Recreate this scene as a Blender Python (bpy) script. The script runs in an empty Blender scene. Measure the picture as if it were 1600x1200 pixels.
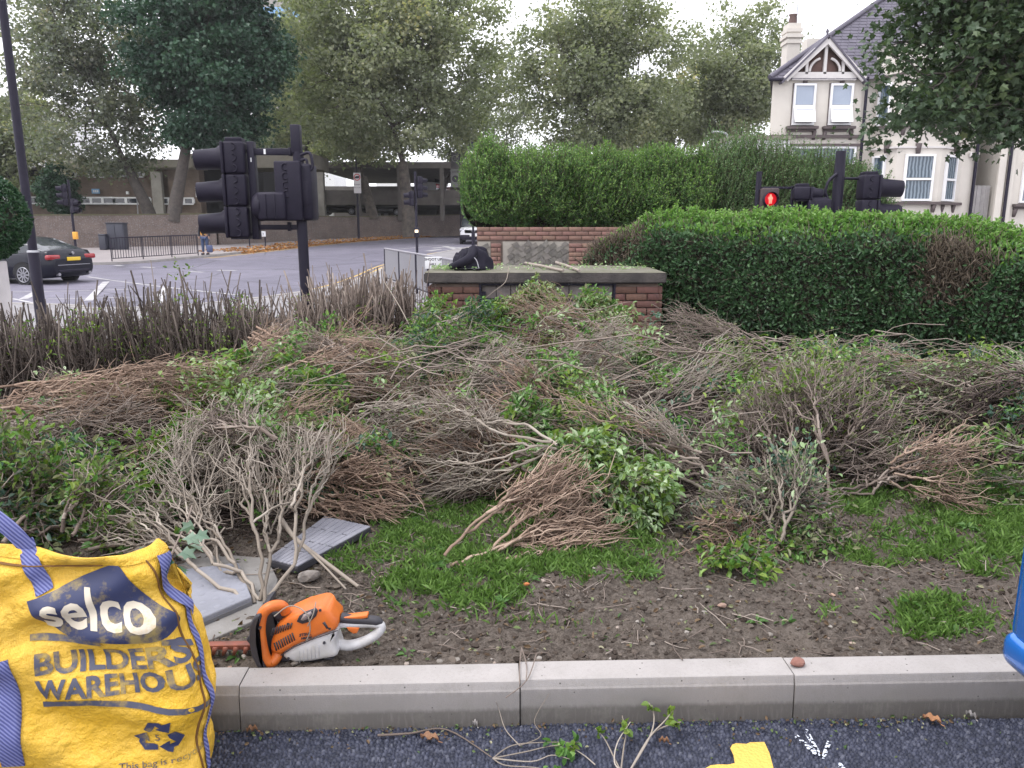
import bpy, bmesh, math, random
import numpy as np
from mathutils import Vector, Matrix, Euler

rng = np.random.default_rng(7)
random.seed(7)
R = math.radians
scene = bpy.context.scene
COL = scene.collection

# ------------------------------------------------------------------ camera
CAM_H, PITCH, F = 1.62, R(11.67), 1200.0
cam_d = bpy.data.cameras.new('camera')
cam_d.sensor_width = 36.0
cam_d.lens = 27.0
cam_d.clip_start = 0.05
cam_d.clip_end = 2000
cam = bpy.data.objects.new('camera', cam_d)
COL.objects.link(cam)
cam.location = (0, 0, CAM_H)
cam.rotation_euler = (R(90) - PITCH, 0, 0)
scene.camera = cam

# ------------------------------------------------------------------ sky, sun, exposure
SUN_EL, SUN_AZ = R(62), R(-118)          # azimuth measured from +Y towards +X
world = bpy.data.worlds.new('World')
scene.world = world
world.use_nodes = True
nt = world.node_tree
nt.nodes.clear()
sky = nt.nodes.new('ShaderNodeTexSky')
sky.sky_type = 'NISHITA'
sky.sun_disc = False
sky.sun_elevation = SUN_EL
sky.sun_rotation = SUN_AZ
sky.air_density = 1.0
sky.dust_density = 4.0
hs = nt.nodes.new('ShaderNodeHueSaturation')
hs.inputs['Saturation'].default_value = 0.22
mx = nt.nodes.new('ShaderNodeMix')
mx.data_type = 'RGBA'
mx.inputs['Factor'].default_value = 0.72
mx.inputs[7].default_value = (11.6, 11.6, 12.4, 1)
bg = nt.nodes.new('ShaderNodeBackground')
bg.inputs['Strength'].default_value = 0.125
wo = nt.nodes.new('ShaderNodeOutputWorld')
nt.links.new(sky.outputs[0], hs.inputs['Color'])
nt.links.new(hs.outputs[0], mx.inputs[6])
nt.links.new(mx.outputs[2], bg.inputs['Color'])
nt.links.new(bg.outputs[0], wo.inputs['Surface'])

sun_d = bpy.data.lights.new('sun', 'SUN')
sun_d.energy = 1.2
sun_d.angle = R(22)
sun_d.color = (1.0, 0.975, 0.95)
sun = bpy.data.objects.new('sun', sun_d)
COL.objects.link(sun)
sun.location = (-20, 20, 40)
_sd = Vector((math.sin(SUN_AZ) * math.cos(SUN_EL), math.cos(SUN_AZ) * math.cos(SUN_EL), math.sin(SUN_EL)))
sun.rotation_euler = (-_sd).to_track_quat('-Z', 'Y').to_euler()

vs = scene.view_settings
vs.view_transform = 'Standard'
vs.look = 'None'
vs.exposure = 0.74
vs.gamma = 1.0
vs.use_curve_mapping = False
scene.cycles.max_bounces = 6
scene.cycles.diffuse_bounces = 3
scene.cycles.transparent_max_bounces = 6
scene.cycles.use_denoising = True

# ------------------------------------------------------------------ picture <-> place helpers
CP, SP = math.cos(PITCH), math.sin(PITCH)
def ray(px, py):
    xc, yc = (px - 800) / F, (600 - py) / F
    return np.array((xc, CP + yc * SP, -SP + yc * CP))
def W(px, py, Y):
    d = ray(px, py)
    t = Y / d[1]
    return np.array((t * d[0], Y, CAM_H + t * d[2]))
def G(px, py, z):
    d = ray(px, py)
    t = (z - CAM_H) / d[2]
    return np.array((t * d[0], t * d[1], z))
_gy = np.array([-50, 22, 35, 45, 60, 80, 120, 400.])
_gz = np.array([-.2, -.2, 0, .15, .45, .75, 1.2, 4.])
def gz(y):
    return np.interp(y, _gy, _gz)

# ------------------------------------------------------------------ numpy noise
def _hash(ix, iy, s):
    h = (ix * 374761393 + iy * 668265263 + s * 1274126177) & 0xffffffff
    h = ((h ^ (h >> 13)) * 1274126177) & 0xffffffff
    return ((h ^ (h >> 16)) & 0xffff) / 65535.0
def vnoise(x, y, s=0):
    x = np.asarray(x, float); y = np.asarray(y, float)
    ix = np.floor(x).astype(np.int64); iy = np.floor(y).astype(np.int64)
    fx = x - ix; fy = y - iy
    fx = fx * fx * (3 - 2 * fx); fy = fy * fy * (3 - 2 * fy)
    a = _hash(ix, iy, s); b = _hash(ix + 1, iy, s); c = _hash(ix, iy + 1, s); d = _hash(ix + 1, iy + 1, s)
    return (a * (1 - fx) + b * fx) * (1 - fy) + (c * (1 - fx) + d * fx) * fy
def fbm(x, y, o=4, s=0):
    r = 0; a = .5
    x = np.asarray(x, float); y = np.asarray(y, float)
    for k in range(o):
        r = r + a * vnoise(x, y, s + k * 17)
        x = x * 2.03 + 11.3; y = y * 2.03 + 5.7; a *= .5
    return r
def sstep(a, b, x):
    t = np.clip((np.asarray(x, float) - a) / (b - a), 0, 1)
    return t * t * (3 - 2 * t)
def unit(v):
    v = np.asarray(v, float)
    return v / np.maximum(np.linalg.norm(v, axis=-1, keepdims=True), 1e-9)

# ------------------------------------------------------------------ mesh builder
class MB:
    def __init__(self):
        self.V = []; self.F = []; self.A = []; self.n = 0
    def add(self, V, F, mi=0, v=0.5, sm=False):
        V = np.asarray(V, float).reshape(-1, 3)
        if isinstance(F, (list, tuple)) and len(F) and not np.isscalar(F[0]) and len({len(f) for f in F}) > 1:
            groups = {}
            for f in F: groups.setdefault(len(f), []).append(f)
            Fs = [np.array(g) for g in groups.values()]
        else:
            Fs = [np.asarray(F)]
        for f in Fs:
            self.F.append((f.astype(np.int64) + self.n, mi, sm))
        self.V.append(V)
        self.A.append(np.broadcast_to(np.asarray(v, float), (len(V),)))
        self.n += len(V)
        return self
    def box(self, c, s, mi=0, v=.5, rz=0, M=None):
        x, y, z = [q / 2 for q in s]
        P = np.array([(-x,-y,-z),(x,-y,-z),(x,y,-z),(-x,y,-z),(-x,-y,z),(x,-y,z),(x,y,z),(-x,y,z)])
        if rz:
            cs, sn = math.cos(rz), math.sin(rz)
            P = P @ np.array([(cs, sn, 0), (-sn, cs, 0), (0, 0, 1)])
        if M is not None:
            P = P @ np.array(M.to_3x3().transposed())
        return self.add(P + np.asarray(c, float), [(0,3,2,1),(4,5,6,7),(0,1,5,4),(1,2,6,5),(2,3,7,6),(3,0,4,7)], mi, v)
    def bbox(self, c, s, b=.01, mi=0, v=.5, rz=0, M=None, seg=2):
        bm = bmesh.new()
        bmesh.ops.create_cube(bm, size=1)
        bmesh.ops.scale(bm, vec=s, verts=bm.verts)
        bmesh.ops.bevel(bm, geom=bm.edges[:], offset=b, segments=seg, affect='EDGES', profile=.5)
        mat = Matrix.Translation(Vector(c)) @ (M.to_4x4() if M is not None else Matrix.Rotation(rz, 4, 'Z'))
        bm.transform(mat)
        self.bm(bm, mi, v, True)
        return self
    def bm(self, bm, mi=0, v=.5, sm=False):
        bm.verts.index_update()
        V = [tuple(q.co) for q in bm.verts]
        F = [[q.index for q in f.verts] for f in bm.faces]
        bm.free()
        return self.add(V, F, mi, v, sm)
    def tube(self, pts, r, n=8, mi=0, v=.5, cap=True, sm=True):
        pts = np.asarray(pts, float)
        k = len(pts)
        r = np.broadcast_to(np.asarray(r, float), (k,))
        T = np.gradient(pts, axis=0); T = unit(T)
        up = np.array((0, 0, 1.)) if abs(T[0][2]) < .9 else np.array((1., 0, 0))
        N = []
        a = unit(np.cross(T[0], up))
        for i in range(k):
            a = a - T[i] * np.dot(a, T[i]); a = unit(a); N.append(a)
        N = np.array(N); B = np.cross(T, N)
        th = np.linspace(0, 2 * np.pi, n, endpoint=False)
        P = pts[:, None] + r[:, None, None] * (np.cos(th)[None, :, None] * N[:, None] + np.sin(th)[None, :, None] * B[:, None])
        i = np.arange(k - 1)[:, None]; j = np.arange(n)[None]
        q = np.stack([i * n + j, i * n + (j + 1) % n, (i + 1) * n + (j + 1) % n, (i + 1) * n + j], -1).reshape(-1, 4)
        self.add(P.reshape(-1, 3), q, mi, v, sm)
        if cap:
            self.add(P[0], [list(range(n))[::-1]], mi, v)
            self.add(P[-1], [list(range(n))], mi, v)
        return self
    def cyl(self, a, b, r, n=12, mi=0, v=.5, r2=None):
        return self.tube([a, b], [r, r if r2 is None else r2], n, mi, v)
    def prism(self, outline, y0, y1, bevel=0, mi=0, v=.5, seg=2, axis='Y', sm=True):
        """outline of (x, z) extruded along y (or of (x, y) along z)."""
        bm = bmesh.new()
        if axis == 'Y': vs_ = [bm.verts.new((a, y0, b)) for a, b in outline]
        elif axis == 'X': vs_ = [bm.verts.new((y0, a, b)) for a, b in outline]
        else: vs_ = [bm.verts.new((a, b, y0)) for a, b in outline]
        f = bm.faces.new(vs_)
        g = bmesh.ops.extrude_face_region(bm, geom=[f])
        d = {'Y': (0, y1 - y0, 0), 'X': (y1 - y0, 0, 0), 'Z': (0, 0, y1 - y0)}[axis]
        bmesh.ops.translate(bm, vec=d, verts=[q for q in g['geom'] if isinstance(q, bmesh.types.BMVert)])
        bmesh.ops.recalc_face_normals(bm, faces=bm.faces)
        if bevel:
            ed = [e for e in bm.edges if len(e.link_faces) == 2 and e.calc_face_angle(0) > .9]
            bmesh.ops.bevel(bm, geom=ed, offset=bevel, segments=seg, affect='EDGES', profile=.5)
        return self.bm(bm, mi, v, sm)
    def lathe(self, prof, n=16, M=None, mi=0, v=.5):
        """prof: list of (r, h) turned about local z, M places it."""
        th = np.linspace(0, 2 * np.pi, n, endpoint=False)
        P = np.array([[(r * math.cos(t), r * math.sin(t), h) for t in th] for r, h in prof])
        k = len(prof)
        i = np.arange(k - 1)[:, None]; j = np.arange(n)[None]
        q = np.stack([i * n + j, i * n + (j + 1) % n, (i + 1) * n + (j + 1) % n, (i + 1) * n + j], -1).reshape(-1, 4)
        P = P.reshape(-1, 3)
        if M is not None:
            m = np.array(M.to_4x4()); P = P @ m[:3, :3].T + m[:3, 3]
        return self.add(P, q, mi, v, True)
    def grid(self, P, mi=0, v=.5, sm=True):
        P = np.asarray(P); a, b = P.shape[:2]
        i = np.arange(a - 1)[:, None]; j = np.arange(b - 1)[None]
        q = np.stack([i * b + j, (i + 1) * b + j, (i + 1) * b + j + 1, i * b + j + 1], -1).reshape(-1, 4)
        return self.add(P.reshape(-1, 3), q, mi, np.asarray(v).reshape(-1) if np.ndim(v) else v, sm)
    def mesh(self, name, mats, off=(0, 0, 0)):
        V = np.concatenate(self.V) - np.asarray(off, float)
        A = np.concatenate(self.A)
        me = bpy.data.meshes.new(name)
        me.vertices.add(len(V)); me.vertices.foreach_set('co', V.astype(np.float32).ravel())
        li, ls, mi, sm = [], [], [], []
        base = 0
        for f, m, s in self.F:
            n, k = f.shape
            li.append(f.ravel()); ls.append(base + np.arange(n) * k); base += n * k
            mi.append(np.full(n, m)); sm.append(np.full(n, s))
        li = np.concatenate(li); ls = np.concatenate(ls)
        me.loops.add(len(li)); me.loops.foreach_set('vertex_index', li.astype(np.int32))
        me.polygons.add(len(ls)); me.polygons.foreach_set('loop_start', ls.astype(np.int32))
        for m in (mats if isinstance(mats, (list, tuple)) else [mats]): me.materials.append(m)
        me.polygons.foreach_set('material_index', np.concatenate(mi).astype(np.int32))
        me.polygons.foreach_set('use_smooth', np.concatenate(sm).astype(bool))
        at = me.attributes.new('v', 'FLOAT', 'POINT')
        at.data.foreach_set('value', A.astype(np.float32))
        me.update(calc_edges=True)
        return me

ORG = {}
def tag(o, label=None, cat=None, group=None, kind=None):
    if label: o['label'] = label
    if cat: o['category'] = cat
    if group: o['group'] = group
    if kind: o['kind'] = kind
    return o
def thing(name, label, cat, loc=(0, 0, 0), rz=0, group=None, world=False):
    """Empty at the thing's base. world=True: its parts are given in world coordinates."""
    o = bpy.data.objects.new(name, None)
    o.empty_display_size = .2
    COL.objects.link(o)
    o.location = loc; o.rotation_euler = (0, 0, rz)
    tag(o, label, cat, group)
    if world: ORG[o.name] = np.asarray(loc, float)
    return o
def part(name, mb, mats, parent=None, kind=None, label=None, org=None):
    off = np.zeros(3)
    if parent is not None and parent.name in ORG: off = ORG[parent.name]
    if org is not None: off = np.asarray(org, float)
    me = mb.mesh(name, mats, off) if isinstance(mb, MB) else mb
    o = bpy.data.objects.new(name, me)
    COL.objects.link(o)
    if parent is not None:
        o.parent = parent
        if parent.name in ORG: ORG[o.name] = ORG[parent.name]
    elif org is not None: o.location = org
    if kind: o['kind'] = kind
    if label: o['label'] = label
    return o
def struct(name, mb, mats): return part(name, mb, mats, None, 'structure')
def single(name, mb, mats, label, cat, org, group=None):
    return tag(part(name, mb, mats, None, org=org), label, cat, group)
def inst(name, me, parent, loc=(0, 0, 0), rot=(0, 0, 0), scale=(1, 1, 1)):
    o = bpy.data.objects.new(name, me); COL.objects.link(o)
    if parent is not None:
        o.parent = parent
        if parent.name in ORG: loc = np.asarray(loc, float) - ORG[parent.name]
    o.location = loc; o.rotation_euler = rot; o.scale = scale
    return o
def dup(root, loc, rz=0, label=None, group=None, scale=None):
    kids = {}
    for o in bpy.data.objects:
        if o.parent: kids.setdefault(o.parent.name, []).append(o)
    def rec(o, par):
        c = o.copy(); COL.objects.link(c)
        if par is not None: c.parent = par
        for k in kids.get(o.name, []): rec(k, c)
        return c
    c = rec(root, None)
    c.location = loc; c.rotation_euler = (0, 0, rz)
    if scale: c.scale = scale
    if label: c['label'] = label
    if group: c['group'] = group
    return c

# ------------------------------------------------------------------ batch geometry: twigs, leaves, blades
def batch_tubes(mb, P, Rr, n=4, mi=0, v=None):
    """P (E,K,3), Rr (E,K)"""
    P = np.asarray(P, float); E, K, _ = P.shape
    if E == 0: return
    T = unit(np.gradient(P, axis=1))
    ref = np.where(np.abs(T[:, :1, 2:3]) < .9, np.array((0, 0, 1.)), np.array((1., 0, 0)))
    N = unit(np.cross(T, np.broadcast_to(ref, T.shape))); B = np.cross(T, N)
    th = np.linspace(0, 2 * np.pi, n, endpoint=False)
    Q = P[:, :, None] + Rr[:, :, None, None] * (np.cos(th)[:, None] * N[:, :, None] + np.sin(th)[:, None] * B[:, :, None])
    e = np.arange(E)[:, None, None] * K * n; i = np.arange(K - 1)[None, :, None]; j = np.arange(n)[None, None]
    q = np.stack([e + i * n + j, e + i * n + (j + 1) % n, e + (i + 1) * n + (j + 1) % n, e + (i + 1) * n + j], -1).reshape(-1, 4)
    if v is None: v = rng.random(E)
    mb.add(Q.reshape(-1, 3), q, mi, np.repeat(v, K * n), True)
    e = (np.arange(E) * K * n + (K - 1) * n)[:, None]
    mb.F.append((e + np.arange(n)[None] + (mb.n - E * K * n), mi, False))
def leaves(mb, P, D, L, wd=.45, fold=.25, bend=.15, mi=0, v=None, U=None):
    """one folded leaf (two quads) at each P along D"""
    P = np.asarray(P, float); N_ = len(P)
    if N_ == 0: return
    D = unit(D)
    if U is None: U = rng.normal(size=(N_, 3)) * .6 + np.array((0, 0, 1.))
    S = unit(np.cross(D, U)); U = np.cross(S, D)
    L = np.broadcast_to(np.asarray(L, float), (N_,))[:, None]
    w = L * wd * .5
    b = P; t = P + D * L - U * L * bend
    m1 = P + D * L * .33; m2 = P + D * L * .70 - U * L * bend * .4
    lift = U * w * fold * 2
    V = np.stack([b, m1 + S * w * .9 + lift, m2 + S * w * .8 + lift, t, m2 - S * w * .8 + lift, m1 - S * w * .9 + lift], 1)
    k = np.arange(N_)[:, None] * 6
    q = np.concatenate([k + np.array([[0, 1, 2, 3]]), k + np.array([[0, 3, 4, 5]])])
    if v is None: v = rng.random(N_)
    mb.add(V.reshape(-1, 3), q, mi, np.repeat(np.clip(v, 0, 1), 6))
def cards(mb, P, D, L, wd=.7, mi=0, v=None):
    """cheap bent leaf of two triangles for far crowns"""
    N_ = len(P)
    D = unit(D); U = rng.normal(size=(N_, 3)) * .7 + np.array((0, 0, 1.))
    S = unit(np.cross(D, U)); U = np.cross(S, D)
    L = np.broadcast_to(np.asarray(L, float), (N_,))[:, None]
    V = np.stack([P, P + D * L * .5 + S * L * wd * .5 + U * L * .12, P + D * L - U * L * .1, P + D * L * .5 - S * L * wd * .5 + U * L * .12], 1)
    k = np.arange(N_)[:, None] * 4
    q = np.concatenate([k + np.array([[0, 1, 2]]), k + np.array([[0, 2, 3]])])
    if v is None: v = rng.random(N_)
    mb.add(V.reshape(-1, 3), q, mi, np.repeat(np.clip(v, 0, 1), 4))
def star_leaves(mb, P, D, L, mi=0, v=None):
    """lobed plane-tree leaf"""
    N_ = len(P)
    D = unit(D); U = rng.normal(size=(N_, 3)) * .6 + np.array((0, 0, 1.))
    S = unit(np.cross(D, U)); U = np.cross(S, D)
    L = np.broadcast_to(np.asarray(L, float), (N_,))[:, None]
    a = [(0, 0), (.42, .05), (.30, .28), (.52, .62), (.20, .62), (0, 1.0), (-.20, .62), (-.52, .62), (-.30, .28), (-.42, .05)]
    V = np.stack([P + S * L * x + D * L * y + U * L * (abs(x) * .25 - y * y * .18) for x, y in a], 1)
    k = np.arange(N_)[:, None] * 10
    q = np.concatenate([k + np.array([t]) for t in ((0, 1, 2), (0, 2, 4), (2, 3, 4), (0, 4, 5), (0, 5, 6), (0, 6, 8), (6, 7, 8), (0, 8, 9))])
    if v is None: v = rng.random(N_)
    mb.add(V.reshape(-1, 3), q, mi, np.repeat(np.clip(v, 0, 1), 10))
def tubes_by_size(mb, P, Rr, thr=.003, v=None):
    if v is None: v = rng.random(len(P))
    m = Rr[:, 0] > thr
    batch_tubes(mb, P[m], Rr[m], 5, v=v[m]); batch_tubes(mb, P[~m], Rr[~m], 3, v=v[~m])
def branching(base, tips, r_tip, power=.5, wig=.07, f=(.22, .42), r_max=.05):
    """grow forks from base so that every tip is reached; returns polylines (E,4,3), radii (E,4), tip directions"""
    Ps, Rs, ends = [], [], []
    tips = np.asarray(tips, float)
    def rad(n): return min(r_max, r_tip * n ** power)
    def edge(a, b, ra, rb):
        L = np.linalg.norm(b - a)
        j = rng.normal(size=(3, 3)) * wig * L * (.18 + .82 * min(1, 1.35 * r_tip / ra) ** 1.5)
        Ps.append((a, a + (b - a) * .26 + j[0], a + (b - a) * .52 + j[1], a + (b - a) * .77 + j[2], b)); Rs.append((ra, .75 * ra + .25 * rb, .5 * (ra + rb), .25 * ra + .75 * rb, rb))
    st = [(np.asarray(base, float), np.arange(len(tips)), rad(len(tips)))]
    while st:
        p, ix, r0 = st.pop()
        if len(ix) == 1:
            t = tips[ix[0]]; edge(p, t, min(r0, r_tip * 1.15), r_tip * .7); ends.append((t, unit(t - p))); continue
        T = tips[ix]; c = T.mean(0)
        k = rng.uniform(*f)
        q = p + (c - p) * k + rng.normal(size=3) * np.linalg.norm(c - p) * .05
        d = unit(c - p); X = T - c; X = X - (X @ d)[:, None] * d
        u = rng.normal(size=3)
        for _ in range(3): u = unit(X.T @ (X @ u) + 1e-9)
        s = X @ u + rng.normal(size=len(ix)) * .12 * (np.std(X @ u) + 1e-6)
        m = rng.uniform(.35, .65)
        o = np.argsort(s); h = min(max(1, int(len(ix) * m)), len(ix) - 1)
        r1 = rad(len(ix)) * .92
        edge(p, q, min(r0, rad(len(ix))), r1)
        st.append((q, ix[o[:h]], r1)); st.append((q, ix[o[h:]], r1))
    return np.array(Ps), np.array(Rs), np.array([e[0] for e in ends]), np.array([e[1] for e in ends])

# ------------------------------------------------------------------ materials
def newmat(name):
    m = bpy.data.materials.new(name); m.use_nodes = True
    t = m.node_tree
    return m, t, t.nodes['Principled BSDF']
def N(t, typ, **kw):
    n = t.nodes.new(typ)
    for k, v in kw.items():
        if k.startswith('i_'): n.inputs[k[2:]].default_value = v
        else: setattr(n, k, v)
    return n
def mixc(t, fac, a, b, mode='MIX'):
    m = N(t, 'ShaderNodeMix', data_type='RGBA', blend_type=mode)
    for i, s in ((0, fac), (6, a), (7, b)):
        if hasattr(s, 'links') or hasattr(s, 'is_linked'): t.links.new(s, m.inputs[i])
        else: m.inputs[i].default_value = s if i == 0 else (*s, 1)
    return m.outputs[2]
def ramp(t, src, stops):
    r = N(t, 'ShaderNodeValToRGB')
    el = r.color_ramp.elements
    while len(el) < len(stops): el.new(.5)
    for e, (p, c) in zip(el, stops):
        e.position = p; e.color = (*c, 1) if len(c) == 3 else c
    t.links.new(src, r.inputs[0])
    return r.outputs[0]
def noise(t, scale, detail=4, vec=None, rough=.6, coords='Object'):
    n = N(t, 'ShaderNodeTexNoise'); n.inputs['Scale'].default_value = scale; n.inputs['Detail'].default_value = detail; n.inputs['Roughness'].default_value = rough
    if vec is None: vec = N(t, 'ShaderNodeTexCoord').outputs[coords]
    t.links.new(vec, n.inputs['Vector'])
    return n.outputs['Fac']
def bump(t, bs, h, dist=.01, strength=.6):
    b = N(t, 'ShaderNodeBump'); b.inputs['Distance'].default_value = dist; b.inputs['Strength'].default_value = strength
    t.links.new(h, b.inputs['Height']); t.links.new(b.outputs[0], bs.inputs['Normal'])
    return b
def mat(name, c, rough=.7, c2=None, ns=6., nb=0, nbs=80., metal=0, rnd=0, spec=.5, coat=0, detail=5):
    """plain material: colour c broken by noise towards c2, fine bump nb, random value per object rnd"""
    m, t, b = newmat(name)
    b.inputs['Roughness'].default_value = rough; b.inputs['Metallic'].default_value = metal
    b.inputs['Specular IOR Level'].default_value = spec; b.inputs['Coat Weight'].default_value = coat
    out = None
    if c2 is not None:
        f = ramp(t, noise(t, ns, detail), [(.32, (0, 0, 0)), (.68, (1, 1, 1))])
        out = mixc(t, f, c, c2)
    if rnd:
        oi = N(t, 'ShaderNodeObjectInfo')
        hsv = N(t, 'ShaderNodeHueSaturation')
        mr = N(t, 'ShaderNodeMapRange'); mr.inputs[3].default_value = 1 - rnd; mr.inputs[4].default_value = 1 + rnd
        t.links.new(oi.outputs['Random'], mr.inputs[0]); t.links.new(mr.outputs[0], hsv.inputs['Value'])
        mr2 = N(t, 'ShaderNodeMapRange'); mr2.inputs[3].default_value = .488; mr2.inputs[4].default_value = .512
        w = N(t, 'ShaderNodeMath', operation='FRACT'); ml = N(t, 'ShaderNodeMath', operation='MULTIPLY'); ml.inputs[1].default_value = 7.31
        t.links.new(oi.outputs['Random'], ml.inputs[0]); t.links.new(ml.outputs[0], w.inputs[0]); t.links.new(w.outputs[0], mr2.inputs[0]); t.links.new(mr2.outputs[0], hsv.inputs['Hue'])
        if out is None: hsv.inputs['Color'].default_value = (*c, 1)
        else: t.links.new(out, hsv.inputs['Color'])
        out = hsv.outputs[0]
    if out is None: b.inputs['Base Color'].default_value = (*c, 1)
    else: t.links.new(out, b.inputs['Base Color'])
    if nb: bump(t, b, noise(t, nbs, 4), .01, nb)
    return m
def leafmat(name, stops, rough=.45, trans=.22, spec=.4):
    """leaf: colour by the per-leaf value v, thin and a little translucent"""
    m, t, b = newmat(name)
    at = N(t, 'ShaderNodeAttribute', attribute_name='v')
    c = ramp(t, at.outputs['Fac'], stops)
    t.links.new(c, b.inputs['Base Color'])
    b.inputs['Roughness'].default_value = rough; b.inputs['Specular IOR Level'].default_value = spec
    tr = N(t, 'ShaderNodeBsdfTranslucent')
    c2 = mixc(t, 1.0, c, (1.1, 1.25, .55), 'MULTIPLY'); t.links.new(c2, tr.inputs['Color'])
    ms = N(t, 'ShaderNodeMixShader'); ms.inputs[0].default_value = trans
    t.links.new(b.outputs[0], ms.inputs[1]); t.links.new(tr.outputs[0], ms.inputs[2])
    t.links.new(ms.outputs[0], t.nodes['Material Output'].inputs['Surface'])
    return m
def twigmat(name, stops, rough=.85):
    m, t, b = newmat(name)
    at = N(t, 'ShaderNodeAttribute', attribute_name='v')
    c = ramp(t, at.outputs['Fac'], stops)
    f = noise(t, 40, 3)
    c = mixc(t, f, c, (.55, .5, .45), 'OVERLAY') if False else c
    t.links.new(c, b.inputs['Base Color']); b.inputs['Roughness'].default_value = rough
    b.inputs['Specular IOR Level'].default_value = .2
    bump(t, b, noise(t, 120, 3), .003, .5)
    return m
def emis(name, c, s):
    m, t, b = newmat(name)
    b.inputs['Base Color'].default_value = (*c, 1); b.inputs['Emission Color'].default_value = (*c, 1); b.inputs['Emission Strength'].default_value = s
    return m
def text_mesh(s, size, bold=0, sx=1.0, cuts=0.0):
    """flat lettering as (verts Nx2, faces), origin left baseline"""
    cu = bpy.data.curves.new('lettering', 'FONT')
    cu.body = s; cu.size = size; cu.offset = bold; cu.resolution_u = 3
    o = bpy.data.objects.new('lettering', cu); COL.objects.link(o)
    bpy.context.view_layer.update()
    dg = bpy.context.evaluated_depsgraph_get()
    me = bpy.data.meshes.new_from_object(o.evaluated_get(dg))
    bm = bmesh.new(); bm.from_mesh(me)
    bmesh.ops.remove_doubles(bm, verts=bm.verts, dist=1e-5)
    bmesh.ops.triangulate(bm, faces=bm.faces)
    if cuts:
        for _ in range(5):
            ed = [e for e in bm.edges if e.calc_length() > cuts]
            if not ed: break
            bmesh.ops.subdivide_edges(bm, edges=ed, cuts=1)
            bmesh.ops.triangulate(bm, faces=bm.faces)
    bm.verts.index_update()
    V = np.array([(v.co.x * sx, v.co.y) for v in bm.verts]); Fc = [[v.index for v in f.verts] for f in bm.faces]
    bm.free(); COL.objects.unlink(o); bpy.data.objects.remove(o); bpy.data.curves.remove(cu); bpy.data.meshes.remove(me)
    return V, Fc
# ------------------------------------------------------------------ shared materials
def asphalt_mat(name, c1, c2, scale, bstr, stain=None):
    m, t, b = newmat(name)
    tc = N(t, 'ShaderNodeTexCoord').outputs['Object']
    vo = N(t, 'ShaderNodeTexVoronoi'); vo.inputs['Scale'].default_value = scale; vo.inputs['Randomness'].default_value = 1
    t.links.new(tc, vo.inputs['Vector'])
    v2 = N(t, 'ShaderNodeTexVoronoi'); v2.inputs['Scale'].default_value = scale * 2.3; t.links.new(tc, v2.inputs['Vector'])
    sep = N(t, 'ShaderNodeSeparateColor'); t.links.new(vo.outputs['Color'], sep.inputs[0])
    c = mixc(t, sep.outputs[0], c1, c2)
    big = ramp(t, noise(t, 1.1, 5, tc), [(.3, (.82, .82, .82)), (.7, (1.15, 1.15, 1.15))])
    c = mixc(t, 1.0, c, big, 'MULTIPLY')
    if stain:
        dn = N(t, 'ShaderNodeTexNoise'); dn.inputs['Scale'].default_value = 1.5; t.links.new(tc, dn.inputs['Vector'])
        ed = N(t, 'ShaderNodeTexVoronoi', feature='DISTANCE_TO_EDGE'); ed.inputs['Scale'].default_value = stain; t.links.new(mixc(t, .12, tc, dn.outputs['Color']), ed.inputs['Vector'])
        c = mixc(t, ramp(t, ed.outputs['Distance'], [(.004, (.55, .55, .55)), (.012, (0, 0, 0))]), c, (.05, .05, .06))
        v3 = N(t, 'ShaderNodeTexVoronoi'); v3.inputs['Scale'].default_value = stain * .7; t.links.new(tc, v3.inputs['Vector']); s3 = N(t, 'ShaderNodeSeparateColor'); t.links.new(v3.outputs['Color'], s3.inputs[0])
        c = mixc(t, 1.0, c, ramp(t, s3.outputs[1], [(0, (.86, .86, .87)), (1, (1.10, 1.10, 1.09))]), 'MULTIPLY')
    t.links.new(c, b.inputs['Base Color'])
    b.inputs['Roughness'].default_value = .62; b.inputs['Specular IOR Level'].default_value = .45
    ad = N(t, 'ShaderNodeMath', operation='MULTIPLY_ADD'); ad.inputs[1].default_value = .45
    t.links.new(v2.outputs['Distance'], ad.inputs[0]); t.links.new(vo.outputs['Distance'], ad.inputs[2])
    inv = N(t, 'ShaderNodeMath', operation='SUBTRACT'); inv.inputs[0].default_value = 1.0; t.links.new(ad.outputs[0], inv.inputs[1])
    bump(t, b, inv.outputs[0], .9 / scale, bstr)
    return m
M_ASPHALT = asphalt_mat('car park asphalt', (.016, .019, .034), (.046, .050, .076), 95, 1.0)
M_ROAD = asphalt_mat('road asphalt', (.140, .130, .172), (.178, .168, .215), 40, .4, .22)
M_PAVE = mat('pavement', (.30, .265, .265), .85, (.24, .215, .22), 1.3, .3, 60)
M_PAVE_NEAR = mat('near pavement', (.26, .25, .26), .85, (.20, .19, .20), 1.5, .3, 60)
M_KERBFAR = mat('weathered kerb', (.33, .31, .30), .85, (.25, .235, .225), 3)
M_WHITE = mat('white road paint', (.50, .49, .50), .7, (.27, .26, .28), 3)
M_YELLOWL = mat('yellow road paint', (.62, .40, .10), .7, (.42, .30, .12), 5)
M_VERGE = mat('rough grass', (.07, .085, .025), .95, (.10, .085, .04), 2.5, .6, 30)
M_GROUND = mat('far ground', (.09, .085, .06), .95, (.12, .11, .08), .5)
M_BLACK = mat('black paint', (.011, .009, .021), .55, (.017, .014, .029), 5, .05, 60, spec=.3)
M_BLACKP = mat('black plastic', (.015, .012, .026), .6, (.010, .008, .019), 9, .05, 90, spec=.28)
M_HOLLOW = mat('painted dark hollow', (.012, .012, .014), .9)  # near-black colour stands for the shade inside openings
M_GREYM = mat('galvanised steel', (.40, .40, .43), .5, (.30, .30, .33), 8, metal=.3)
M_RUBBER = mat('tyre rubber', (.018, .018, .02), .85)
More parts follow.
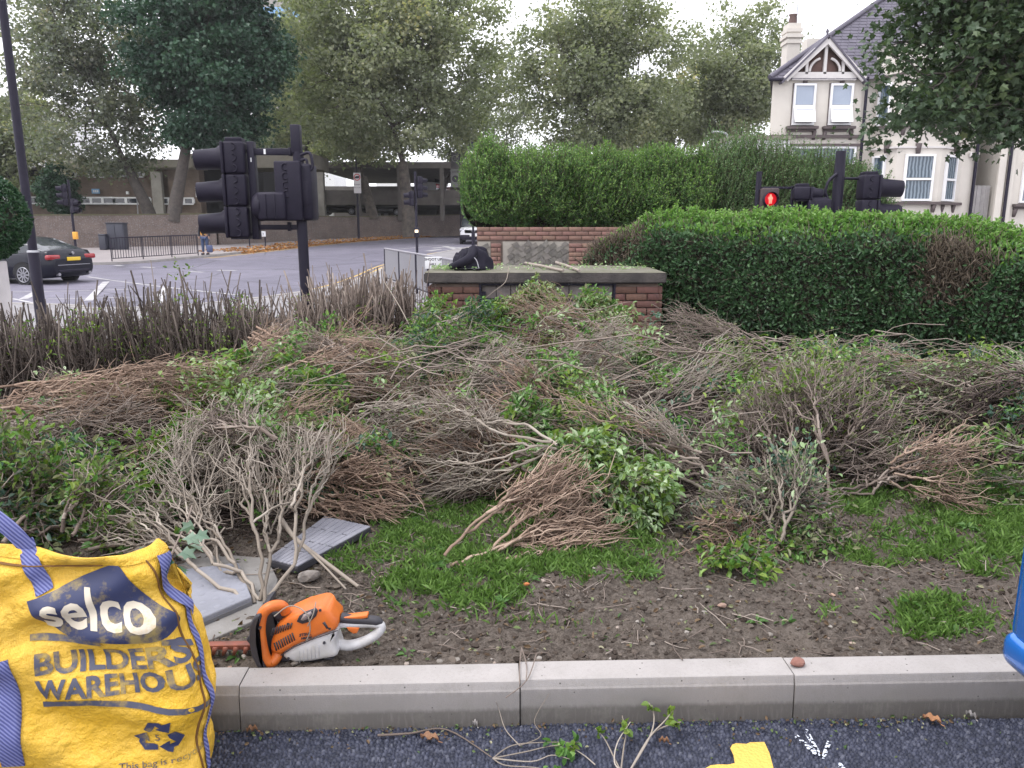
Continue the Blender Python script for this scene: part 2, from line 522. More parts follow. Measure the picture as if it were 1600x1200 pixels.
M_CHROME = mat('alloy', (.35, .35, .38), .3, metal=.8)
M_GLASS = mat('dark glass', (.03, .035, .045), .06, spec=.8)
M_CONC = mat('concrete', (.36, .34, .31), .9, (.26, .245, .225), 1.2, .2, 30)
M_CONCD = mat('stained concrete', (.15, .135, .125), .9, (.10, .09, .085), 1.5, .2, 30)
M_WPAINT = mat('white paint', (.74, .74, .76), .5)

def sheet(poly, dz, skirt=0, ys=(22, 35, 45, 60, 80, 120), mb=None, mi=0):
    bm = bmesh.new()
    f = bm.faces.new([bm.verts.new((x, y, 0)) for x, y in poly])
    if f.normal.z < 0 or sum((poly[i][0] * poly[(i + 1) % len(poly)][1] - poly[(i + 1) % len(poly)][0] * poly[i][1]) for i in range(len(poly))) < 0: bmesh.ops.reverse_faces(bm, faces=[f])
    for y in ys:
        bmesh.ops.bisect_plane(bm, geom=bm.verts[:] + bm.edges[:] + bm.faces[:], plane_co=(0, y, 0), plane_no=(0, 1, 0))
    bmesh.ops.triangulate(bm, faces=bm.faces[:])
    for v in bm.verts: v.co.z = float(gz(v.co.y)) + dz
    if skirt:
        g = bmesh.ops.extrude_edge_only(bm, edges=[e for e in bm.edges if e.is_boundary])
        for v in g['geom']:
            if isinstance(v, bmesh.types.BMVert): v.co.z -= skirt
    mb = mb or MB()
    return mb.bm(bm, mi)
def stripe(mb, pts, w, dz=.006, mi=0):
    """painted band along ground points"""
    P = np.array(pts, float)[:, :2]; T = unit(np.gradient(P, axis=0)); S = np.stack([-T[:, 1], T[:, 0]], 1) * w / 2
    a, b = P + S, P - S
    V = np.concatenate([np.c_[a, gz(a[:, 1]) + dz], np.c_[b, gz(b[:, 1]) + dz]]); k = len(P)
    return mb.add(V, [(i, i + k, i + k + 1, i + 1) for i in range(k - 1)], mi)
def smooth_line(pts, n=8):
    P = np.array(pts, float); t = np.arange(len(P)); u = np.linspace(0, len(P) - 1, (len(P) - 1) * n + 1)
    out = []
    for s in u:
        i = min(int(s), len(P) - 2); f = s - i
        p0 = P[max(i - 1, 0)]; p1 = P[i]; p2 = P[i + 1]; p3 = P[min(i + 2, len(P) - 1)]
        out.append(.5 * (2 * p1 + (p2 - p0) * f + (2 * p0 - 5 * p1 + 4 * p2 - p3) * f * f + (3 * p1 - p0 - 3 * p2 + p3) * f ** 3))
    return np.array(out)

# ------------------------------------------------------------------ ground, roads, pavements
struct('ground', sheet([(-400, -60), (400, -60), (400, 400), (-400, 400)], -.12, ys=_gy[1:-1]), M_GROUND)
struct('road', sheet([(-120, 5), (60, 5), (60, 200), (-120, 200)], 0), M_ROAD)
near_kerb = smooth_line([(-60, 24), (-30, 20.5), (-11.4, 17.4), (-9.2, 16.4), (-7.3, 16.9), (-5.9, 19.5), (-5.1, 23), (-4.9, 27), (-4.9, 33), (-3.9, 42), (-2.2, 50), (3, 75), (10, 100)], 5)
far_kerb = smooth_line([(-70, 58), (-40, 44.5), (-24, 36.6), (-20, 34.0), (-17.8, 33.1), (-16.4, 34.0), (-15.6, 37), (-15.1, 40), (-14.2, 47), (-12.4, 57), (-7.2, 72), (2, 100)], 5)
struct('near_pavement', sheet([tuple(p) for p in near_kerb] + [(40, 100), (40, 5.5), (-60, 5.5)], .10, .2), M_PAVE_NEAR)
struct('far_pavement', sheet([tuple(p) for p in far_kerb] + [(2, 140), (-70, 140)], .10, .2), M_PAVE)
for nm, line, sgn in (('near_kerb', near_kerb, 1), ('far_kerb', far_kerb, -1)):
    mb = MB(); P = line; T = unit(np.gradient(P, axis=0)); S = np.stack([-T[:, 1], T[:, 0]], 1) * .15
    z = gz(P[:, 1])
    a = P + S * sgn * .2; b = P - S * sgn
    ring = np.stack([np.c_[a, z - .05], np.c_[a, z + .112], np.c_[b, z + .112], np.c_[b, z - .05]], 1)
    mb.grid(ring, sm=False); struct(nm, mb, M_KERBFAR)
mb = MB()
g = lambda x, y: G(x, y, -.2)
for pts, w in (([(138, 436), (200, 443.5), (390, 463)], .12), ([(20, 456.5), (110, 455), (215, 452)], .10), ([(75, 467.5), (170, 465.5), (285, 462.5)], .10),
               ([(20, 467), (60, 475), (130, 485), (230, 500)], .10), ([(36, 468), (60, 454.5)], .20), ([(138, 470), (166, 442.5)], .2), ([(246, 474), (258, 449.5)], .22),
               ([(340, 427.5), (370, 427.8)], .25), ([(222, 423), (240, 424)], .25), ([(180, 421), (192, 421.6)], .25), ([(145, 417.3), (152, 417.6)], .25), ([(296, 429), (318, 430)], .2)):
    stripe(mb, smooth_line([g(*p)[:2] for p in pts], 4) if len(pts) > 2 else [g(*p)[:2] for p in pts], w)
# lane edge and cycle symbol on the far road
def G2(px, py):
    p = G(px, py, 0)
    for _ in range(12): p = G(px, py, float(gz(p[1])))
    return p[:2]
stripe(mb, [G2(x, y) for x, y in ((616, 390.2), (650, 387), (700, 383.2), (725, 381.5))], .16)
stripe(mb, [G2(x, y) for x, y in ((668, 392.5), (690, 389.5), (705, 391.8), (730, 389.5))], .5)
stripe(mb, [G2(x, y) for x, y in ((676, 388), (700, 386), (728, 388.5))], .55)
stripe(mb, [G2(x, y) for x, y in ((695, 385), (712, 390), (738, 385.8))], .5)
struct('white_road_marking', mb, M_WHITE)
mb = MB()
yl = near_kerb[(near_kerb[:, 1] > 17) & (near_kerb[:, 0] > -7) & (near_kerb[:, 1] < 60)]
for o in (.30, .58):
    T = unit(np.gradient(yl, axis=0)); S = np.stack([-T[:, 1], T[:, 0]], 1)
    stripe(mb, yl + S * o, .10)
yl = far_kerb[(far_kerb[:, 1] > 38) & (far_kerb[:, 0] > -15.7) & (far_kerb[:, 1] < 80)]
for o in (-.35, -.68):
    T = unit(np.gradient(yl, axis=0)); S = np.stack([-T[:, 1], T[:, 0]], 1)
    stripe(mb, yl + S * o, .12)
struct('yellow_road_marking', mb, M_YELLOWL)

# drift of fallen leaves along the far kerb
M_LITTER = leafmat('fallen leaf', [(0, (.20, .085, .03)), (.5, (.36, .17, .06)), (1, (.45, .26, .10))], .8, .05)
fk = far_kerb[(far_kerb[:, 1] > 42) & (far_kerb[:, 0] > -16) & (far_kerb[:, 1] < 85)]
n = 3600
t_ = rng.random(n) * (len(fk) - 1); i_ = t_.astype(int); p = fk[i_] + (fk[np.minimum(i_ + 1, len(fk) - 1)] - fk[i_]) * (t_ - i_)[:, None]
off = np.where(rng.random(n) < .72, .03 + rng.gamma(1.5, .09, n), -rng.random(n) ** 1.7 * 2.2)
p = np.c_[p[:, 0] + off, p[:, 1], gz(p[:, 1]) + np.where(off > 0, .015, .12) + rng.random(n) * .04]
mb = MB(); leaves(mb, p, np.c_[rng.normal(size=(n, 2)), rng.normal(size=n) * .25], rng.uniform(.10, .2, n), .8, .3)
part('fallen_leaves', mb, M_LITTER, kind='stuff')

# ------------------------------------------------------------------ far walls and buildings
def brickmat(name, c1, c2, mort, bw=.225, bh=.075, vert='XZ', bstr=.5, dirt=None):
    m, t, b = newmat(name)
    tc = N(t, 'ShaderNodeTexCoord').outputs['Object']
    mp = N(t, 'ShaderNodeSeparateXYZ'); t.links.new(tc, mp.inputs[0])
    cb = N(t, 'ShaderNodeCombineXYZ'); t.links.new(mp.outputs['X' if vert == 'XZ' else 'Y'], cb.inputs[0]); t.links.new(mp.outputs['Z'], cb.inputs[1])
    br = N(t, 'ShaderNodeTexBrick')
    br.inputs['Scale'].default_value = 1; br.inputs['Brick Width'].default_value = bw; br.inputs['Row Height'].default_value = bh
    br.inputs['Mortar Size'].default_value = .006; br.inputs['Color1'].default_value = (*c1, 1); br.inputs['Color2'].default_value = (*c2, 1); br.inputs['Mortar'].default_value = (*mort, 1)
    t.links.new(cb.outputs[0], br.inputs['Vector'])
    f = ramp(t, noise(t, .9, 6, tc), [(.3, (.7, .68, .66)), (.7, (1.2, 1.18, 1.15))])
    c = mixc(t, 1.0, br.outputs['Color'], f, 'MULTIPLY')
    if dirt: c = mixc(t, ramp(t, noise(t, 14, 4, tc), [(.55, (0, 0, 0)), (.68, (.8, .8, .8))]), c, dirt)
    t.links.new(c, b.inputs['Base Color']); b.inputs['Roughness'].default_value = .9
    iv = N(t, 'ShaderNodeMath', operation='SUBTRACT'); iv.inputs[0].default_value = 1; t.links.new(br.outputs['Fac'], iv.inputs[1])
    bump(t, b, iv.outputs[0], .008, bstr)
    return m
M_BRWALL = brickmat('brown wall brick', (.175, .132, .115), (.145, .115, .106), (.19, .175, .168), dirt=(.29, .275, .27))
M_LIBR = brickmat('library brick', (.195, .145, .118), (.17, .128, .108), (.19, .165, .14))
def wall_run(pts, h, th, name, label, mats, cop=.08):
    p0 = np.array([pts[0][0], pts[0][1], gz(pts[0][1])])
    o = thing(name, label, 'wall', tuple(p0), world=True)
    body, cp = MB(), MB()
    P = np.array(pts, float); T = unit(np.gradient(P, axis=0)); S = np.stack([-T[:, 1], T[:, 0]], 1)
    zb = gz(P[:, 1])
    hh = np.broadcast_to(np.asarray(h, float), (len(P),))
    def run(mb, w, z0, z1):
        a = P + S * w; b = P - S * w
        mb.grid(np.stack([np.c_[b, z0], np.c_[b, z1], np.c_[a, z1], np.c_[a, z0]], 1), sm=False)
    run(body, th / 2, zb - .2, zb + hh); run(cp, th / 2 + .03, zb + hh + .003, zb + hh + cop)
    part('brickwork', body, mats[0], o); part('coping', cp, mats[1], o)
    return o
def wpx(px, Y, dz=0): return (W(px, 400, Y)[0], Y)
M_COPE = mat('mossy coping', (.12, .11, .075), .95, (.10, .10, .05), 2)
wall_run([wpx(-60, 44), wpx(60, 46), wpx(200, 48.5), wpx(340, 51)], [2.0, 2.0, 2.0, 2.05], .3, 'retaining_wall', 'long brown brick retaining wall behind the street cabinet across the road', (M_BRWALL, M_COPE))
wall_run([wpx(341, 51.3), wpx(430, 56), wpx(545, 64), wpx(725, 74), wpx(800, 78)], [2.0, 1.9, 1.75, 1.9, 1.9], .3, 'boundary_wall', 'brown brick boundary wall below the concrete car park decks', (M_BRWALL, M_COPE))
# raised bank behind the retaining walls
mb = MB()
bank = [wpx(-60, 44.4), wpx(60, 46.4), wpx(200, 48.9), wpx(340, 51.5), wpx(430, 56.5), wpx(545, 64.5), wpx(725, 74.5), wpx(800, 78.5)]
V = [(x, y, gz(y) + (1.98 if i < 4 else 1.72)) for i, (x, y) in enumerate(bank)]; k = len(V)
V += [(x * 1.9, y + 75, 3.2) for x, y in bank]
mb.add(V, [(i, i + 1, i + 1 + k, i + k) for i in range(k - 1)]); struct('grass_bank', mb, M_VERGE)

def pbox(mb, x0, y0, x1, y1, Y, d, mi=0, v=.5):
    a = W(x0, y1, Y); b = W(x1, y0, Y)
    mb.box(((a[0] + b[0]) / 2, Y + d / 2, (a[2] + b[2]) / 2), (abs(b[0] - a[0]), d, abs(b[2] - a[2])), mi, v); return mb
M_FASC = mat('weathered fascia', (.26, .24, .20), .8, (.17, .155, .13), .8)
M_BLUESIGN = mat('blue sign', (.20, .38, .62), .5)
lib = thing('library_building', 'low brown brick building with two bands of white framed windows behind the retaining wall', 'building', tuple(np.array((W(170, 337, 60)[0], 60, 2.3))), world=True)
part('wall', pbox(MB(), 20, 262, 310, 345, 60, 9), M_LIBR, lib)
part('wall', pbox(MB(), 268, 256, 309, 345, 59.6, .38), M_LIBR, lib)
part('roof', pbox(pbox(MB(), 112, 249, 300, 261.5, 59.3, 10), 20, 261, 312, 264.5, 59.5, 10), M_FASC, lib)
part('skylight', pbox(MB(), 118, 250.5, 200, 258, 59.2, .1), M_GREYM, lib)
part('pillar', pbox(MB(), 241, 268, 250, 340, 59.3, .4), M_CONC, lib)
def far_window(x0, x1, y0, y1, Y, n, par):
    f = MB(); w = (x1 - x0)
    pbox(f, x0, y0, x1, y0 + 2.2, Y, .12); pbox(f, x0, y1 - 2.2, x1, y1, Y, .12)
    for i in range(n + 1):
        c = x0 + w * i / n; pbox(f, c - 1.6, y0 + 2.2, c + 1.6, y1 - 2.2, Y, .12)
    o = part('window', f, M_WPAINT, par)
    for i in range(n): part('pane', pbox(MB(), x0 + w * i / n + 1.6, y0 + 2.2, x0 + w * (i + 1) / n - 1.6, y1 - 2.2, Y + .05, .05), M_GLASS, o)
for x0, x1, n in ((40, 82, 2), (124, 178, 3), (178, 234, 3), (252, 264, 1), (272, 302, 2)): far_window(x0, x1, 307 + (x0 - 40) * .006, 319 + (x0 - 40) * .004, 59.55 if x0 < 260 else 59.45, n, lib)
for x0, x1, n in ((106, 118, 1), (138, 163, 3), (199, 224, 2)): far_window(x0, x1, 268, 277.5, 59.8, n, lib)
part('dark_window', pbox(MB(), 172, 267, 198, 276.5, 59.85, .1), M_GLASS, lib)
part('dark_window', pbox(MB(), 33, 266, 70, 276, 59.85, .1), M_GLASS, lib)
part('entrance', pbox(MB(), 311, 262, 372, 345, 61, 6), M_HOLLOW, lib)  # solid dark block stands for the shaded entrance
part('entrance_sign', pbox(MB(), 306, 292, 313, 308, 59.4, .1), M_WPAINT, lib)
part('canopy', pbox(MB(), 296, 240, 489, 262, 60, 5), M_FASC, lib)
fl = MB(); pbox(fl, 143.5, 295, 155, 302.5, 59.7, .06)
sg = part('wall_sign', fl, M_BLUESIGN, lib)
mk = MB()
for dx in (0, 3.0, 6.0): pbox(mk, 145.6 + dx, 297, 147.2 + dx, 300.5, 59.66, .03)
part('sign_symbol', mk, M_WPAINT, sg)
for x in (58.5, 197): part('wall_lamp', pbox(MB(), x, 299, x + 3, 303.5, 59.7, .15), M_WPAINT, lib)
pp = thing('flagpole', 'thin pale grey pole in front of the low brown building', 'pole', tuple(W(216, 336, 58)), world=True)
part('pole', MB().cyl(W(216, 340, 58), W(211, 258, 58), .045, 8), M_GREYM, pp)

cpk = thing('parking_structure', 'open concrete parking decks with dark bays behind the trees', 'building', (W(600, 330, 68)[0], 68, 2.2), world=True)
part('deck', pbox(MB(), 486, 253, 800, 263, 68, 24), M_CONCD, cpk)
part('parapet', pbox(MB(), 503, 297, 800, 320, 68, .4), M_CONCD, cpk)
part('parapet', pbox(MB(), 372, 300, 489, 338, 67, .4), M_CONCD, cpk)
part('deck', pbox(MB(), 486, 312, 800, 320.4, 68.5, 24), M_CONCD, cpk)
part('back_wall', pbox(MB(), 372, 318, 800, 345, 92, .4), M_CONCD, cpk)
part('back_wall', pbox(MB(), 372, 262, 489, 345, 69, .4), M_HOLLOW, cpk)  # dark sheet stands for the shaded bay under the canopy
for x, w in ((493, 11), (556, 5), (622, 5), (688, 5), (752, 5)): part('column', pbox(MB(), x, 263, x + w, 345, 67.6, .6), M_CONC if w > 8 else M_CONCD, cpk)
for x in (515, 588, 600, 617): part('column', pbox(MB(), x, 320.5, x + 5, 345, 84, .5), M_WPAINT, cpk)
part('parapet', pbox(MB(), 486, 291, 800, 300, 91, .4), M_CONCD, cpk)
wb = thing('white_building', 'white rendered building seen through the parking decks', 'building', tuple(W(600, 335, 110)), world=True)
part('wall', pbox(MB(), 590, 255, 625, 340, 110, 8), M_WPAINT, wb)
part('wall', pbox(MB(), 500, 270, 522, 340, 112, 8), M_WPAINT, wb)
tb = thing('tower_block', 'tall pale tower block with blue panels above the trees', 'building', (W(440, 300, 150)[0], 150, 3.), world=True)
part('wall', pbox(MB(), 405, -5, 475, 300, 150, 12), M_CONC, tb)
part('panel', pbox(MB(), 405, 11, 474, 27, 149.7, .25), M_BLUESIGN, tb)
pbk = thing('pale_apartment_block', 'pale apartment block half hidden by trees at the far left', 'building', (W(55, 300, 120)[0], 120, 2.), world=True)
part('wall', pbox(MB(), 40, 158, 95, 320, 120, 10), M_WPAINT, pbk)
for y in (168, 186, 204, 222): part('window', pbox(MB(), 44, y, 62, y + 7, 119.9, .09), M_GLASS, pbk)
# ------------------------------------------------------------------ trees
M_BARK = mat('bark', (.10, .085, .075), .9, (.055, .048, .045), 5, .6, 25)
M_PLANEBARK = mat('plane bark', (.13, .11, .09), .9, (.05, .043, .04), 3, .5, 25)
LEAF = {
 'olive': leafmat('plane leaf olive', [(0, (0.110, 0.132, 0.089)), (.45, (0.207, 0.233, 0.156)), (.85, (0.311, 0.321, 0.216)), (1, (0.414, 0.368, 0.183))], .55, .42),
 'brownish': leafmat('turning leaf', [(0, (0.110, 0.132, 0.113)), (.5, (0.186, 0.209, 0.172)), (.8, (0.259, 0.261, 0.216)), (1, (0.349, 0.281, 0.218))], .55, .42),
 'dark': leafmat('dark evergreen leaf', [(0, (.014, .042, .028)), (.5, (.030, .074, .045)), (1, (.070, .140, .080))], .4),
 'grey': leafmat('grey green leaf', [(0, (0.110, 0.132, 0.108)), (.5, (0.183, 0.209, 0.165)), (1, (0.272, 0.288, 0.218))], .55, .42),
 'maple': leafmat('overhanging leaf', [(0, (.032, .058, .032)), (.5, (.062, .100, .052)), (.85, (.11, .150, .070)), (1, (.19, .20, .06))], .42),
}
def crown_tree(name, label, px, pyb, Y, cpx, cpy, rx, rz, leaf, trunk_r, tips=200, per=70, ls=.22, clump=.75, zb=None, bark=None, seed=1, lean=0, ry=None, flat=0, shape=None, group=None, star=False):
    """trunk foot at pixel column px; crown envelope centred (cpx,cpy) at depth Y, radii in metres"""
    global rng
    keep = rng; rng = np.random.default_rng(seed)
    base = W(px, pyb, Y); 
    if zb is not None: base[2] = zb
    c = W(cpx, cpy, Y)
    o = thing(name, label, 'tree', tuple(base), world=True, group=group)
    if not star: per = int(per * 1.75); ls *= 1.10; rx *= 1.0
    ry = ry or rx * .8
    u = unit(rng.normal(size=(tips, 3))); r = rng.random(tips) ** .45
    r = r * (.80 + .32 * vnoise(np.arctan2(u[:, 1], u[:, 0]) * 2 + 20, u[:, 2] * 3 + seed, seed) * 1.3)
    T = c + u * r[:, None] * np.array((rx, ry, rz))
    T[:, 2] = np.where(T[:, 2] < c[2] - rz * .75, c[2] - rz * .75 + rng.random(tips), T[:, 2])
    fork = base + (c - base) * (.42 if c[2] - base[2] > rz else .3)
    fork[2] = min(fork[2], c[2] - rz * .35)
    wood = MB()
    lo = base - np.array((0, 0, .3))
    mid = base + (fork - base) * .5 + np.array((lean, 0, 0))
    wood.tube(smooth_line([lo, base + (mid - base) * .35, mid, fork], 3), np.linspace(trunk_r * 1.35, trunk_r * .8, 10), 9, 0, .5)
    P, Rr, e, d = branching(fork, T, .012, .47, .05, (.25, .5), trunk_r * .7)
    batch_tubes(wood, P, Rr, 4)
    part('trunk', wood, bark or M_BARK, o)
    n = tips * per
    ci = np.repeat(np.arange(tips), per)
    q = rng.normal(size=(n, 3)) * np.array((1, 1, .62)) * clump * .62
    pos = T[ci] + q
    cl = rng.random(tips) * .55 + vnoise(T[:, 0] * .35 + seed, T[:, 2] * .35, seed + 3) * .35
    v = cl[ci] * .75 + rng.random(n) * .38
    D = np.c_[rng.normal(size=(n, 2)), rng.normal(size=n) * .6 - .45]
    mb = MB()
    (star_leaves if star else cards)(mb, pos, D, rng.uniform(.7, 1.25, n) * ls, v=v, **({} if star else {'wd': .85}))
    part('crown', mb, LEAF[leaf], o, kind='stuff')
    rng = keep
    return o
crown_tree('plane_tree', 'tall loose plane tree with browning leaves beside the near lamp post', 236, 337, 52, 132, 122, 5.0, 7.6, 'brownish', .34, 250, 62, .21, .85, seed=11, bark=M_BARK)
crown_tree('evergreen_tree', 'dark dense evergreen tree rising behind the big traffic signal', 271, 338, 50, 322, 62, 4.7, 8.2, 'dark', .36, 330, 105, .24, .8, seed=12, ry=4.2)
crown_tree('plane_tree', 'big spreading plane tree with a thick mottled trunk by the far kerb', 641, 364, 58, 612, 92, 8.4, 8.3, 'olive', .44, 430, 66, .25, 1.0, seed=13, bark=M_PLANEBARK, ry=6)
crown_tree('plane_tree', 'slender plane tree in front of the concrete column, leaning right', 582, 337, 66, 545, 190, 4.0, 4.2, 'olive', .40, 130, 60, .24, .8, seed=14, bark=M_PLANEBARK, ry=3)
crown_tree('plane_tree', 'forked young tree standing before the white and red vehicle', 685, 338, 72, 712, 205, 4.0, 3.6, 'grey', .24, 90, 45, .22, .75, seed=15, ry=3)
crown_tree('plane_tree', 'thin pale tree filling the gap left of the round green tree', 795, 330, 80, 788, 165, 3.2, 6.4, 'grey', .22, 75, 45, .24, .8, seed=16, ry=3)
crown_tree('plane_tree', 'rounded olive green tree standing alone above the tall hedge', 925, 330, 55, 940, 118, 6.2, 6.6, 'olive', .38, 330, 62, .22, .85, seed=17, ry=5)
crown_tree('plane_tree', 'smaller olive tree between the rounded tree and the house chimney', 1148, 330, 60, 1150, 132, 4.4, 5.2, 'olive', .30, 230, 60, .22, .8, seed=18, ry=4)
crown_tree('plane_tree', 'yellowish tree crown filling in left of the big plane tree', 470, 330, 74, 478, 120, 5.0, 7.6, 'olive', .28, 200, 60, .25, .9, seed=19, ry=4)
crown_tree('lime_tree', 'low leafy tree at the far left edge behind the clipped bush', 20, 330, 58, 10, 225, 4.8, 4.2, 'olive', .25, 160, 60, .22, .8, seed=20, ry=4)
crown_tree('yew_tree', 'small dark conifer against the brown building', 92, 337, 53, 92, 300, 1.25, 1.9, 'dark', .14, 80, 90, .16, .35, seed=21, ry=1)
crown_tree('plane_tree', 'low green tree between the tower and the parking decks', 400, 330, 78, 430, 235, 5.5, 3.2, 'grey', .25, 130, 50, .24, .8, seed=23, ry=3)
crown_tree('plane_tree', 'lower dense tree crown just above the left of the tall hedge', 1030, 330, 66, 1040, 185, 5.5, 3.4, 'olive', .28, 140, 55, .23, .8, seed=24, ry=3)
# the tree whose branches hang over the picture from the right
_b = W(1640, 350, 13.5); _b[2] = -.1
crown_tree('maple_tree', 'overhanging tree with big lobed leaves in front of the house', 1720, 350, 13.5, 1600, 22, 2.5, 2.55, 'maple', .16, 360, 64, .115, .42, zb=-.1, seed=22, ry=1.6, star=True)

# ------------------------------------------------------------------ hedges
PRIVET = {
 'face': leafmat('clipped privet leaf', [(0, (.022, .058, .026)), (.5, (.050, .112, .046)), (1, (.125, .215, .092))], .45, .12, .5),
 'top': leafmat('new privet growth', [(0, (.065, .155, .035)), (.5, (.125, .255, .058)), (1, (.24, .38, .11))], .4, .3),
 'shoot': leafmat('feathery privet leaf', [(0, (.030, .080, .034)), (.45, (.078, .165, .054)), (.8, (.165, .290, .074)), (1, (.26, .40, .10))], .4, .25),
 'greyshoot': leafmat('pale feathery leaf', [(0, (.05, .105, .05)), (.5, (.10, .19, .08)), (1, (.20, .30, .13))], .45, .25),
 'bush': leafmat('round bush leaf', [(0, (.014, .045, .022)), (.5, (.028, .078, .036)), (1, (.06, .13, .055))], .4, .15),
}
M_TWIGIN = twigmat('inner hedge twigs', [(0, (.055, .045, .035)), (.6, (.12, .095, .07)), (1, (.20, .165, .13))])
M_CORE = mat('hedge core painted dark', (.020, .024, .014), .95, (.035, .03, .02), 9, .8, 20)  # interior shade is put into this dark colour
def hedge_surface(A, B, prof, n, lump=.05, seed=0, qd=None):
    """n random points on a hedge lofted from A to B; prof(s) -> list of (depth, z) front bottom .. back. returns pos, normal, s, q"""
    A = np.array(A, float); B = np.array(B, float); d = B - A; L = np.linalg.norm(d); d /= L
    nb = np.array((-d[1], d[0]))          # pointing away from the camera
    s = rng.random(n); q = rng.random(n) if qd is None else qd(n)
    return d, nb, L, s, q
def hedge(name, label, A, B, prof0, prof1, nleaf, mats, leaf, lump=.06, bare=(), shoots=0, shoot_h=.3, inset=.10, seed=3, topfrac=None, upthr=.45, drop=0):
    """prof0/prof1: matching lists of (back offset, z) at A and B"""
    global rng
    keep = rng; rng = np.random.default_rng(seed)
    A = np.array(A, float); B = np.array(B, float); d = B - A; L = np.linalg.norm(d); d /= L
    nb = np.array((-d[1], d[0])); nb = nb if nb[1] > 0 else -nb
    p0 = np.array(prof0, float); p1 = np.array(prof1, float)
    seg = np.linalg.norm(np.diff((p0 + p1) / 2, axis=0), axis=1); cum = np.r_[0, np.cumsum(seg)] / seg.sum()
    cen = np.stack([(p0.min(0) + p0.max(0)) / 2, (p1.min(0) + p1.max(0)) / 2])
    def at(s, q, out=0):
        pr = p0[None] * (1 - s)[:, None, None] + p1[None] * s[:, None, None]
        ee = np.clip(np.minimum(s, 1 - s) * L / .45, 0, 1); k_ = np.sqrt(np.maximum(1 - (1 - ee) ** 2, 0))
        cc = cen[0][None] * (1 - s)[:, None] + cen[1][None] * s[:, None]
        pr = cc[:, None] + (pr - cc[:, None]) * k_[:, None, None]
        k = np.clip(np.searchsorted(cum, q, side='right') - 1, 0, len(cum) - 2)
        f = (q - cum[k]) / (cum[k + 1] - cum[k])
        i = np.arange(len(s))
        a, b = pr[i, k], pr[i, k + 1]
        pz = a + (b - a) * f[:, None]
        tg = unit(b - a); nr = np.stack([-tg[:, 1], tg[:, 0]], 1)      # outward (front/up)
        h = lump * (fbm(s * L * 2.2, q * seg.sum() * 2.2, 3, seed) - .45) * 2
        pz = pz + nr * (h + out)[:, None]
        xy = A + d * (s * L)[:, None] + nb * pz[:, :1]
        if drop: pz[:, 1] -= (drop * sstep(.66, 1, s) + .34 * sstep(.20, .0, s)) * np.clip(pz[:, 1] / 1.5, 0, 1)
        return np.c_[xy, pz[:, 1]], np.c_[nb[None] * nr[:, :1], nr[:, 1]]
    org = np.array((*((A + B) / 2), min(p0[0][1], p1[0][1])))
    o = thing(name, label, 'hedge', tuple(org), world=True)
    S, Q = np.meshgrid(np.sort(np.r_[np.linspace(0, 1, 40), np.linspace(0, .45 / L, 11)[1:], 1 - np.linspace(0, .45 / L, 11)[1:]]), np.linspace(0, 1, 30), indexing='ij')
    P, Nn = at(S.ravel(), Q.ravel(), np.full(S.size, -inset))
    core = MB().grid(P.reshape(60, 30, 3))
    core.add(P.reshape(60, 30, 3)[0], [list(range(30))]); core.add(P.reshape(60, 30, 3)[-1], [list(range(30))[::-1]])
    part('dark_core', core, M_CORE, o)  # solid filler core blocks the view through, painted dark as shade
    # twigs just under the leaves
    nt_ = int(nleaf * .10); s = rng.random(nt_); q = rng.random(nt_)
    P, Nn = at(s, q, np.full(nt_, -inset * .9))
    D = unit(Nn + rng.normal(size=P.shape) * .55 + np.array((0, 0, .5)))
    l = rng.uniform(.08, .2, nt_)[:, None]
    tw = MB(); batch_tubes(tw, np.stack([P, P + D * l * .5 + rng.normal(size=P.shape) * .012, P + D * l], 1), np.tile(np.array([.004, .003, .0018]), (nt_, 1)), 3)
    for (bs, bq, rs, rq) in bare:
        k = 500; s = np.clip(bs + rng.normal(size=k) * rs * .5, 0, 1); q = np.clip(bq + rng.normal(size=k) * rq * .5, 0, 1)
        P, Nn = at(s, q, np.full(k, -inset * .8)); D = unit(np.array((0, 0, 1.)) + rng.normal(size=P.shape) * .45 + Nn * .3)
        l = rng.uniform(.12, .4, k)[:, None]
        batch_tubes(tw, np.stack([P - D * l * .4, P + rng.normal(size=P.shape) * .02, P + D * l * .4 + rng.normal(size=P.shape) * .02, P + D * l * .6], 1), np.tile(np.array([.007, .006, .0045, .003]), (k, 1)), 4, v=rng.uniform(.05, .75, k))
    part('twigs', tw, M_TWIGIN, o, kind='stuff')
    s = rng.random(nleaf); q = rng.random(nleaf); ne = nleaf // 14
    s[:ne] = rng.random(ne) ** 2 * .45 / L; s[ne:ne * 2] = 1 - rng.random(ne) ** 2 * .45 / L
    keepm = np.ones(nleaf, bool)
    for (bs, bq, rs, rq) in bare:
        e = ((s - bs) / rs) ** 2 + ((q - bq) / rq) ** 2
        keepm &= ~((e < 1 + .5 * (rng.random(nleaf) - .5)) & (rng.random(nleaf) < .80))
    s, q = s[keepm], q[keepm]; n = len(s)
    dep = rng.random(n) ** 1.6
    P, Nn = at(s, q, -dep * inset + rng.normal(size=n) * .012)
    D = unit(Nn * .75 + rng.normal(size=P.shape) * .55 + np.array((0, 0, .25)))
    v = np.clip(.25 + .5 * rng.random(n) + .35 * (fbm(s * L * 3, q * 9, 3, seed + 5) - .5), 0, 1)
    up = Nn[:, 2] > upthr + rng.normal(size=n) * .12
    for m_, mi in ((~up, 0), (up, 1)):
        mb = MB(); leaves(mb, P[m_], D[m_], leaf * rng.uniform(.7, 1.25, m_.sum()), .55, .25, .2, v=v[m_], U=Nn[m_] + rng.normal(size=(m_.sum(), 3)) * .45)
        part('foliage' if mi == 0 else 'top_growth', mb, mats[mi], o, kind='stuff')
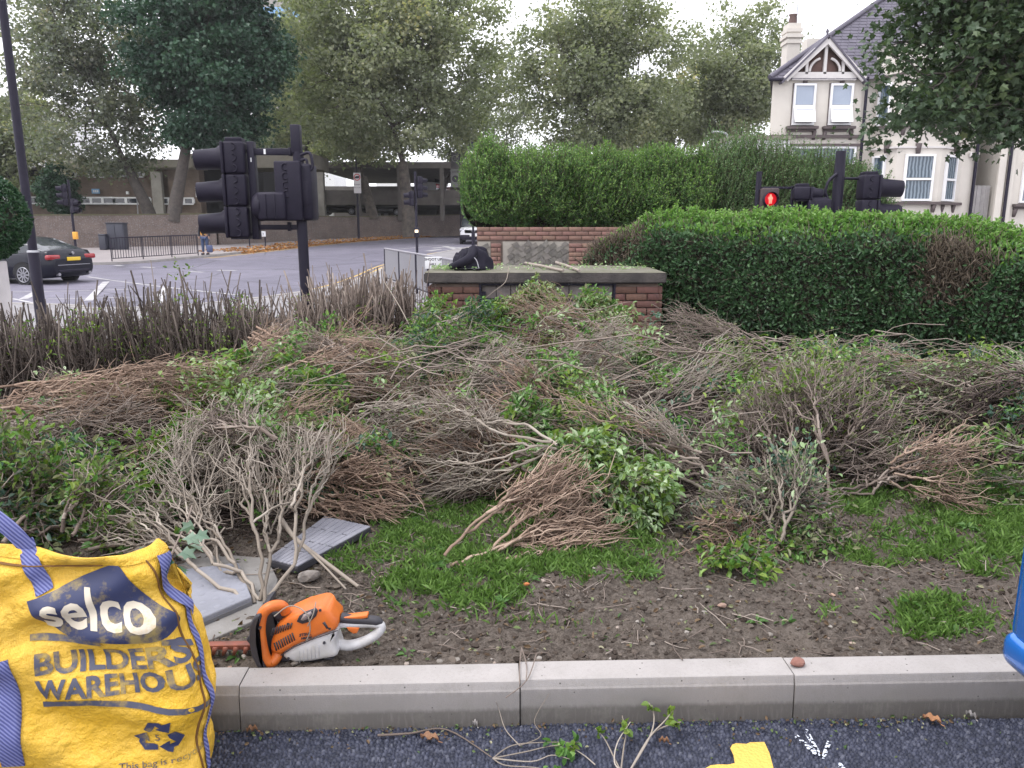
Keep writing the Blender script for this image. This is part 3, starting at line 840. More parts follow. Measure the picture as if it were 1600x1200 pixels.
    if shoots:
        big = shoots > 2000
        s = rng.random(shoots); q = topfrac[0] + (topfrac[1] - topfrac[0]) * rng.random(shoots)
        P, Nn = at(s, q, np.full(shoots, -.03))
        hgt = shoot_h * rng.uniform(.25, 1.0, shoots) * (.5 + fbm(s * L * 1.5, q * 3, 2, 9))
        D = unit(np.array((0, 0, 1.)) + Nn * (.55 if big else .35) + rng.normal(size=P.shape) * (.30 if big else .22))
        st = MB(); batch_tubes(st, np.stack([P, P + D * hgt[:, None] * .5, P + D * hgt[:, None] + rng.normal(size=P.shape) * .02], 1), np.tile(np.array([.004, .003, .0015]), (shoots, 1)), 3, v=np.full(shoots, .5))
        part('shoots', st, M_TWIGIN, o, kind='stuff')
        k = 14; f = np.linspace(.1, 1, k)
        PP = (P[:, None] + D[:, None] * (hgt[:, None] * f)[:, :, None]).reshape(-1, 3)
        side = rng.normal(size=(len(PP), 3)); DD = unit(side + np.repeat(D, k, 0) * .9)
        mb = MB(); leaves(mb, PP, DD, leaf * rng.uniform(.6, 1.1, len(PP)), .5, .25, .2, v=np.tile(f, shoots) * .5 + rng.random(len(PP)) * .5)
        part('shoot_leaves', mb, mats[-1], o, kind='stuff')
    rng = keep
    return o
# clipped privet on the right
hedge('clipped_hedge', 'wide clipped privet hedge with lime green top and brown bare patches', (.62, 9.8), (5.2, 6.55),
      [(.20, .15), (.03, .8), (.0, 1.44), (.07, 1.56), (.22, 1.64), (.9, 1.76), (1.25, 1.74), (1.35, 1.3), (1.35, .1)],
      [(.20, .12), (.03, .6), (.0, 1.36), (.10, 1.47), (.25, 1.54), (.9, 1.69), (1.25, 1.67), (1.35, 1.0), (1.35, .1)],
      66000, (PRIVET['face'], PRIVET['top'], PRIVET['top']), .050, .15, bare=((.10, .34, .10, .11), (.775, .31, .05, .07), (.755, .25, .035, .05)), shoots=1700, shoot_h=.17, seed=31, topfrac=(.40, .70), upthr=.80, drop=.26)
# feathery hedge over the stone panelled wall
hedge('tall_hedge', 'tall feathery green hedge growing over the red brick wall with stone panels', (-.70, 13.45), (3.9, 14.7),
      [(.6, 1.62), (.05, 1.66), (-.12, 1.95), (-.1, 2.25), (.1, 2.55), (.6, 2.72), (1.2, 2.68), (1.5, 2.3), (1.5, 1.62)],
      [(.6, 1.5), (.05, 1.6), (-.12, 1.95), (-.1, 2.3), (.1, 2.58), (.6, 2.80), (1.2, 2.78), (1.5, 2.3), (1.5, 1.2)],
      50000, (PRIVET['shoot'], PRIVET['shoot'], PRIVET['shoot']), .046, .36, shoots=7000, shoot_h=.46, seed=32, topfrac=(.06, .78))
hedge('overgrown_hedge', 'overgrown wispy hedge in front of the cream house', (3.72, 14.7), (7.5, 15.3),
      [(.5, .9), (.0, 1.2), (-.12, 1.8), (-.05, 2.45), (.2, 2.85), (.6, 3.05), (1.1, 3.0), (1.4, 2.3), (1.4, 1.)],
      [(.5, .6), (.0, .9), (-.12, 1.3), (-.05, 2.0), (.2, 2.3), (.6, 2.5), (1.1, 2.45), (1.4, 1.7), (1.4, .8)],
      34000, (PRIVET['shoot'], PRIVET['shoot'], PRIVET['greyshoot']), .046, .36, shoots=4200, shoot_h=.70, seed=33, topfrac=(.06, .78))
# round clipped bush at the left edge
def round_bush(name, label, c, r, n, leaf, lm, seed):
    global rng
    keep = rng; rng = np.random.default_rng(seed)
    o = thing(name, label, 'bush', (c[0], c[1], c[2] - r[2]), world=True)
    u = unit(rng.normal(size=(n, 3))); k = 1 + .12 * (fbm(u[:, 0] * 3 + 9, u[:, 2] * 3 + 9, 3, seed) - .5)
    P = np.array(c) + np.sign(u) * np.abs(u) ** .8 * np.array(r) * (k - rng.random(n) ** 2 * .12)[:, None]
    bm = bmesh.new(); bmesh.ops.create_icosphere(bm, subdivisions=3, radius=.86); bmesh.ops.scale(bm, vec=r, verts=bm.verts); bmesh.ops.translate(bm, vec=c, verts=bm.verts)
    part('dark_core', MB().bm(bm, sm=True), M_CORE, o)  # solid filler core, its dark colour stands for the inner shade
    mb = MB(); leaves(mb, P, unit(u * .7 + rng.normal(size=u.shape) * .6), leaf * rng.uniform(.7, 1.2, n), .6, .25, .2, U=u + rng.normal(size=u.shape) * .4)
    part('foliage', mb, lm, o, kind='stuff')
    rng = keep; return o
c = W(-84, 338, 8.2)
round_bush('clipped_bush', 'round clipped evergreen bush bulging over the white gatepost', c, (.72, .6, .50), 15000, .042, PRIVET['bush'], 41)
# ------------------------------------------------------------------ cream house
M_CREAM = mat('cream render', (.66, .62, .565), .85, (.57, .53, .48), .9, .12, 40)
M_TRIM = mat('grey brown trim', (.11, .085, .085), .7, (.085, .068, .068), 3)
M_BARGE = mat('white bargeboard', (.66, .63, .62), .6, (.56, .53, .52), 2)
M_TIMB = mat('brown gable infill', (.12, .07, .06), .8)
M_SLATE = mat('purple grey slate', (.115, .105, .135), .75, (.085, .078, .105), 2.2, .3, 20)
M_SLATE2 = mat('slate backing', (.05, .047, .06), .9)
M_UPVC = mat('window frame white', (.80, .80, .82), .35)
M_WINSKY = mat('window glass with painted sky', (.33, .38, .47), .12, (.28, .33, .42), .8, spec=.8)  # sky reflection painted into the glass colour
def curtain_mat():
    m, t, b = newmat('window glass with net curtain')
    tc = N(t, 'ShaderNodeTexCoord').outputs['Object']
    wv = N(t, 'ShaderNodeTexWave'); wv.inputs['Scale'].default_value = 2.6; wv.inputs['Distortion'].default_value = 3.5; wv.inputs['Detail'].default_value = 3; t.links.new(tc, wv.inputs['Vector'])
    t.links.new(mixc(t, ramp(t, wv.outputs['Fac'], [(.25, (0, 0, 0)), (.9, (1, 1, 1))]), (.035, .06, .085), (.20, .25, .30)), b.inputs['Base Color'])
    b.inputs['Roughness'].default_value = .12; b.inputs['Specular IOR Level'].default_value = .7; return m
M_WINCUR = curtain_mat()
M_TERRA = mat('clay pot', (.14, .09, .08), .8)
HY = 28.0
def hx(px, py, Y=HY): return W(px, py, Y)[0]
def hz(py, Y=HY): return W(800, py, Y)[2]
house = thing('terraced_house', 'cream rendered house with white timbered gable, two open upper windows and a canted bay', 'house', (12.5, HY, .3), world=True)
X0, X1, XR = 8.98, 12.1, 16.55
ze = hz(121)
part('wall', MB().prism([(X0, HY), (X1, HY), (X1, HY + 7.8), (11.75, HY + 7.8)], 0, ze, axis='Z', sm=False), M_CREAM, house)
part('wall', MB().box(((X1 + XR) / 2 + .001, HY + 4.25, ze / 2 + .05), (XR - X1, 7.9, ze - .1)), M_CREAM, house)
# gable
ga, gb, gt = (9.45, ze - .02), (11.9, ze - .02), (10.69, hz(66))
part('gable_infill', MB().prism([(ga[0], ga[1]), (gb[0], gb[1]), (gt[0], gt[1])], HY - .02, HY + .6), M_TIMB, house)
bd = MB()
def bar2(mb, a, b, w, y0, y1, mi=0):
    a = np.array(a); b = np.array(b); d = unit(b - a); n = np.array((-d[1], d[0])) * w / 2
    return mb.prism([tuple(a + n), tuple(a - n), tuple(b - n), tuple(b + n)], y0, y1, mi=mi, sm=False)
bd = MB(); bar2(bd, (9.33, ze - .10), (gt[0], gt[1] + .03), .20, HY - .26, HY - .16); part('bargeboard', bd, M_BARGE, house)
bd = MB(); bar2(bd, (12.03, ze - .10), (gt[0], gt[1] + .031), .20, HY - .261, HY - .161); part('bargeboard', bd, M_BARGE, house)
part('gable_beam', MB().box((10.69, HY - .09, ze + .02), (2.2, .12, .26)), M_BARGE, house)
part('king_post', MB().box((gt[0], HY - .10, ze + .55), (.10, .1, .92)), M_BARGE, house)
for s in (-1, 1):
    part('gable_strut', MB().box((gt[0] + s * .62, HY - .10, ze + .30), (.09, .1, .42)), M_BARGE, house)
    pts = [(gt[0] + s * (.08 + .44 * math.sin(t)), HY - .12, ze + .16 + .44 * math.cos(t)) for t in np.linspace(.25, 1.55, 7)]
    part('curved_brace', MB().tube(pts, .045, 6), M_BARGE, house)
rf = MB()
for a, b in (((9.2, ze - .22), (gt[0], gt[1] + .16)), ((12.12, ze - .22), (gt[0], gt[1] + .161))): bar2(rf, a, b, .06, HY - .3, HY + .62)
part('gable_roof', rf, M_SLATE, house)
# main hipped roof with real slates
rdg = (14.7, HY + 4.2, hz(-8, HY + 4.2))
hipc = (X0 - .15, HY - .12, ze - .08)
part('roof', MB().add([hipc, (19, HY - .12, hipc[2]), (19, rdg[1], rdg[2]), rdg, (11.8, HY + 8.4, hipc[2])], [(0, 1, 2, 3), (0, 3, 4)]), M_SLATE2, house)
sl = MB(); up = np.array((0, rdg[1] - hipc[1], rdg[2] - hipc[2])); Ls = np.linalg.norm(up); up /= Ls; nr = np.array((0, -up[2], up[1]))
for r_ in range(int(Ls / .21)):
    t = r_ * .21
    xl = hipc[0] + (rdg[0] - hipc[0]) * t / Ls
    x = xl + (r_ % 2) * .14
    while x < 16.8:
        c = np.array((x + .14, hipc[1], hipc[2])) + up * (t + .12) + nr * (.022 + .008 * rng.random())
        a = up * .15; b = np.array((.134, 0, 0)); nn = nr * .006; tilt = nr * .010
        q = [c - a - b + tilt, c - a + b + tilt, c + a + b - tilt, c + a - b - tilt]
        V = [p - nn for p in q] + [p + nn for p in q]
        sl.add(V, [(0, 1, 5, 4), (1, 2, 6, 5), (2, 3, 7, 6), (3, 0, 4, 7), (4, 5, 6, 7)], v=rng.random()); x += .28
part('roof_slates', sl, M_SLATE, house, kind='stuff')
part('ridge_tile', MB().tube([np.array(hipc) + (0, 0, .06), np.array(rdg) + (0, 0, .1)], .09, 6), M_SLATE, house)
part('gutter', MB().cyl((X0 - .2, HY - .2, ze - .10), (9.25, HY - .2, ze - .10), .06, 8), M_BLACK, house)
part('finial', MB().lathe([(.05, 0), (.03, .12), (.06, .18), (.0, .3)], 8, Matrix.Translation((gt[0], HY - .1, gt[1] + .14))), M_SLATE, house)
ch = MB(); cx, cy = hx(1236, 70, 31), 31
ch.box((cx, cy, 7.2), (.48, .6, 3.6)); 
for z, s in ((8.35, .1), (8.55, .16), (8.75, .10)): ch.box((cx, cy, z), (.48 + s, .6 + s, .13))
ch.box((cx, cy, 8.9), (.40, .5, .2)); chim = part('chimney', ch, M_CREAM, house)
part('chimney_pot', MB().lathe([(.13, 0), (.16, .1), (.12, .3), (.17, .36), (.0, .37)], 10, Matrix.Translation((cx, cy, 9.0))), M_TERRA, chim)
ae = MB(); ae.cyl((cx + .15, cy, 8.9), (cx + .15, cy, 10.0), .018, 6); ae.cyl((cx - .5, cy, 9.86), (cx + .15, cy, 9.9), .014, 6)
for k in range(5): ae.cyl((cx - .45 + k * .12, cy - .12, 9.865), (cx - .45 + k * .12, cy + .12, 9.865), .008, 5)
part('tv_aerial', ae, M_GREYM, chim)
ch = MB().box((hx(1266, 78, 33), 33, 8.2), (.5, .6, 1.4)); part('chimney', ch, M_CREAM, house)

def sash(par, x0, x1, z0, z1, Y, split, glass, tilt=0, rot=0, proud=.03):
    """framed window with a transom; the lower light may be tilted open. rot turns it about its middle."""
    cx = (x0 + x1) / 2; w = x1 - x0; h = z1 - z0
    Mr = Matrix.Translation((cx, Y, 0)) @ Matrix.Rotation(rot, 4, 'Z')
    def tf(mb):
        V = np.concatenate(mb.V); m = np.array(Mr); V2 = V @ m[:3, :3].T + m[:3, 3]; mb.V = [V2]; return mb
    f = MB(); t = .07
    f.box((0, -proud, z1 - t / 2), (w, .1, t)); f.box((0, -proud, z0 + t / 2), (w, .1, t))
    for s in (-1, 1): f.box((s * (w / 2 - t / 2), -proud, (z0 + z1) / 2), (t - .002, .099, h - 2 * t))
    zm = z0 + h * split
    f.box((0, -proud, zm), (w - 2 * t, .098, t))
    fr = part('window', tf(f), M_UPVC, par)
    part('pane', tf(MB().box((0, -proud + .012, (zm + z1) / 2), (w - 2 * t - .002, .02, z1 - zm - 1.5 * t))), glass, fr)
    if tilt:
        k = MB(); hh = zm - z0 - .1; a = np.array((0, -proud - .07, zm - .05)); dn = np.array((0, -math.sin(tilt), -math.cos(tilt)))
        rt = Matrix.Rotation(-tilt, 4, 'X')
        k.box(a + dn * .03, (w - .04, .05, .06), M=rt); k.box(a + dn * (hh - .03), (w - .04, .05, .07), M=rt)
        for s in (-1, 1): k.box(a + dn * hh / 2 + np.array((s * (w / 2 - .05), 0, 0)), (.06, .05, hh - .1), M=rt)
        part('open_sash', tf(k), M_UPVC, fr)
        part('pane', tf(MB().box(a + dn * hh / 2, (w - .15, .02, hh - .1), M=rt)), mat_open, fr)
        part('pane', tf(MB().box((0, -proud + .012, (zm + z0) / 2), (w - 2 * t - .002, .02, zm - z0 - 1.5 * t))), M_HOLLOW, fr)  # dark panel in the opening stands for the unlit room, no glass
    else: part('pane', tf(MB().box((0, -proud + .012, (zm + z0) / 2), (w - 2 * t - .002, .02, zm - z0 - 1.5 * t))), glass, fr)
    return fr
mat_open = mat('tilted glass with painted sheen', (.55, .56, .62), .15, spec=.8)  # sky sheen painted into the colour of the tilted pane
def sill(par, x0, x1, z, Y, dp=.22):
    s = MB().box(((x0 + x1) / 2, Y - dp / 2, z), (x1 - x0, dp, .09)).box(((x0 + x1) / 2, Y - .045, z - .085), (x1 - x0 - .06, .09, .08))
    for x in (x0 + .09, x1 - .09): s.prism([(-0.001, 0), (-.16, 0), (-.05, -.26), (-.001, -.28)], x - .05, x + .05, axis='X'); q = s.V[-1]; q[:, 1] += Y; q[:, 2] += z - .125
    return part('sill', s, M_TRIM, par)
def keystone(par, x, z0, z1, Y):
    return part('keystone', MB().prism([(x - .06, z0), (x + .06, z0), (x + .10, z1), (x - .10, z1)], Y - .07, Y + .02), M_TRIM, par)
for xa, xb in ((hx(1237, 165), hx(1273, 165)), (hx(1294, 165), hx(1331, 165))):
    part('window_recess', MB().box(((xa + xb) / 2, HY - .01, (hz(131) + hz(197)) / 2), (xb - xa + .02, .03, hz(131) - hz(197) + .04)), M_TRIM, house)
    sash(house, xa + .02, xb - .02, hz(196), hz(131), HY - .035, .46, M_WINSKY, tilt=.34)
    sill(house, xa - .16, xb + .12, hz(200), HY); keystone(house, (xa + xb) / 2, hz(131) + .01, hz(119), HY)
part('string_course', MB().box(((X0 + X1) / 2, HY - .05, hz(213.5)), (X1 - X0 + .04, .12, .10)), M_TRIM, house)
part('lintel', MB().box((hx(1281, 227), HY - .06, hz(227)), (2.75, .14, .09)), M_TRIM, house)
f_ = sash(house, hx(1235, 250), hx(1335, 250), hz(290), hz(229), HY - .02, .55, M_WINCUR)
part('drainpipe', MB().cyl((X1 + .08, HY - .12, .3), (X1 + .08, HY - .12, ze), .055, 8), M_BLACK, house)
# canted bay of two storeys
bay = [(12.66, HY + .35), (13.18, HY - .65), (14.72, HY - .65), (16.05, HY + .35)]
bz0, bz1 = .3, hz(70)
bm_ = MB().prism(bay, bz0, bz1, axis='Z', sm=False)
part('bay_wall', bm_, M_CREAM, house)
part('bay_roof', MB().add([(12.5, HY + .3, bz1), (13.1, HY - .8, bz1), (14.8, HY - .8, bz1), (16.2, HY + .3, bz1), (14.2, HY + .5, bz1 + .8)], [(0, 1, 4), (1, 2, 4), (2, 3, 4)]), M_SLATE, house)
YB = HY - .65
for z0, z1, low in ((hz(314, YB), hz(241, YB), True), (hz(193, YB), hz(126, YB), False)):
    sp = .47 if low else .45
    sash(house, hx(1411, 275, YB), hx(1457, 275, YB), z0, z1, YB - .03, sp, M_WINCUR)
    for (a, b), w in (((bay[2], bay[3]), .62), ((bay[0], bay[1]), .52)):
        a = np.array(a); b = np.array(b); m_ = (a + b) / 2 if b[0] > 14 else a + (b - a) * .42; ang = math.atan2(b[1] - a[1], b[0] - a[0])
        n_ = np.array((math.sin(ang), -math.cos(ang))) * .03
        if b[0] > 14: m_ = a + (b - a) * .43; w = .78
        sash(house, m_[0] - w / 2, m_[0] + w / 2, z0, z1, m_[1] + n_[1], sp, M_WINCUR, rot=ang)
    keystone(house, hx(1434, 235, YB), z1 + .02, z1 + .36, YB)
    sl_ = MB(); off = .16
    ring = np.array([(bay[0][0] - .1, bay[0][1]), (bay[1][0] - .1, bay[1][1] - off), (bay[2][0] + .08, bay[2][1] - off), (bay[3][0] + .16, bay[3][1])])
    sl_.prism([tuple(p) for p in ring], z0 - .12, z0 - .03, axis='Z', sm=False); part('sill', sl_, M_TRIM, house)
    for (x, y) in ((13.3, YB), (14.6, YB), (15.7, HY + .1), (15.05, YB + .28)):
        part('bracket', MB().prism([(y - .14, z0 - .125), (y + .1, z0 - .125), (y + .1, z0 - .42), (y - .03, z0 - .38)], x - .06, x + .06, axis='X'), M_TRIM, house)
    ring2 = ring.copy(); ring2[:, 1] += .1
    part('string_course', MB().prism([tuple(p) for p in ring2], z1 + .20, z1 + .26, axis='Z', sm=False), M_TRIM if not low else M_BARGE, house)
for px_, zz in ((1493, 238),): keystone(house, hx(1494, 235, HY - .25), hz(241, HY - .25), hz(223, HY - .25), HY - .27)
keystone(house, hx(1378, 235, HY - .1), hz(241, HY - .1), hz(224, HY - .1), HY - .42)
part('alarm_box', MB().bbox((hx(1523, 241, HY + .2), HY + .23, hz(241)), (.34, .1, .16), .02), M_BARGE, house)
part('drainpipe', MB().cyl((16.42, HY + .2, .2), (16.42, HY + .2, ze), .06, 8), M_BLACK, house)
# next house and the side gate between them
nh = thing('neighbouring_house', 'pale house at the right edge with dark plinth and a white framed window', 'house', (19, HY, .3), world=True)
NX = hx(1555, 320)
part('wall', MB().box((NX + 4.6, HY + 3.6, 4.2), (9.0, 7.2, 8.2)), M_CREAM, nh)
part('plinth', MB().box((NX + 4.6, HY - .03, .55), (9.04, .1, 1.72)), M_TRIM, nh)
part('wall', MB().box((NX - .8, HY + 9, 3), (2.2, .3, 5.6)), M_CONCD, nh)
for px_ in (1553, 1567): part('pilaster', MB().box((hx(px_ + 7, 300) - .02, HY - .06, 4.9), (.24, .09, 6.9)), M_CREAM, nh)
part('drainpipe', MB().cyl((hx(1575, 250), HY - .14, .3), (hx(1575, 250), HY - .14, 8), .055, 8), M_BLACK, nh)
xw = hx(1594, 290)
sash(nh, xw, xw + 1.2, hz(317), hz(252), HY - .03, .47, M_WINCUR)
sill(nh, xw - .2, xw + 1.4, hz(321), HY)
sash(nh, xw, xw + 1.2, hz(190), hz(130), HY - .03, .47, M_WINCUR)
gt_ = thing('garden_gate', 'tall weathered white plank gate between the two houses', 'gate', ((hx(1528, 330) + hx(1556, 330)) / 2, HY + .4, .5), world=True)
M_PLANKW = mat('weathered white plank', (.42, .40, .40), .85, (.30, .285, .285), 3, .3, 30, rnd=.10)
ga_, gb_ = 16.52, NX
npk = 8; pw = (gb_ - ga_) / npk
for k in range(npk): part('plank', MB().box((ga_ + pw * (k + .5), HY + .4 + .012 * (k % 2), (hz(289) + .4) / 2), (pw * .93, .03, hz(289) - .4)), M_PLANKW, gt_)
gw = thing('garden_wall', 'short stub of orange brick garden wall below the plank gate', 'wall', (hx(1564, 380, 20), 20, -.1), world=True)
M_ORBR = brickmat('orange garden brick', (.36, .20, .135), (.28, .17, .12), (.38, .33, .27))
part('brickwork', pbox(MB(), 1543, 358, 1586, 400, 20, .3), M_ORBR, gw)
part('coping', pbox(MB(), 1541, 355, 1588, 357.8, 19.97, .36), M_CONC, gw)
gar = thing('flat_roofed_garage', 'low white flat roofed garage beside the cream house', 'garage', (hx(1175, 300, 26), 26, 0), world=True)
part('wall', MB().box((hx(1187, 240, 26), 28, 2.2), (1.9, 4, hz(219, 26) * 2 - 4.4)), M_WPAINT, gar)
part('roof', MB().box((hx(1187, 218, 26), 28, hz(218, 26) + .05), (2.05, 4.2, .12)), M_FASC, gar)
part('vent_pipe', MB().tube(smooth_line([(hx(1143, 215, 26), 26.5, hz(250, 26)), (hx(1143, 215, 26), 26.5, hz(213, 26)), (hx(1138, 206, 26), 26.5, hz(205, 26)), (hx(1118, 204, 26), 26.5, hz(203, 26))], 4), .035, 7), M_GREYM, gar)

# ------------------------------------------------------------------ red brick wall with crazy stone panels
M_REDBR = mat('red brick', (.165, .082, .064), .88, (.115, .062, .052), 20, .4, 90, rnd=.2)
M_MORT = mat('sandy mortar', (.20, .15, .125), .95, (.15, .115, .10), 12, .4, 60)
M_STONE = mat('dark rubble stone', (.18, .165, .145), .9, (.12, .112, .105), 9, .5, 30, rnd=.25)
M_PMORT = mat('pale stone pointing', (.36, .33, .29), .95, (.28, .26, .23), 9)
BR = MB().bbox((0, 0, 0), (.215, .10, .065), .004, seg=1).mesh('brick', M_REDBR)
def bricks_on(par, org, ux, n_along, n_rows, out, skip=None, first=0):
    """running bond on a vertical face: org lower corner, ux unit along, out unit normal"""
    ux = np.array(ux, float); out = np.array(out, float); a = math.atan2(ux[1], ux[0])
    for r_ in range(n_rows):
        o_ = (r_ + first) % 2
        L = n_along * .225; x = -(.1125 if o_ else 0)
        while x < L - .02:
            x0, x1 = max(x, 0), min(x + .215, L - .01)
            if x1 - x0 > .05:
                c = np.array(org) + ux * (x0 + x1) / 2 + np.array((0, 0, .0325 + r_ * .075)) + out * (rng.normal() * .0015 - .042)
                inst('brick', BR, par, c, (0, 0, a + rng.normal() * .004), ((x1 - x0) / .215, 1, 1))
            x += .225
sw = thing('stone_panelled_wall', 'low red brick wall with crazy stone panels under the tall hedge', 'wall', (.5, 13.5, -.1), world=True)
WY = 13.4
part('core', MB().box((2.4, WY + .13, .72), (6.0, .22, 1.72)), M_MORT, sw)
BR_KEEP = BR; BR = BR.copy(); BR.materials.clear(); BR.materials.append(mat('faded wall brick', (.225, .125, .098), .9, (.18, .11, .09), 20, .4, 90, rnd=.12))
bricks_on(sw, (-.60, WY, 1.375), (1, 0, 0), 11, 3, (0, -1, 0))
bricks_on(sw, (-.36, WY - .03, -.1), (1, 0, 0), .8, 19, (0, -1, 0))
bricks_on(sw, (.98, WY - .03, -.1), (1, 0, 0), 2.0, 19, (0, -1, 0))
BR = BR_KEEP
part('panel_mortar', MB().box((.41, WY + .012, .62), (1.14, .012, 1.46)), M_PMORT, sw)
part('panel_mortar', MB().box((-.48, WY + .012, .62), (.22, .012, 1.46)), M_PMORT, sw)
def stone(c, w, h, rot):
    a = [(-w / 2, -h / 2), (w / 2, -h / 2), (w / 2, h / 2), (-w / 2, h / 2)]
    q = [((x + rng.normal() * .012) * math.cos(rot) - (z + rng.normal() * .012) * math.sin(rot), (x) * math.sin(rot) + z * math.cos(rot) + rng.normal() * .01) for x, z in a]
    return MB().prism([(c[0] + x, c[1] + z) for x, z in q], WY - .012 - rng.random() * .012, WY + .008, sm=False)
for i in range(-8, 15):
    for j in range(-12, 15):
        rot = R(36); w, h = .125, .095
        x = .3 + (i + .5 * (j % 2)) * w * math.cos(rot) - j * h * math.sin(rot); z = .75 + (i + .5 * (j % 2)) * w * math.sin(rot) + j * h * math.cos(rot)
        if (-.11 < x < .93 or -.56 < x < -.42) and .3 < z < 1.32: part('stone', stone((x, z), w - .015, h - .013, rot + rng.normal() * .06), M_STONE, sw)

# ------------------------------------------------------------------ bin store
M_SLABC = mat('mossy concrete slab', (.085, .074, .070), .95, (.045, .040, .040), 6, .7, 45)
M_SLABT = mat('lichen covered slab top', (.175, .160, .135), .95, (.10, .10, .06), 5, .7, 40)
M_DOORW = mat('weathered grey door plank', (.20, .175, .165), .85, (.12, .105, .10), 5, .4, 40, rnd=.16)
BX0, BX1, BY, BZ = -.845, 1.535, 8.07, .10
bs = thing('bin_store', 'brick bin store with a mossy concrete slab roof and grey plank doors', 'bin store', ((BX0 + BX1) / 2, BY, BZ), world=True)
part('mortar_core', MB().box((BX0 + .253, BY + .62, .56), (.50, 1.18, .92)).box((BX1 - .223, BY + .62, .56), (.44, 1.18, .92)).box(((BX0 + BX1) / 2, BY + 1.18, .56), (1.4, .1, .92)), M_MORT, bs)
bricks_on(bs, (BX0, BY, BZ), (1, 0, 0), 2.28, 12, (0, -1, 0))
bricks_on(bs, (BX1 - .452, BY, BZ), (1, 0, 0), 2.05, 12, (0, -1, 0), first=1)
bricks_on(bs, (BX0 - .032, BY + 1.2, BZ), (0, -1, 0), 5.2, 12, (-1, 0, 0))
bricks_on(bs, (BX1 + .035, BY + .02, BZ), (0, 1, 0), 5.2, 12, (1, 0, 0))
sb = bmesh.new(); bmesh.ops.create_cube(sb, size=1); bmesh.ops.scale(sb, vec=(2.52, 1.42, .105), verts=sb.verts)
bmesh.ops.bevel(sb, geom=sb.edges[:], offset=.012, segments=2, affect='EDGES')
bmesh.ops.translate(sb, vec=((BX0 + BX1) / 2, BY + .66, 1.083), verts=sb.verts)
slab = MB().bm(sb, sm=False)
part('roof_slab', slab, M_SLABC, bs)
gx, gy_ = np.meshgrid(np.linspace(BX0 - .07, BX1 + .07, 90), np.linspace(BY - .035, BY + 1.35, 50), indexing='ij')
ed = np.minimum(np.minimum(gx - gx.min(), gx.max() - gx), np.minimum(gy_ - gy_.min(), gy_.max() - gy_))
part('moss_layer', MB().grid(np.stack([gx, gy_, 1.134 + .018 * sstep(0, .04, ed) * fbm(gx * 14, gy_ * 14, 4, 5) + .004], -1)), M_SLABT, bs)
dx0, dx1 = BX0 + .525, BX1 - .475
npl = 9; pw = (dx1 - dx0) / npl
for k in range(npl): part('door_plank', MB().bbox((dx0 + pw * (k + .5), BY + .05 + rng.normal() * .003, .565), (pw * .955, .025, .89), .003, seg=1), M_DOORW, bs)
part('door_frame', MB().box((dx0 - .014, BY + .03, .57), (.026, .07, .92)).box((dx1 + .014, BY + .03, .57), (.026, .07, .92)).box(((dx0 + dx1) / 2, BY + .03, 1.018), (dx1 - dx0 - .005, .069, .024)), M_BLACK, bs)
part('dark_backing', MB().box(((dx0 + dx1) / 2, BY + .09, .57), (dx1 - dx0, .02, .92)), M_HOLLOW, bs)  # dark sheet behind the planks stands for the unlit inside
for z in (.85, .38):
    part('strap_hinge', MB().prism([(dx0 + .0, z - .022), (dx0 + .50, z - .012), (dx0 + .50, z + .012), (dx0, z + .022)], BY + .028, BY + .036), M_BLACK, bs)
    part('strap_hinge', MB().prism([(dx1, z - .022), (dx1 - .50, z - .012), (dx1 - .50, z + .012), (dx1, z + .022)], BY + .028, BY + .036), M_BLACK, bs)
part('hinge_plate', MB().box((dx0 + .02, BY + .024, .86), (.05, .01, .16)), M_BLACK, bs)
# crumpled dark jacket lying on the slab
M_CLOTH = mat('navy black cloth', (.010, .009, .017), .75, (.018, .016, .028), 6, .3, 50, spec=.2)
jc = W(738, 421, 8.45); jz = 1.155
u_, v_ = np.meshgrid(np.linspace(0, 2 * np.pi, 72), np.linspace(0, 1, 26), indexing='ij')
rr = np.cos(v_ * np.pi / 2) ** .7
hh_ = .24 * np.sin(v_ * np.pi / 2) ** 1.1 * (.75 + .5 * fbm(np.cos(u_) * 1.6 + 5, np.sin(u_) * 1.6 + v_ * 2, 3, 8))
fold_ = .022 * np.sin(u_ * 5 + v_ * 9 + 3 * fbm(u_, v_ * 4, 2, 3)) * np.sin(v_ * np.pi)
jr = rr * (1 + .22 * (vnoise(np.cos(u_) * 2 + 9, np.sin(u_) * 2 + 9, 4) - .5)) + fold_ * 2
jP = np.stack([jc[0] + .225 * jr * np.cos(u_), jc[1] + .18 * jr * np.sin(u_), jz + np.clip(hh_ + fold_ * .9, .002, None)], -1)
jk = thing('crumpled_jacket', 'crumpled black jacket lying on the bin store slab', 'jacket', (jc[0], jc[1], jz), world=True)
part('cloth', MB().grid(jP), M_CLOTH, jk)
part('sleeve', MB().tube(smooth_line([(jc[0] - .23, jc[1] - .06, jz + .03), (jc[0] - .14, jc[1] - .19, jz + .06), (jc[0] - .02, jc[1] - .17, jz + .12), (jc[0] + .02, jc[1] - .06, jz + .20)], 5), np.linspace(.03, .062, 16), 10), M_CLOTH, jk)
part('zip', MB().tube(smooth_line([(jc[0] - .03, jc[1] - .16, jz + .17), (jc[0] + .05, jc[1] - .19, jz + .11), (jc[0] + .08, jc[1] - .205, jz + .02)], 5), .006, 5), M_GREYM, jk)
M_STICK = mat('pale stick', (.33, .28, .24), .8, (.24, .20, .17), 12, .3, 60)
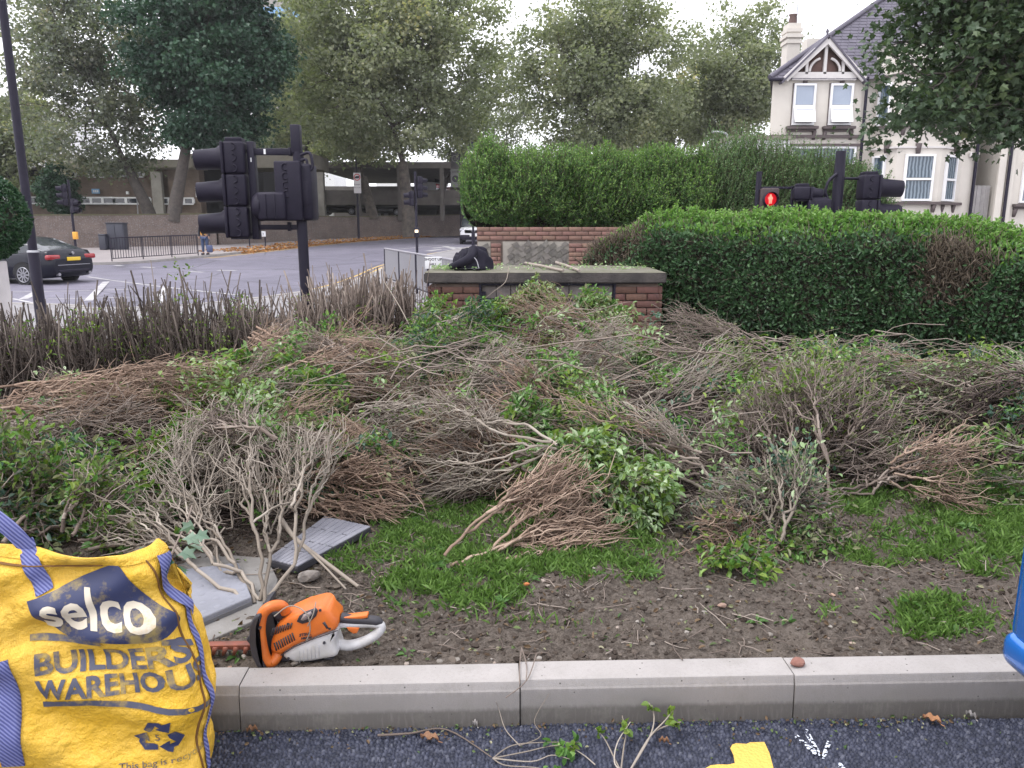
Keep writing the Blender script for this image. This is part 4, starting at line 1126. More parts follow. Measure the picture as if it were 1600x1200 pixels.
for (a, b, r_, lab) in (((821, 411), (880, 423), .016, 'long grey stick lying across the slab top'), ((869, 410), (905, 423), .017, 'short pale stick crossing the longer one on the slab')):
    pa = G(a[0], a[1], 1.17); pb = G(b[0], b[1], 1.165)
    single('stick', MB().tube([pa, (pa + pb) / 2 + (0, 0, .004), pb], [r_, r_ * 1.05, r_ * .9], 8), M_STICK, lab, 'stick', pa)
pa = G(732, 421, 1.16)
single('plastic_wrapper', MB().grid(np.array([[(pa[0] - .12 + .24 * i / 8, pa[1] - .02 + .05 * j, 1.162 + .006 * ((i * 7 + j * 3) % 3)) for j in range(3)] for i in range(9)])), mat('clear plastic', (.55, .55, .58), .3), 'pale plastic wrapper flat on the slab in front of the jacket', 'wrapper', pa)

# white gatepost under the round bush
gp = thing('gatepost', 'white rendered gatepost at the left edge under the round bush', 'gatepost', (-5.9, 8.0, -.1), world=True)
gx1 = W(17, 450, 8.3)[0]
part('post', MB().bbox((gx1 - .45, 8.0, .57), (.9, .6, 1.36), .015), mat('dirty white render', (.66, .62, .63), .9, (.52, .49, .50), 2.5, .2, 30), gp)

# ------------------------------------------------------------------ traffic signals
M_LENS = mat('unlit lens', (.03, .02, .02), .25)
M_ORANGE = mat('orange box', (.75, .36, .05), .5)
M_CABLE = M_BLACKP
def tube_part(name, pts, r, par, m=None, n=8): return part(name, MB().tube(pts, r, n), m or M_BLACK, par)
def signal_head(par, c, ang, n=3, pitch=.313, hood_l=.27, hood_r=.105, ribs=True, lit=None, side=-1):
    """c: middle of the back of the head's front plate; faces along ang (radians, 0 = +X). n lenses."""
    Rz = Matrix.Rotation(ang, 4, 'Z'); T = Matrix.Translation(Vector(c)) @ Rz
    m4 = np.array(T)
    def tf(mb):
        for i, V in enumerate(mb.V): mb.V[i] = V @ m4[:3, :3].T + m4[:3, 3]
        return mb
    H = n * pitch; b = MB()
    for k in range(n):
        z = -H / 2 + pitch * (k + .5)
        b.bbox((-.10, 0, z), (.20, .27, pitch - .008), .018)
        b.bbox((.012, 0, z), (.03, .30, pitch - .006), .012)
    b.box((-.1, 0, 0), (.17, .22, H + .02))
    b.bbox((-.10, 0, H / 2 + .02), (.16, .2, .04), .01)
    hd = part('signal_head', tf(b), M_BLACKP, par)
    for k in range(n):
        z = -H / 2 + pitch * (k + .5)
        Mh = Matrix.Translation((.026, 0, z)) @ Matrix.Rotation(R(90), 4, 'Y') @ Matrix.Rotation(R(0), 4, 'X')
        tl = Matrix.Translation((.026, 0, z)) @ Matrix.Rotation(R(94), 4, 'Y')
        part('hood', tf(MB().lathe([(hood_r * 1.22, 0), (hood_r * 1.18, .03), (hood_r, .05), (hood_r * .93, hood_l), (hood_r * .89, hood_l), (hood_r * .95, .05), (hood_r * .95, .02)], 22, tl)), M_BLACKP, hd)
        part('lens', tf(MB().lathe([(hood_r * .95, .022), (hood_r * .6, .034), (.0, .038)], 18, Mh)), (lit if lit and k == n - 1 else M_LENS), hd)
        if ribs:
            for q in range(3):
                zz = z - pitch / 2 + pitch * (q + .5) / 3
                for s in (-1, 1):
                    rb = MB().tube([(-.09 + .034 * math.cos(t), s * .138, zz + .034 * math.sin(t)) for t in np.linspace(R(90), R(270), 8)], .008, 5)
                    part('side_rib', tf(rb), M_BLACKP, hd)
    return hd
SY = 8.0
pole_x = W(476, 430, SY)[0]
def sz(py, Y=SY): return W(800, py, Y)[2]
sx = lambda px, py, Y=SY: W(px, py, Y)[0]
ts = thing('traffic_signal', 'big black traffic signal seen side on above the cut hedge at left', 'traffic signal', (pole_x, SY, -.1), world=True)
tube_part('pole', [(pole_x, SY, -.1), (pole_x, SY, sz(237))], .053, ts, n=16)
part('pole_cap', MB().bbox((pole_x - .01, SY, (sz(195) + sz(240)) / 2), (.095, .095, sz(195) - sz(240)), .008), M_BLACK, ts)
hc = (sx(357, 297), SY, (sz(222) + sz(372)) / 2)
signal_head(ts, hc, R(187), 3, (sz(222) - sz(372)) / 3)
bx_ = sx(396, 297)
part('bracket_bar', MB().bbox((bx_, SY + .02, (sz(221) + sz(374)) / 2), (.07, .09, sz(221) - sz(374)), .006), M_BLACK, ts)
part('bracket_arm', MB().bbox(((bx_ + pole_x) / 2, SY + .02, sz(237)), (pole_x - bx_, .06, .065), .006), M_BLACK, ts)
part('bracket_arm', MB().bbox(((bx_ + pole_x) / 2, SY + .021, sz(355)), (pole_x - bx_, .05, .05), .006), M_BLACK, ts)
part('bracket_clamp', MB().bbox((sx(453, 237), SY + .02, sz(237)), (.03, .075, .08), .005).bbox((sx(452, 355), SY + .02, sz(354)), (.03, .07, .09), .005), M_BLACK, ts)
part('white_label', MB().box((sx(414, 237), SY - .0115, sz(237)), (.02, .002, .05)), M_WPAINT, ts)
part('white_label', MB().box((sx(393.5, 250), SY - .0265, sz(250)), (.012, .002, .04)), M_WPAINT, ts)
part('bracket_arm', MB().bbox((sx(382, 235), SY + .021, sz(235.5)), (.12, .03, .03), .004).bbox((sx(384, 368), SY + .021, sz(366)), (.12, .03, .03), .004), M_BLACK, ts)
# second head beside the pole, seen from behind, with the pedestrian box
bk = MB(); h2 = sz(253) - sz(345)
bk.bbox((sx(456, 300), SY - .02, (sz(253) + sz(345)) / 2), (.26, .24, h2), .015)
bk.bbox((sx(478, 300), SY + .05, (sz(256) + sz(345)) / 2), (.16, .27, h2 * .96), .03)
hd2 = part('signal_head', bk, M_BLACKP, ts)
for q in range(4):
    zz = sz(262 + q * 14)
    rb = MB().tube([(sx(453, 290) + .032 * math.cos(t), SY - .142, zz + .032 * math.sin(t)) for t in np.linspace(R(60), R(300), 9)], .008, 5); part('side_rib', rb, M_BLACKP, hd2)
part('back_panel', MB().bbox((sx(478, 300), SY - .087, sz(303)), (.105, .01, .24), .004), M_BLACKP, hd2)
pb = MB(); pb.bbox((sx(432, 323), SY - .05, (sz(301) + sz(345)) / 2), (.28, .27, sz(301) - sz(345)), .03)
hd3 = part('pedestrian_unit', pb, M_BLACKP, ts)
Md = Matrix.Translation((sx(411, 323), SY - .05, (sz(301) + sz(345)) / 2)) @ Matrix.Rotation(R(-90), 4, 'Y')
part('dome', MB().lathe([(.145, -.02), (.14, .03), (.11, .065), (.05, .085), (0, .09)], 20, Md), M_BLACKP, hd3)
for k in (0, 1): part('panel_seam', MB().bbox((sx(424 + k * 14, 323), SY - .187, (sz(303) + sz(343)) / 2), (.01, .012, .24), .003), M_BLACK, hd3)
tube_part('cable', smooth_line([(pole_x + .03, SY - .03, sz(243)), (pole_x + .13, SY - .05, sz(240)), (pole_x + .15, SY - .05, sz(262)), (pole_x + .10, SY - .06, sz(268)), (sx(481, 262), SY - .03, sz(262))], 5), .016, ts)
tube_part('cable', smooth_line([(pole_x + .02, SY - .03, sz(252)), (pole_x + .09, SY - .04, sz(250)), (pole_x + .10, SY - .05, sz(266))], 5), .014, ts)

# right-hand group behind the clipped hedge
Y2 = 10.4
ts2 = thing('traffic_signal', 'black traffic signal with hood pointing right in front of the wispy hedge', 'traffic signal', (sx(1308, 300, Y2), Y2, -.1), world=True)
px2 = sx(1309, 300, Y2)
part('pole', MB().tube([(px2, Y2, -.1), (px2, Y2, sz(285, Y2)), (px2, Y2, sz(268, Y2)), (px2, Y2, sz(236, Y2))], [.072, .07, .068, .062], 12), M_BLACK, ts2)
signal_head(ts2, (sx(1362, 300, Y2), Y2 - .1, sz(274, Y2) - .47), R(-4), 3, .313, .30, .115)
part('bracket_arm', MB().cyl((px2, Y2, sz(279, Y2)), (sx(1350, 280, Y2), Y2, sz(279, Y2)), .018, 8), M_BLACK, ts2)
part('bracket_arm', MB().cyl((px2, Y2, sz(279, Y2) - .85), (sx(1350, 280, Y2), Y2, sz(279, Y2) - .85), .018, 8), M_BLACK, ts2)
tube_part('cable', smooth_line([(px2 - .05, Y2 - .05, sz(272, Y2)), (px2 - .16, Y2 - .06, sz(285, Y2)), (px2 - .18, Y2 - .05, sz(310, Y2)), (px2 - .1, Y2 - .05, sz(345, Y2))], 5), .02, ts2)
ts3 = thing('pedestrian_signal', 'pedestrian signal showing a lit red man above the clipped hedge', 'pedestrian signal', (sx(1185, 300, Y2), Y2, -.1), world=True)
p3 = sx(1184.5, 300, Y2)
tube_part('pole', [(p3, Y2, -.1), (p3, Y2, sz(268, Y2))], .037, ts3, n=12)
part('housing', MB().bbox((sx(1199, 316, Y2), Y2 - .02, sz(320, Y2)), (.235, .17, .42), .02), mat('brown black housing', (.045, .028, .030), .6), ts3)
M_REDL = emis('red lens glow', (.50, .004, .012), .55)
M_REDM = emis('red man lit', (1.0, .24, .17), 1.0)
lc = (sx(1199, 313, Y2), Y2 - .105, sz(312, Y2))
Ml = Matrix.Translation(lc) @ Matrix.Rotation(R(90), 4, 'X')
ln = part('lens', MB().lathe([(.085, 0), (.08, .006), (0, .012)], 20, Ml), M_REDL, ts3)
fig = [(-.018, -.055), (-.004, -.055), (0, -.02), (.004, -.055), (.018, -.055), (.022, .0), (.030, .0), (.026, .032), (.012, .036), (.013, .058), (0, .066), (-.013, .058), (-.012, .036), (-.026, .032), (-.030, 0), (-.022, 0)]
part('standing_man', MB().prism([(lc[0] + x, lc[2] + z) for x, z in fig], lc[1] - .022, lc[1] - .016), M_REDM, ln)
part('hood', MB().lathe([(.098, 0), (.096, .07), (.090, .07), (.092, 0)], 20, Ml), M_BLACKP, ts3)
Ml2 = Matrix.Translation((lc[0], lc[1], lc[2] - .215)) @ Matrix.Rotation(R(90), 4, 'X')
part('hood', MB().lathe([(.098, 0), (.096, .07), (.090, .07), (.092, 0), (0, .005)], 20, Ml2), M_BLACKP, ts3)
part('bracket_arm', MB().bbox(((p3 + sx(1258, 294, Y2)) / 2, Y2 + .02, sz(293.5, Y2)), (sx(1258, 294, Y2) - p3, .04, .03), .004), M_BLACK, ts3)
part('bracket_bar', MB().bbox((sx(1238, 315, Y2), Y2 + .02, sz(316, Y2)), (.03, .04, .42), .004).bbox((sx(1250, 315, Y2), Y2 + .02, sz(316, Y2)), (.04, .04, .42), .004), M_BLACK, ts3)
signal_head(ts3, (sx(1260, 302, Y2), Y2 - .1, sz(303, Y2)), R(-12), 1, .17, .14, .072, ribs=False)
part('camera_unit', MB().bbox((sx(1271, 322, Y2), Y2 - .12, sz(324, Y2)), (.30, .22, .20), .02).bbox((sx(1271, 311, Y2), Y2 - .12, sz(312.5, Y2)), (.22, .2, .05), .015), M_BLACKP, ts3)
part('lower_unit', MB().bbox((sx(1228, 330, Y2), Y2 - .1, sz(333, Y2)), (.16, .2, .18), .03), M_BLACKP, ts3)
part('cable', MB().tube(smooth_line([(sx(1285, 303, Y2), Y2 - .12, sz(303, Y2)), (sx(1288, 318, Y2), Y2 - .14, sz(318, Y2)), (sx(1280, 332, Y2), Y2 - .16, sz(332, Y2))], 4), .014, 7), M_BLACKP, ts3)

# far signals across the junction
def far_signal(px, pyb, Y, label, ang1, ang2, boxpx=None, top=None):
    b = W(px, pyb, Y); b[2] = gz(Y) + .1
    o = thing('traffic_signal', label, 'traffic signal', tuple(b), world=True)
    zt = W(px, top, Y)[2]
    tube_part('pole', [b, (b[0], b[1], zt)], .06, o, n=8)
    signal_head(o, (b[0] + .28 * math.cos(ang1), b[1] + .28 * math.sin(ang1), zt - .7), ang1, 3, .31, .24, .11, ribs=False)
    signal_head(o, (b[0] + .28 * math.cos(ang2), b[1] + .28 * math.sin(ang2), zt - 1.2), ang2, 2, .31, .24, .11, ribs=False)
    return o, b, zt
o, b, zt = far_signal(119, 392, 37, 'slim black traffic signal with yellow push button box by the left kerb', R(200), R(-20), top=281)
part('push_button_box', MB().bbox((b[0] + .1, b[1] - .1, 1.15), (.2, .16, .34), .02), M_ORANGE, o)
o, b, zt = far_signal(652, 405, 36, 'black traffic signal standing in front of the mottled plane trunk', R(25), R(190), top=268)
bx = part('push_button_box', MB().bbox((b[0] + .02, b[1] - .12, 1.3), (.24, .14, .44), .02), M_BLACKP, o)
part('lit_panel', MB().box((b[0] + .02, b[1] - .195, 1.36), (.15, .01, .12)), emis('warm lit panel', (1, .8, .55), .9), bx)

# ------------------------------------------------------------------ lamp posts and sign posts
LX = W(55, 420, 12)[0]
lp = thing('lamp_post', 'tall dark lamp post with a thicker base section at the left', 'lamp post', (LX, 12, -.15), world=True)
zs = W(800, 393, 12)[2]
part('base_column', MB().tube([(LX, 12, -.15), (LX, 12, zs - .03), (LX, 12, zs)], [.082, .080, .072], 14), M_BLACK, lp)
part('collar', MB().lathe([(.084, -.015), (.084, .012), (.06, .02)], 14, Matrix.Translation((LX, 12, zs))), M_GREYM, lp)
part('shaft', MB().tube([(LX, 12, zs), (LX, 12, 8.0)], [.064, .052], 14), M_BLACK, lp)
part('bracket', MB().tube(smooth_line([(LX, 12, 8.0), (LX, 12.1, 8.25), (LX, 12.8, 8.4)], 4), .035, 8), M_BLACK, lp)
part('lantern', MB().bbox((LX, 13.1, 8.4), (.25, .7, .12), .04), M_GREYM, lp)
fx = W(558, 300, 62)
l2 = thing('lamp_post', 'thin black lamp post with curved arm before the big plane tree', 'lamp post', (fx[0], 62, gz(62)), world=True)
zt = W(556, 192, 62)[2]
part('shaft', MB().tube([(fx[0], 62, gz(62)), (fx[0], 62, 3.2), (fx[0], 62, 3.3), (fx[0], 62, zt - .4)], [.10, .10, .07, .05], 8), M_BLACK, l2)
part('arm', MB().tube(smooth_line([(fx[0], 62, zt - .4), (fx[0], 62, zt), (fx[0] + .25, 62, zt + .35), (fx[0] + .75, 62, zt + .42)], 4), .05, 7), M_BLACK, l2)
part('lantern', MB().bbox((fx[0] + .85, 62, zt + .38), (.5, .25, .14), .04), M_BLACK, l2)
M_PLATE = mat('grey white sign plate', (.62, .60, .60), .5)
M_RED = mat('sign red', (.55, .03, .05), .5)
M_SIGNBK = mat('sign symbol dark', (.04, .035, .05), .5)
M_GREYPL = mat('grey sign plate', (.23, .225, .23), .5)
def ring(mb, c, r0, r1, y, n=24, mi=0):
    t = np.linspace(0, 2 * np.pi, n, endpoint=False)
    V = [(c[0] + r0 * math.cos(a), y, c[1] + r0 * math.sin(a)) for a in t] + [(c[0] + r1 * math.cos(a), y, c[1] + r1 * math.sin(a)) for a in t]
    return mb.add(V, [(i, (i + 1) % n, n + (i + 1) % n, n + i) for i in range(n)], mi)
def disc(mb, c, r, y, n=24): t = np.linspace(0, 2 * np.pi, n, endpoint=False); return mb.add([(c[0] + r * math.cos(a), y, c[1] + r * math.sin(a)) for a in t], [list(range(n))])
lor = [(-.17, -.09), (-.17, .04), (-.10, .04), (-.10, .09), (.17, .09), (.17, -.09)]
def lettering(par, s, size, x, z, y, m, name='lettering', bold=0, sx_=1):
    V, Fc = text_mesh(s, size, bold, sx_)
    V = V - np.array((V[:, 0].mean() * 0 + (V[:, 0].min() + V[:, 0].max()) / 2, (V[:, 1].min() + V[:, 1].max()) / 2))
    return part(name, MB().add(np.c_[V[:, 0] + x, np.full(len(V), y), V[:, 1] + z], [tuple(f) for f in Fc]), m, par)
def sign_post(px, Y, label, ztop, base=None):
    x = W(px, 380, Y)[0]; z0 = float(gz(Y)) + .1
    o = thing('sign_post', label, 'road sign', (x, Y, z0), world=True)
    part('post', MB().tube([(x, Y, z0), (x, Y, ztop)], .05, 8), M_BLACK, o)
    if base: part('base_column', MB().tube([(x, Y, z0), (x, Y, base)], .085, 10), M_BLACK, o)
    return o, x
zp0, zp1 = W(800, 302, 60)[2], W(800, 270, 60)[2]
o, x = sign_post(561, 60, 'white plate with a red ringed lorry sign on a dark post before the trees', zp1)
xc = W(558.5, 285, 60)[0]; y_ = 59.93
pl = part('plate', MB().bbox((xc, y_, (zp0 + zp1) / 2), (.54, .03, zp1 - zp0), .01), M_PLATE, o)
part('red_ring', ring(MB(), (xc, zp1 - .33), .19, .25, y_ - .02), M_RED, pl)
part('lorry_symbol', MB().prism([(xc + a, zp1 - .33 + b) for a, b in lor], y_ - .024, y_ - .018), M_SIGNBK, pl)
lettering(pl, 'Except', .17, xc, zp1 - .86, y_ - .022, M_SIGNBK); lettering(pl, 'for access', .12, xc, zp1 - 1.08, y_ - .022, M_SIGNBK)
lettering(pl, '7.5T', .1, xc, zp1 - .56, y_ - .026, M_SIGNBK) if False else None
zq0, zq1 = W(800, 260, 36)[2], W(800, 236, 36)[2]
o, x = sign_post(739.5, 36, 'white red ringed plate on a black post at the left end of the tall hedge', zq1 + .4, base=1.3)
y_ = 35.93; xs_ = x + .05
pl = part('plate', MB().bbox((xs_, y_, (zq0 + zq1) / 2), (.46, .02, zq1 - zq0), .008), M_PLATE, o)
part('red_ring', ring(MB(), (xs_, (zq0 + zq1) / 2), .165, .215, y_ - .014), M_RED, pl)
part('lorry_symbol', MB().prism([(xs_ + a * .75, (zq0 + zq1) / 2 + b * .8) for a, b in lor], y_ - .018, y_ - .012), M_GREYPL, pl)
o, x = sign_post(720, 64, 'two grey road sign plates, one above the other, on a dark post', W(800, 234, 64)[2])
y_ = 63.92; xs_ = W(711.5, 260, 64)[0]
za, zb_ = W(800, 238, 64)[2], W(800, 262, 64)[2]
pl = part('plate', MB().bbox((xs_, y_, (za + zb_) / 2), (.68, .03, za - zb_), .01), mat('dark grey plate', (.09, .088, .09), .5), o)
part('ring', ring(MB(), (xs_, (za + zb_) / 2 + .1), .22, .28, y_ - .02), M_GREYPL, pl)
lettering(pl, '20', .28, xs_, (za + zb_) / 2 + .1, y_ - .022, M_GREYPL)
za, zb_ = W(800, 264, 64)[2], W(800, 293, 64)[2]
pl = part('plate', MB().bbox((xs_, y_, (za + zb_) / 2), (.78, .03, za - zb_), .01), M_GREYPL, o)
part('disc', disc(MB(), (xs_, (za + zb_) / 2 - .05), .27, y_ - .02), M_SIGNBK, pl)
lettering(pl, 'ZONE', .2, xs_, za - .24, y_ - .021, M_SIGNBK)
# small blue sign on the far side of the wispy hedge
o = thing('parking_sign', 'small blue sign on a thin post in front of the white garage', 'road sign', (W(1172, 300, 17)[0], 17, 0), world=True)
xb = W(1173, 240, 17)[0]
part('post', MB().cyl((xb, 17, 0), (xb, 17, W(800, 244, 17)[2]), .025, 7), M_BLACK, o)
part('plate', MB().bbox((xb, 16.96, W(800, 236, 17)[2]), (.14, .02, .17), .005), mat('pale blue plate', (.25, .36, .55), .5), o)

# ------------------------------------------------------------------ guard rails
M_RAILG = mat('galvanised rail', (.31, .30, .33), .55, (.24, .23, .26), 6)
def guardrail(A, B, label, m_post, m_bar, sp=.125, post_every=2.0, h=1.0, tops=None, pw=.06):
    A = np.array(A, float); B = np.array(B, float); L = np.linalg.norm(B - A); d = (B - A) / L; a = math.atan2(d[1], d[0])
    zA, zB = gz(A[1]) + .1, gz(B[1]) + .1
    o = thing('guardrail', label, 'guardrail', (A[0], A[1], zA), world=True)
    P = lambda t, z: (A[0] + d[0] * t, A[1] + d[1] * t, zA + (zB - zA) * t / L + z)
    part('top_rail', MB().tube([P(0, h), P(L, h)], .026, 8), tops or m_post, o)
    part('bottom_rail', MB().tube([P(0, .12), P(L, .12)], .02, 6), m_post, o)
    npost = int(round(L / post_every))
    for k in range(npost + 1): part('post', MB().bbox(P(L * k / npost, h / 2 - .02), (pw, pw, h + .0), .006, rz=a), m_post, o)
    bar = MB().cyl((0, 0, 0), (0, 0, h - .15), .014, 5).mesh('bar', m_bar)
    n = int(L / sp)
    for k in range(n):
        t = (k + .5) * L / n
        if min(abs(t - L * q / npost) for q in range(npost + 1)) > .05: inst('bar', bar, o, P(t, .13))
    return o
guardrail((-17.45, 33.9), (-15.6, 38.7), 'black pedestrian guardrail round the far kerb corner', M_BLACK, M_BLACK, .14, pw=.035)
gr = guardrail((-3.9, 23.9), (-1.0, 15.8), 'grey pedestrian guardrail behind the cut hedge stems left of the bin store', M_BLACK, mat('pale galvanised bar', (.30, .295, .32), .5), .12, tops=M_RAILG)
np_ = thing('street_nameplate', 'white street nameplate low behind the bin store slab', 'street sign', (-1.66, 16.0, -.1), world=True)
a_ = W(664, 408, 16.6); b_ = W(690, 408, 16.6); cx_ = (a_[0] + b_[0]) / 2; cz_ = W(676, 408.5, 16.6)[2]
pl = part('plate', MB().bbox((cx_, 16.6, cz_ - .03), (b_[0] - a_[0], .02, .25), .004), M_WPAINT, np_)
lettering(pl, 'SHOOT UP', .075, cx_, cz_ + .045, 16.587, M_SIGNBK, bold=.002); lettering(pl, 'HILL', .075, cx_, cz_ - .06, 16.587, M_SIGNBK, bold=.002)
for s in (-.12, .12): part('leg', MB().cyl((cx_ + s, 16.63, -.1), (cx_ + s, 16.63, cz_ + .05), .025, 7), M_BLACK, np_)
nx = W(407, 366, 49.5); n2 = thing('street_nameplate', 'small white street nameplate in front of the far brick wall', 'street sign', (nx[0], 49.5, gz(49.5)), world=True)
pl = part('plate', MB().bbox((W(401, 366, 49.5)[0], 49.5, W(400, 365.5, 49.5)[2]), (1.15, .03, .34), .01), M_WPAINT, n2)
lettering(pl, 'M     ORY', .24, W(401, 366, 49.5)[0], W(400, 365.5, 49.5)[2], 49.48, M_SIGNBK)
for s in (-.5, .5): part('leg', MB().cyl((W(401, 366, 49.5)[0] + s, 49.55, gz(49.5)), (W(401, 366, 49.5)[0] + s, 49.55, W(400, 366, 49.5)[2]), .04, 6), M_BLACK, n2)

# cabinet and bin against the wall
cb = W(186, 388, 45); cz0 = float(gz(45)) + .1
ct = thing('street_cabinet', 'dark grey street cabinet against the brick retaining wall', 'cabinet', (cb[0], 45, cz0), world=True)
M_CAB = mat('dark slate paint', (.032, .034, .050), .5)
part('body', MB().bbox((cb[0], 45, cz0 + .74), (.98, .5, 1.46), .02), M_CAB, ct)
part('lid', MB().bbox((cb[0], 45, cz0 + 1.5), (1.06, .58, .06), .015), M_CAB, ct)
for s in (-1, 1): part('door', MB().bbox((cb[0] + s * .235, 44.74, cz0 + .76), (.44, .03, 1.3), .008), M_CAB, ct)
bb_ = W(163, 387, 44.6)
bn = thing('litter_bin', 'slim black litter bin left of the street cabinet', 'bin', (bb_[0], 44.6, cz0 - .02), world=True)
part('body', MB().bbox((bb_[0], 44.6, cz0 + .40), (.38, .38, .78), .03), M_CAB, bn)
part('top', MB().bbox((bb_[0], 44.6, cz0 + .84), (.40, .40, .10), .03), M_CAB, bn)

# ------------------------------------------------------------------ cars
def carpaint(name, c, metal=.3, rough=.25, coat=1.0):
    m, t, b = newmat(name)
    b.inputs['Base Color'].default_value = (*c, 1); b.inputs['Metallic'].default_value = metal; b.inputs['Roughness'].default_value = rough
    b.inputs['Coat Weight'].default_value = coat; b.inputs['Specular IOR Level'].default_value = .25 + .25 * coat; b.inputs['Coat Roughness'].default_value = .04
    return m
M_REDLAMP = mat('red lamp', (.30, .008, .012), .2, spec=.8)
M_NUMY = mat('yellow number plate', (.75, .50, .03), .4)
M_NUMW = mat('white number plate', (.72, .72, .70), .4)
def car(name, label, cat, L, Wd, xs, hwf, zb, zt, gh, H, paint, loc, rz, end_dx=None, wheels=(-.29, .30), wr=.33, lamps=True, detail=True, wagon=False, group=None):
    o = thing(name, label, cat, loc, rz, group)
    hw = Wd / 2
    # densify stations
    xi = np.linspace(xs[0], xs[-1], 60); xi = np.unique(np.r_[xi, xs])
    f = lambda a: np.interp(xi, xs, a)
    ker = lambda a: np.convolve(np.pad(a, 2, 'edge'), [.1, .2, .4, .2, .1], 'valid')
    h_, b_, t_ = ker(f(hwf)) * hw, ker(f(zb)), ker(f(zt))
    prof = np.array([(0, 0), (.80, 0), (.93, .06), (.985, .22), (1.0, .45), (.985, .62), (.975, .72), (.95, .88), (.88, .97), (.60, 1.02), (0, 1.04)])
    ring_ = np.concatenate([prof, (prof * (-1, 1))[::-1][1:-1]])
    P = np.stack([np.repeat((xi * L)[:, None], len(ring_), 1), h_[:, None] * ring_[:, 0], b_[:, None] + (t_ - b_)[:, None] * ring_[:, 1]], -1)
    if end_dx is not None:
        zz, dd = np.array(end_dx).T
        w = np.clip(1 - (P[..., 0] + L / 2) / .45, 0, 1); P[..., 0] += w * np.interp(P[..., 2], zz, dd)
    Pc = np.concatenate([P, P[:, :1]], 1)
    mb = MB().grid(Pc)
    mb.add(P[0], [list(range(len(ring_)))], sm=True); mb.add(P[-1], [list(range(len(ring_)))[::-1]], sm=True)
    body = part('body', mb, paint, o)
    # greenhouse
    gx = np.array([g_[0] for g_ in gh]) * L; gzv = np.array([g_[1] for g_ in gh])
    gi = np.unique(np.r_[np.linspace(gx[0], gx[-1], 34), gx]); zi = np.interp(gi, gx, gzv)
    base = np.interp(gi, xi * L, t_) - .04
    hb = np.interp(gi, xi * L, h_) * .90; k = np.clip((zi - base) / (H - base), 0, 1)
    htop = hb * (1 - .20 * k)
    sec = np.array([(1, 0), (.985, .2), (.93, .7), (.89, .90), (.80, .985), (.45, 1.0), (0, 1.01)])
    ring_ = np.concatenate([sec, (sec * (-1, 1))[::-1][1:]])
    zz = base[:, None] + (np.maximum(zi, base + .01) - base)[:, None] * ring_[:, 1]
    wf = hb[:, None] * (1 - (1 - np.abs(ring_[:, 0])) * np.clip((zz - base[:, None]) / (H - base[:, None]), 0, 1) ** .5) * np.sign(ring_[:, 0])
    yy = np.where(np.abs(ring_[:, 0]) < .5, hb[:, None] * ring_[:, 0], wf)
    P = np.stack([np.repeat(gi[:, None], len(ring_), 1), yy, zz], -1)
    a, b2 = P.shape[:2]
    mg, mr = MB(), MB()
    i = np.arange(a - 1)[:, None]; j = np.arange(b2 - 1)[None]
    q = np.stack([i * b2 + j, (i + 1) * b2 + j, (i + 1) * b2 + j + 1, i * b2 + j + 1], -1).reshape(-1, 4)
    cen = P.reshape(-1, 3)[q].mean(1); slope = np.abs(np.interp(cen[:, 0], gi, np.gradient(zi, gi)))
    roof = (np.interp(cen[:, 0], gi, zi) - cen[:, 2] < .10) & (slope < .28)
    pil = np.zeros(len(q), bool)
    for xp in ([gx[2] + .02, (gx[2] + gx[3]) / 2, gx[-2] - .02] if detail else []): pil |= (np.abs(cen[:, 0] - xp) < .06) & (np.abs(cen[:, 1]) > hw * .45)
    m_ = roof | pil
    mg.add(P.reshape(-1, 3), q[~m_], sm=True); mr.add(P.reshape(-1, 3), q[m_], sm=True)
    part('window_glass', mg, M_GLASS, o); part('roof', mr, paint, o)
    for xf in wheels:
        for s in (-1, 1):
            wy = s * (hw - .11); wl = part('wheel', MB().tube([(xf * L, wy - .11, wr), (xf * L, wy - .10, wr), (xf * L, wy + .10, wr), (xf * L, wy + .11, wr)], [wr * .93, wr, wr, wr * .93], 22), M_RUBBER, o)
            rm = MB(); yo = wy + s * .112
            for a_ in np.linspace(0, 2 * np.pi, 10, endpoint=False): rm.box((xf * L + math.cos(a_) * wr * .36, yo, wr + math.sin(a_) * wr * .36), (wr * .62, .02, wr * .12), M=Matrix.Rotation(-a_, 4, 'Y'))
            rm.tube([(xf * L + wr * .68 * math.cos(t), yo, wr + wr * .68 * math.sin(t)) for t in np.linspace(0, 2 * np.pi, 20)], wr * .05, 5, cap=False)
            part('rim', rm, M_CHROME, wl)
            am = MB(); tt = np.linspace(0, np.pi, 14)
            am.add([(xf * L + (wr + .07) * math.cos(t), s * (np.interp(xf, xi, h_) + .004), wr + (wr + .07) * math.sin(t)) for t in tt], [list(range(14))]); part('painted_arch', am, M_HOLLOW, o)  # dark disc on the body stands for the shaded arch opening
    return o, (xi, h_, b_, t_)
sed_x = [-.5, -.492, -.47, -.42, -.33, -.2, 0, .2, .33, .42, .47, .492, .5]
sed_h = [.78, .88, .94, .975, .99, 1, 1, 1, .985, .96, .90, .80, .68]
bmw, _ = car('saloon_car', 'black saloon car driving away past the gatepost', 'car', 4.9, 1.87, sed_x, sed_h,
    [.42, .34, .26, .22, .2, .2, .2, .2, .2, .22, .26, .3, .36], [.70, .98, 1.08, 1.08, 1.05, 1.0, .97, .95, .88, .82, .76, .68, .58],
    [(-.44, 1.05), (-.36, 1.20), (-.22, 1.43), (-.08, 1.48), (.05, 1.45), (.14, 1.25), (.24, .95)], 1.48, carpaint('black car paint', (.003, .004, .013), 0, .25, .12),
    (-16.12, 25.0, -.2), R(165.3))
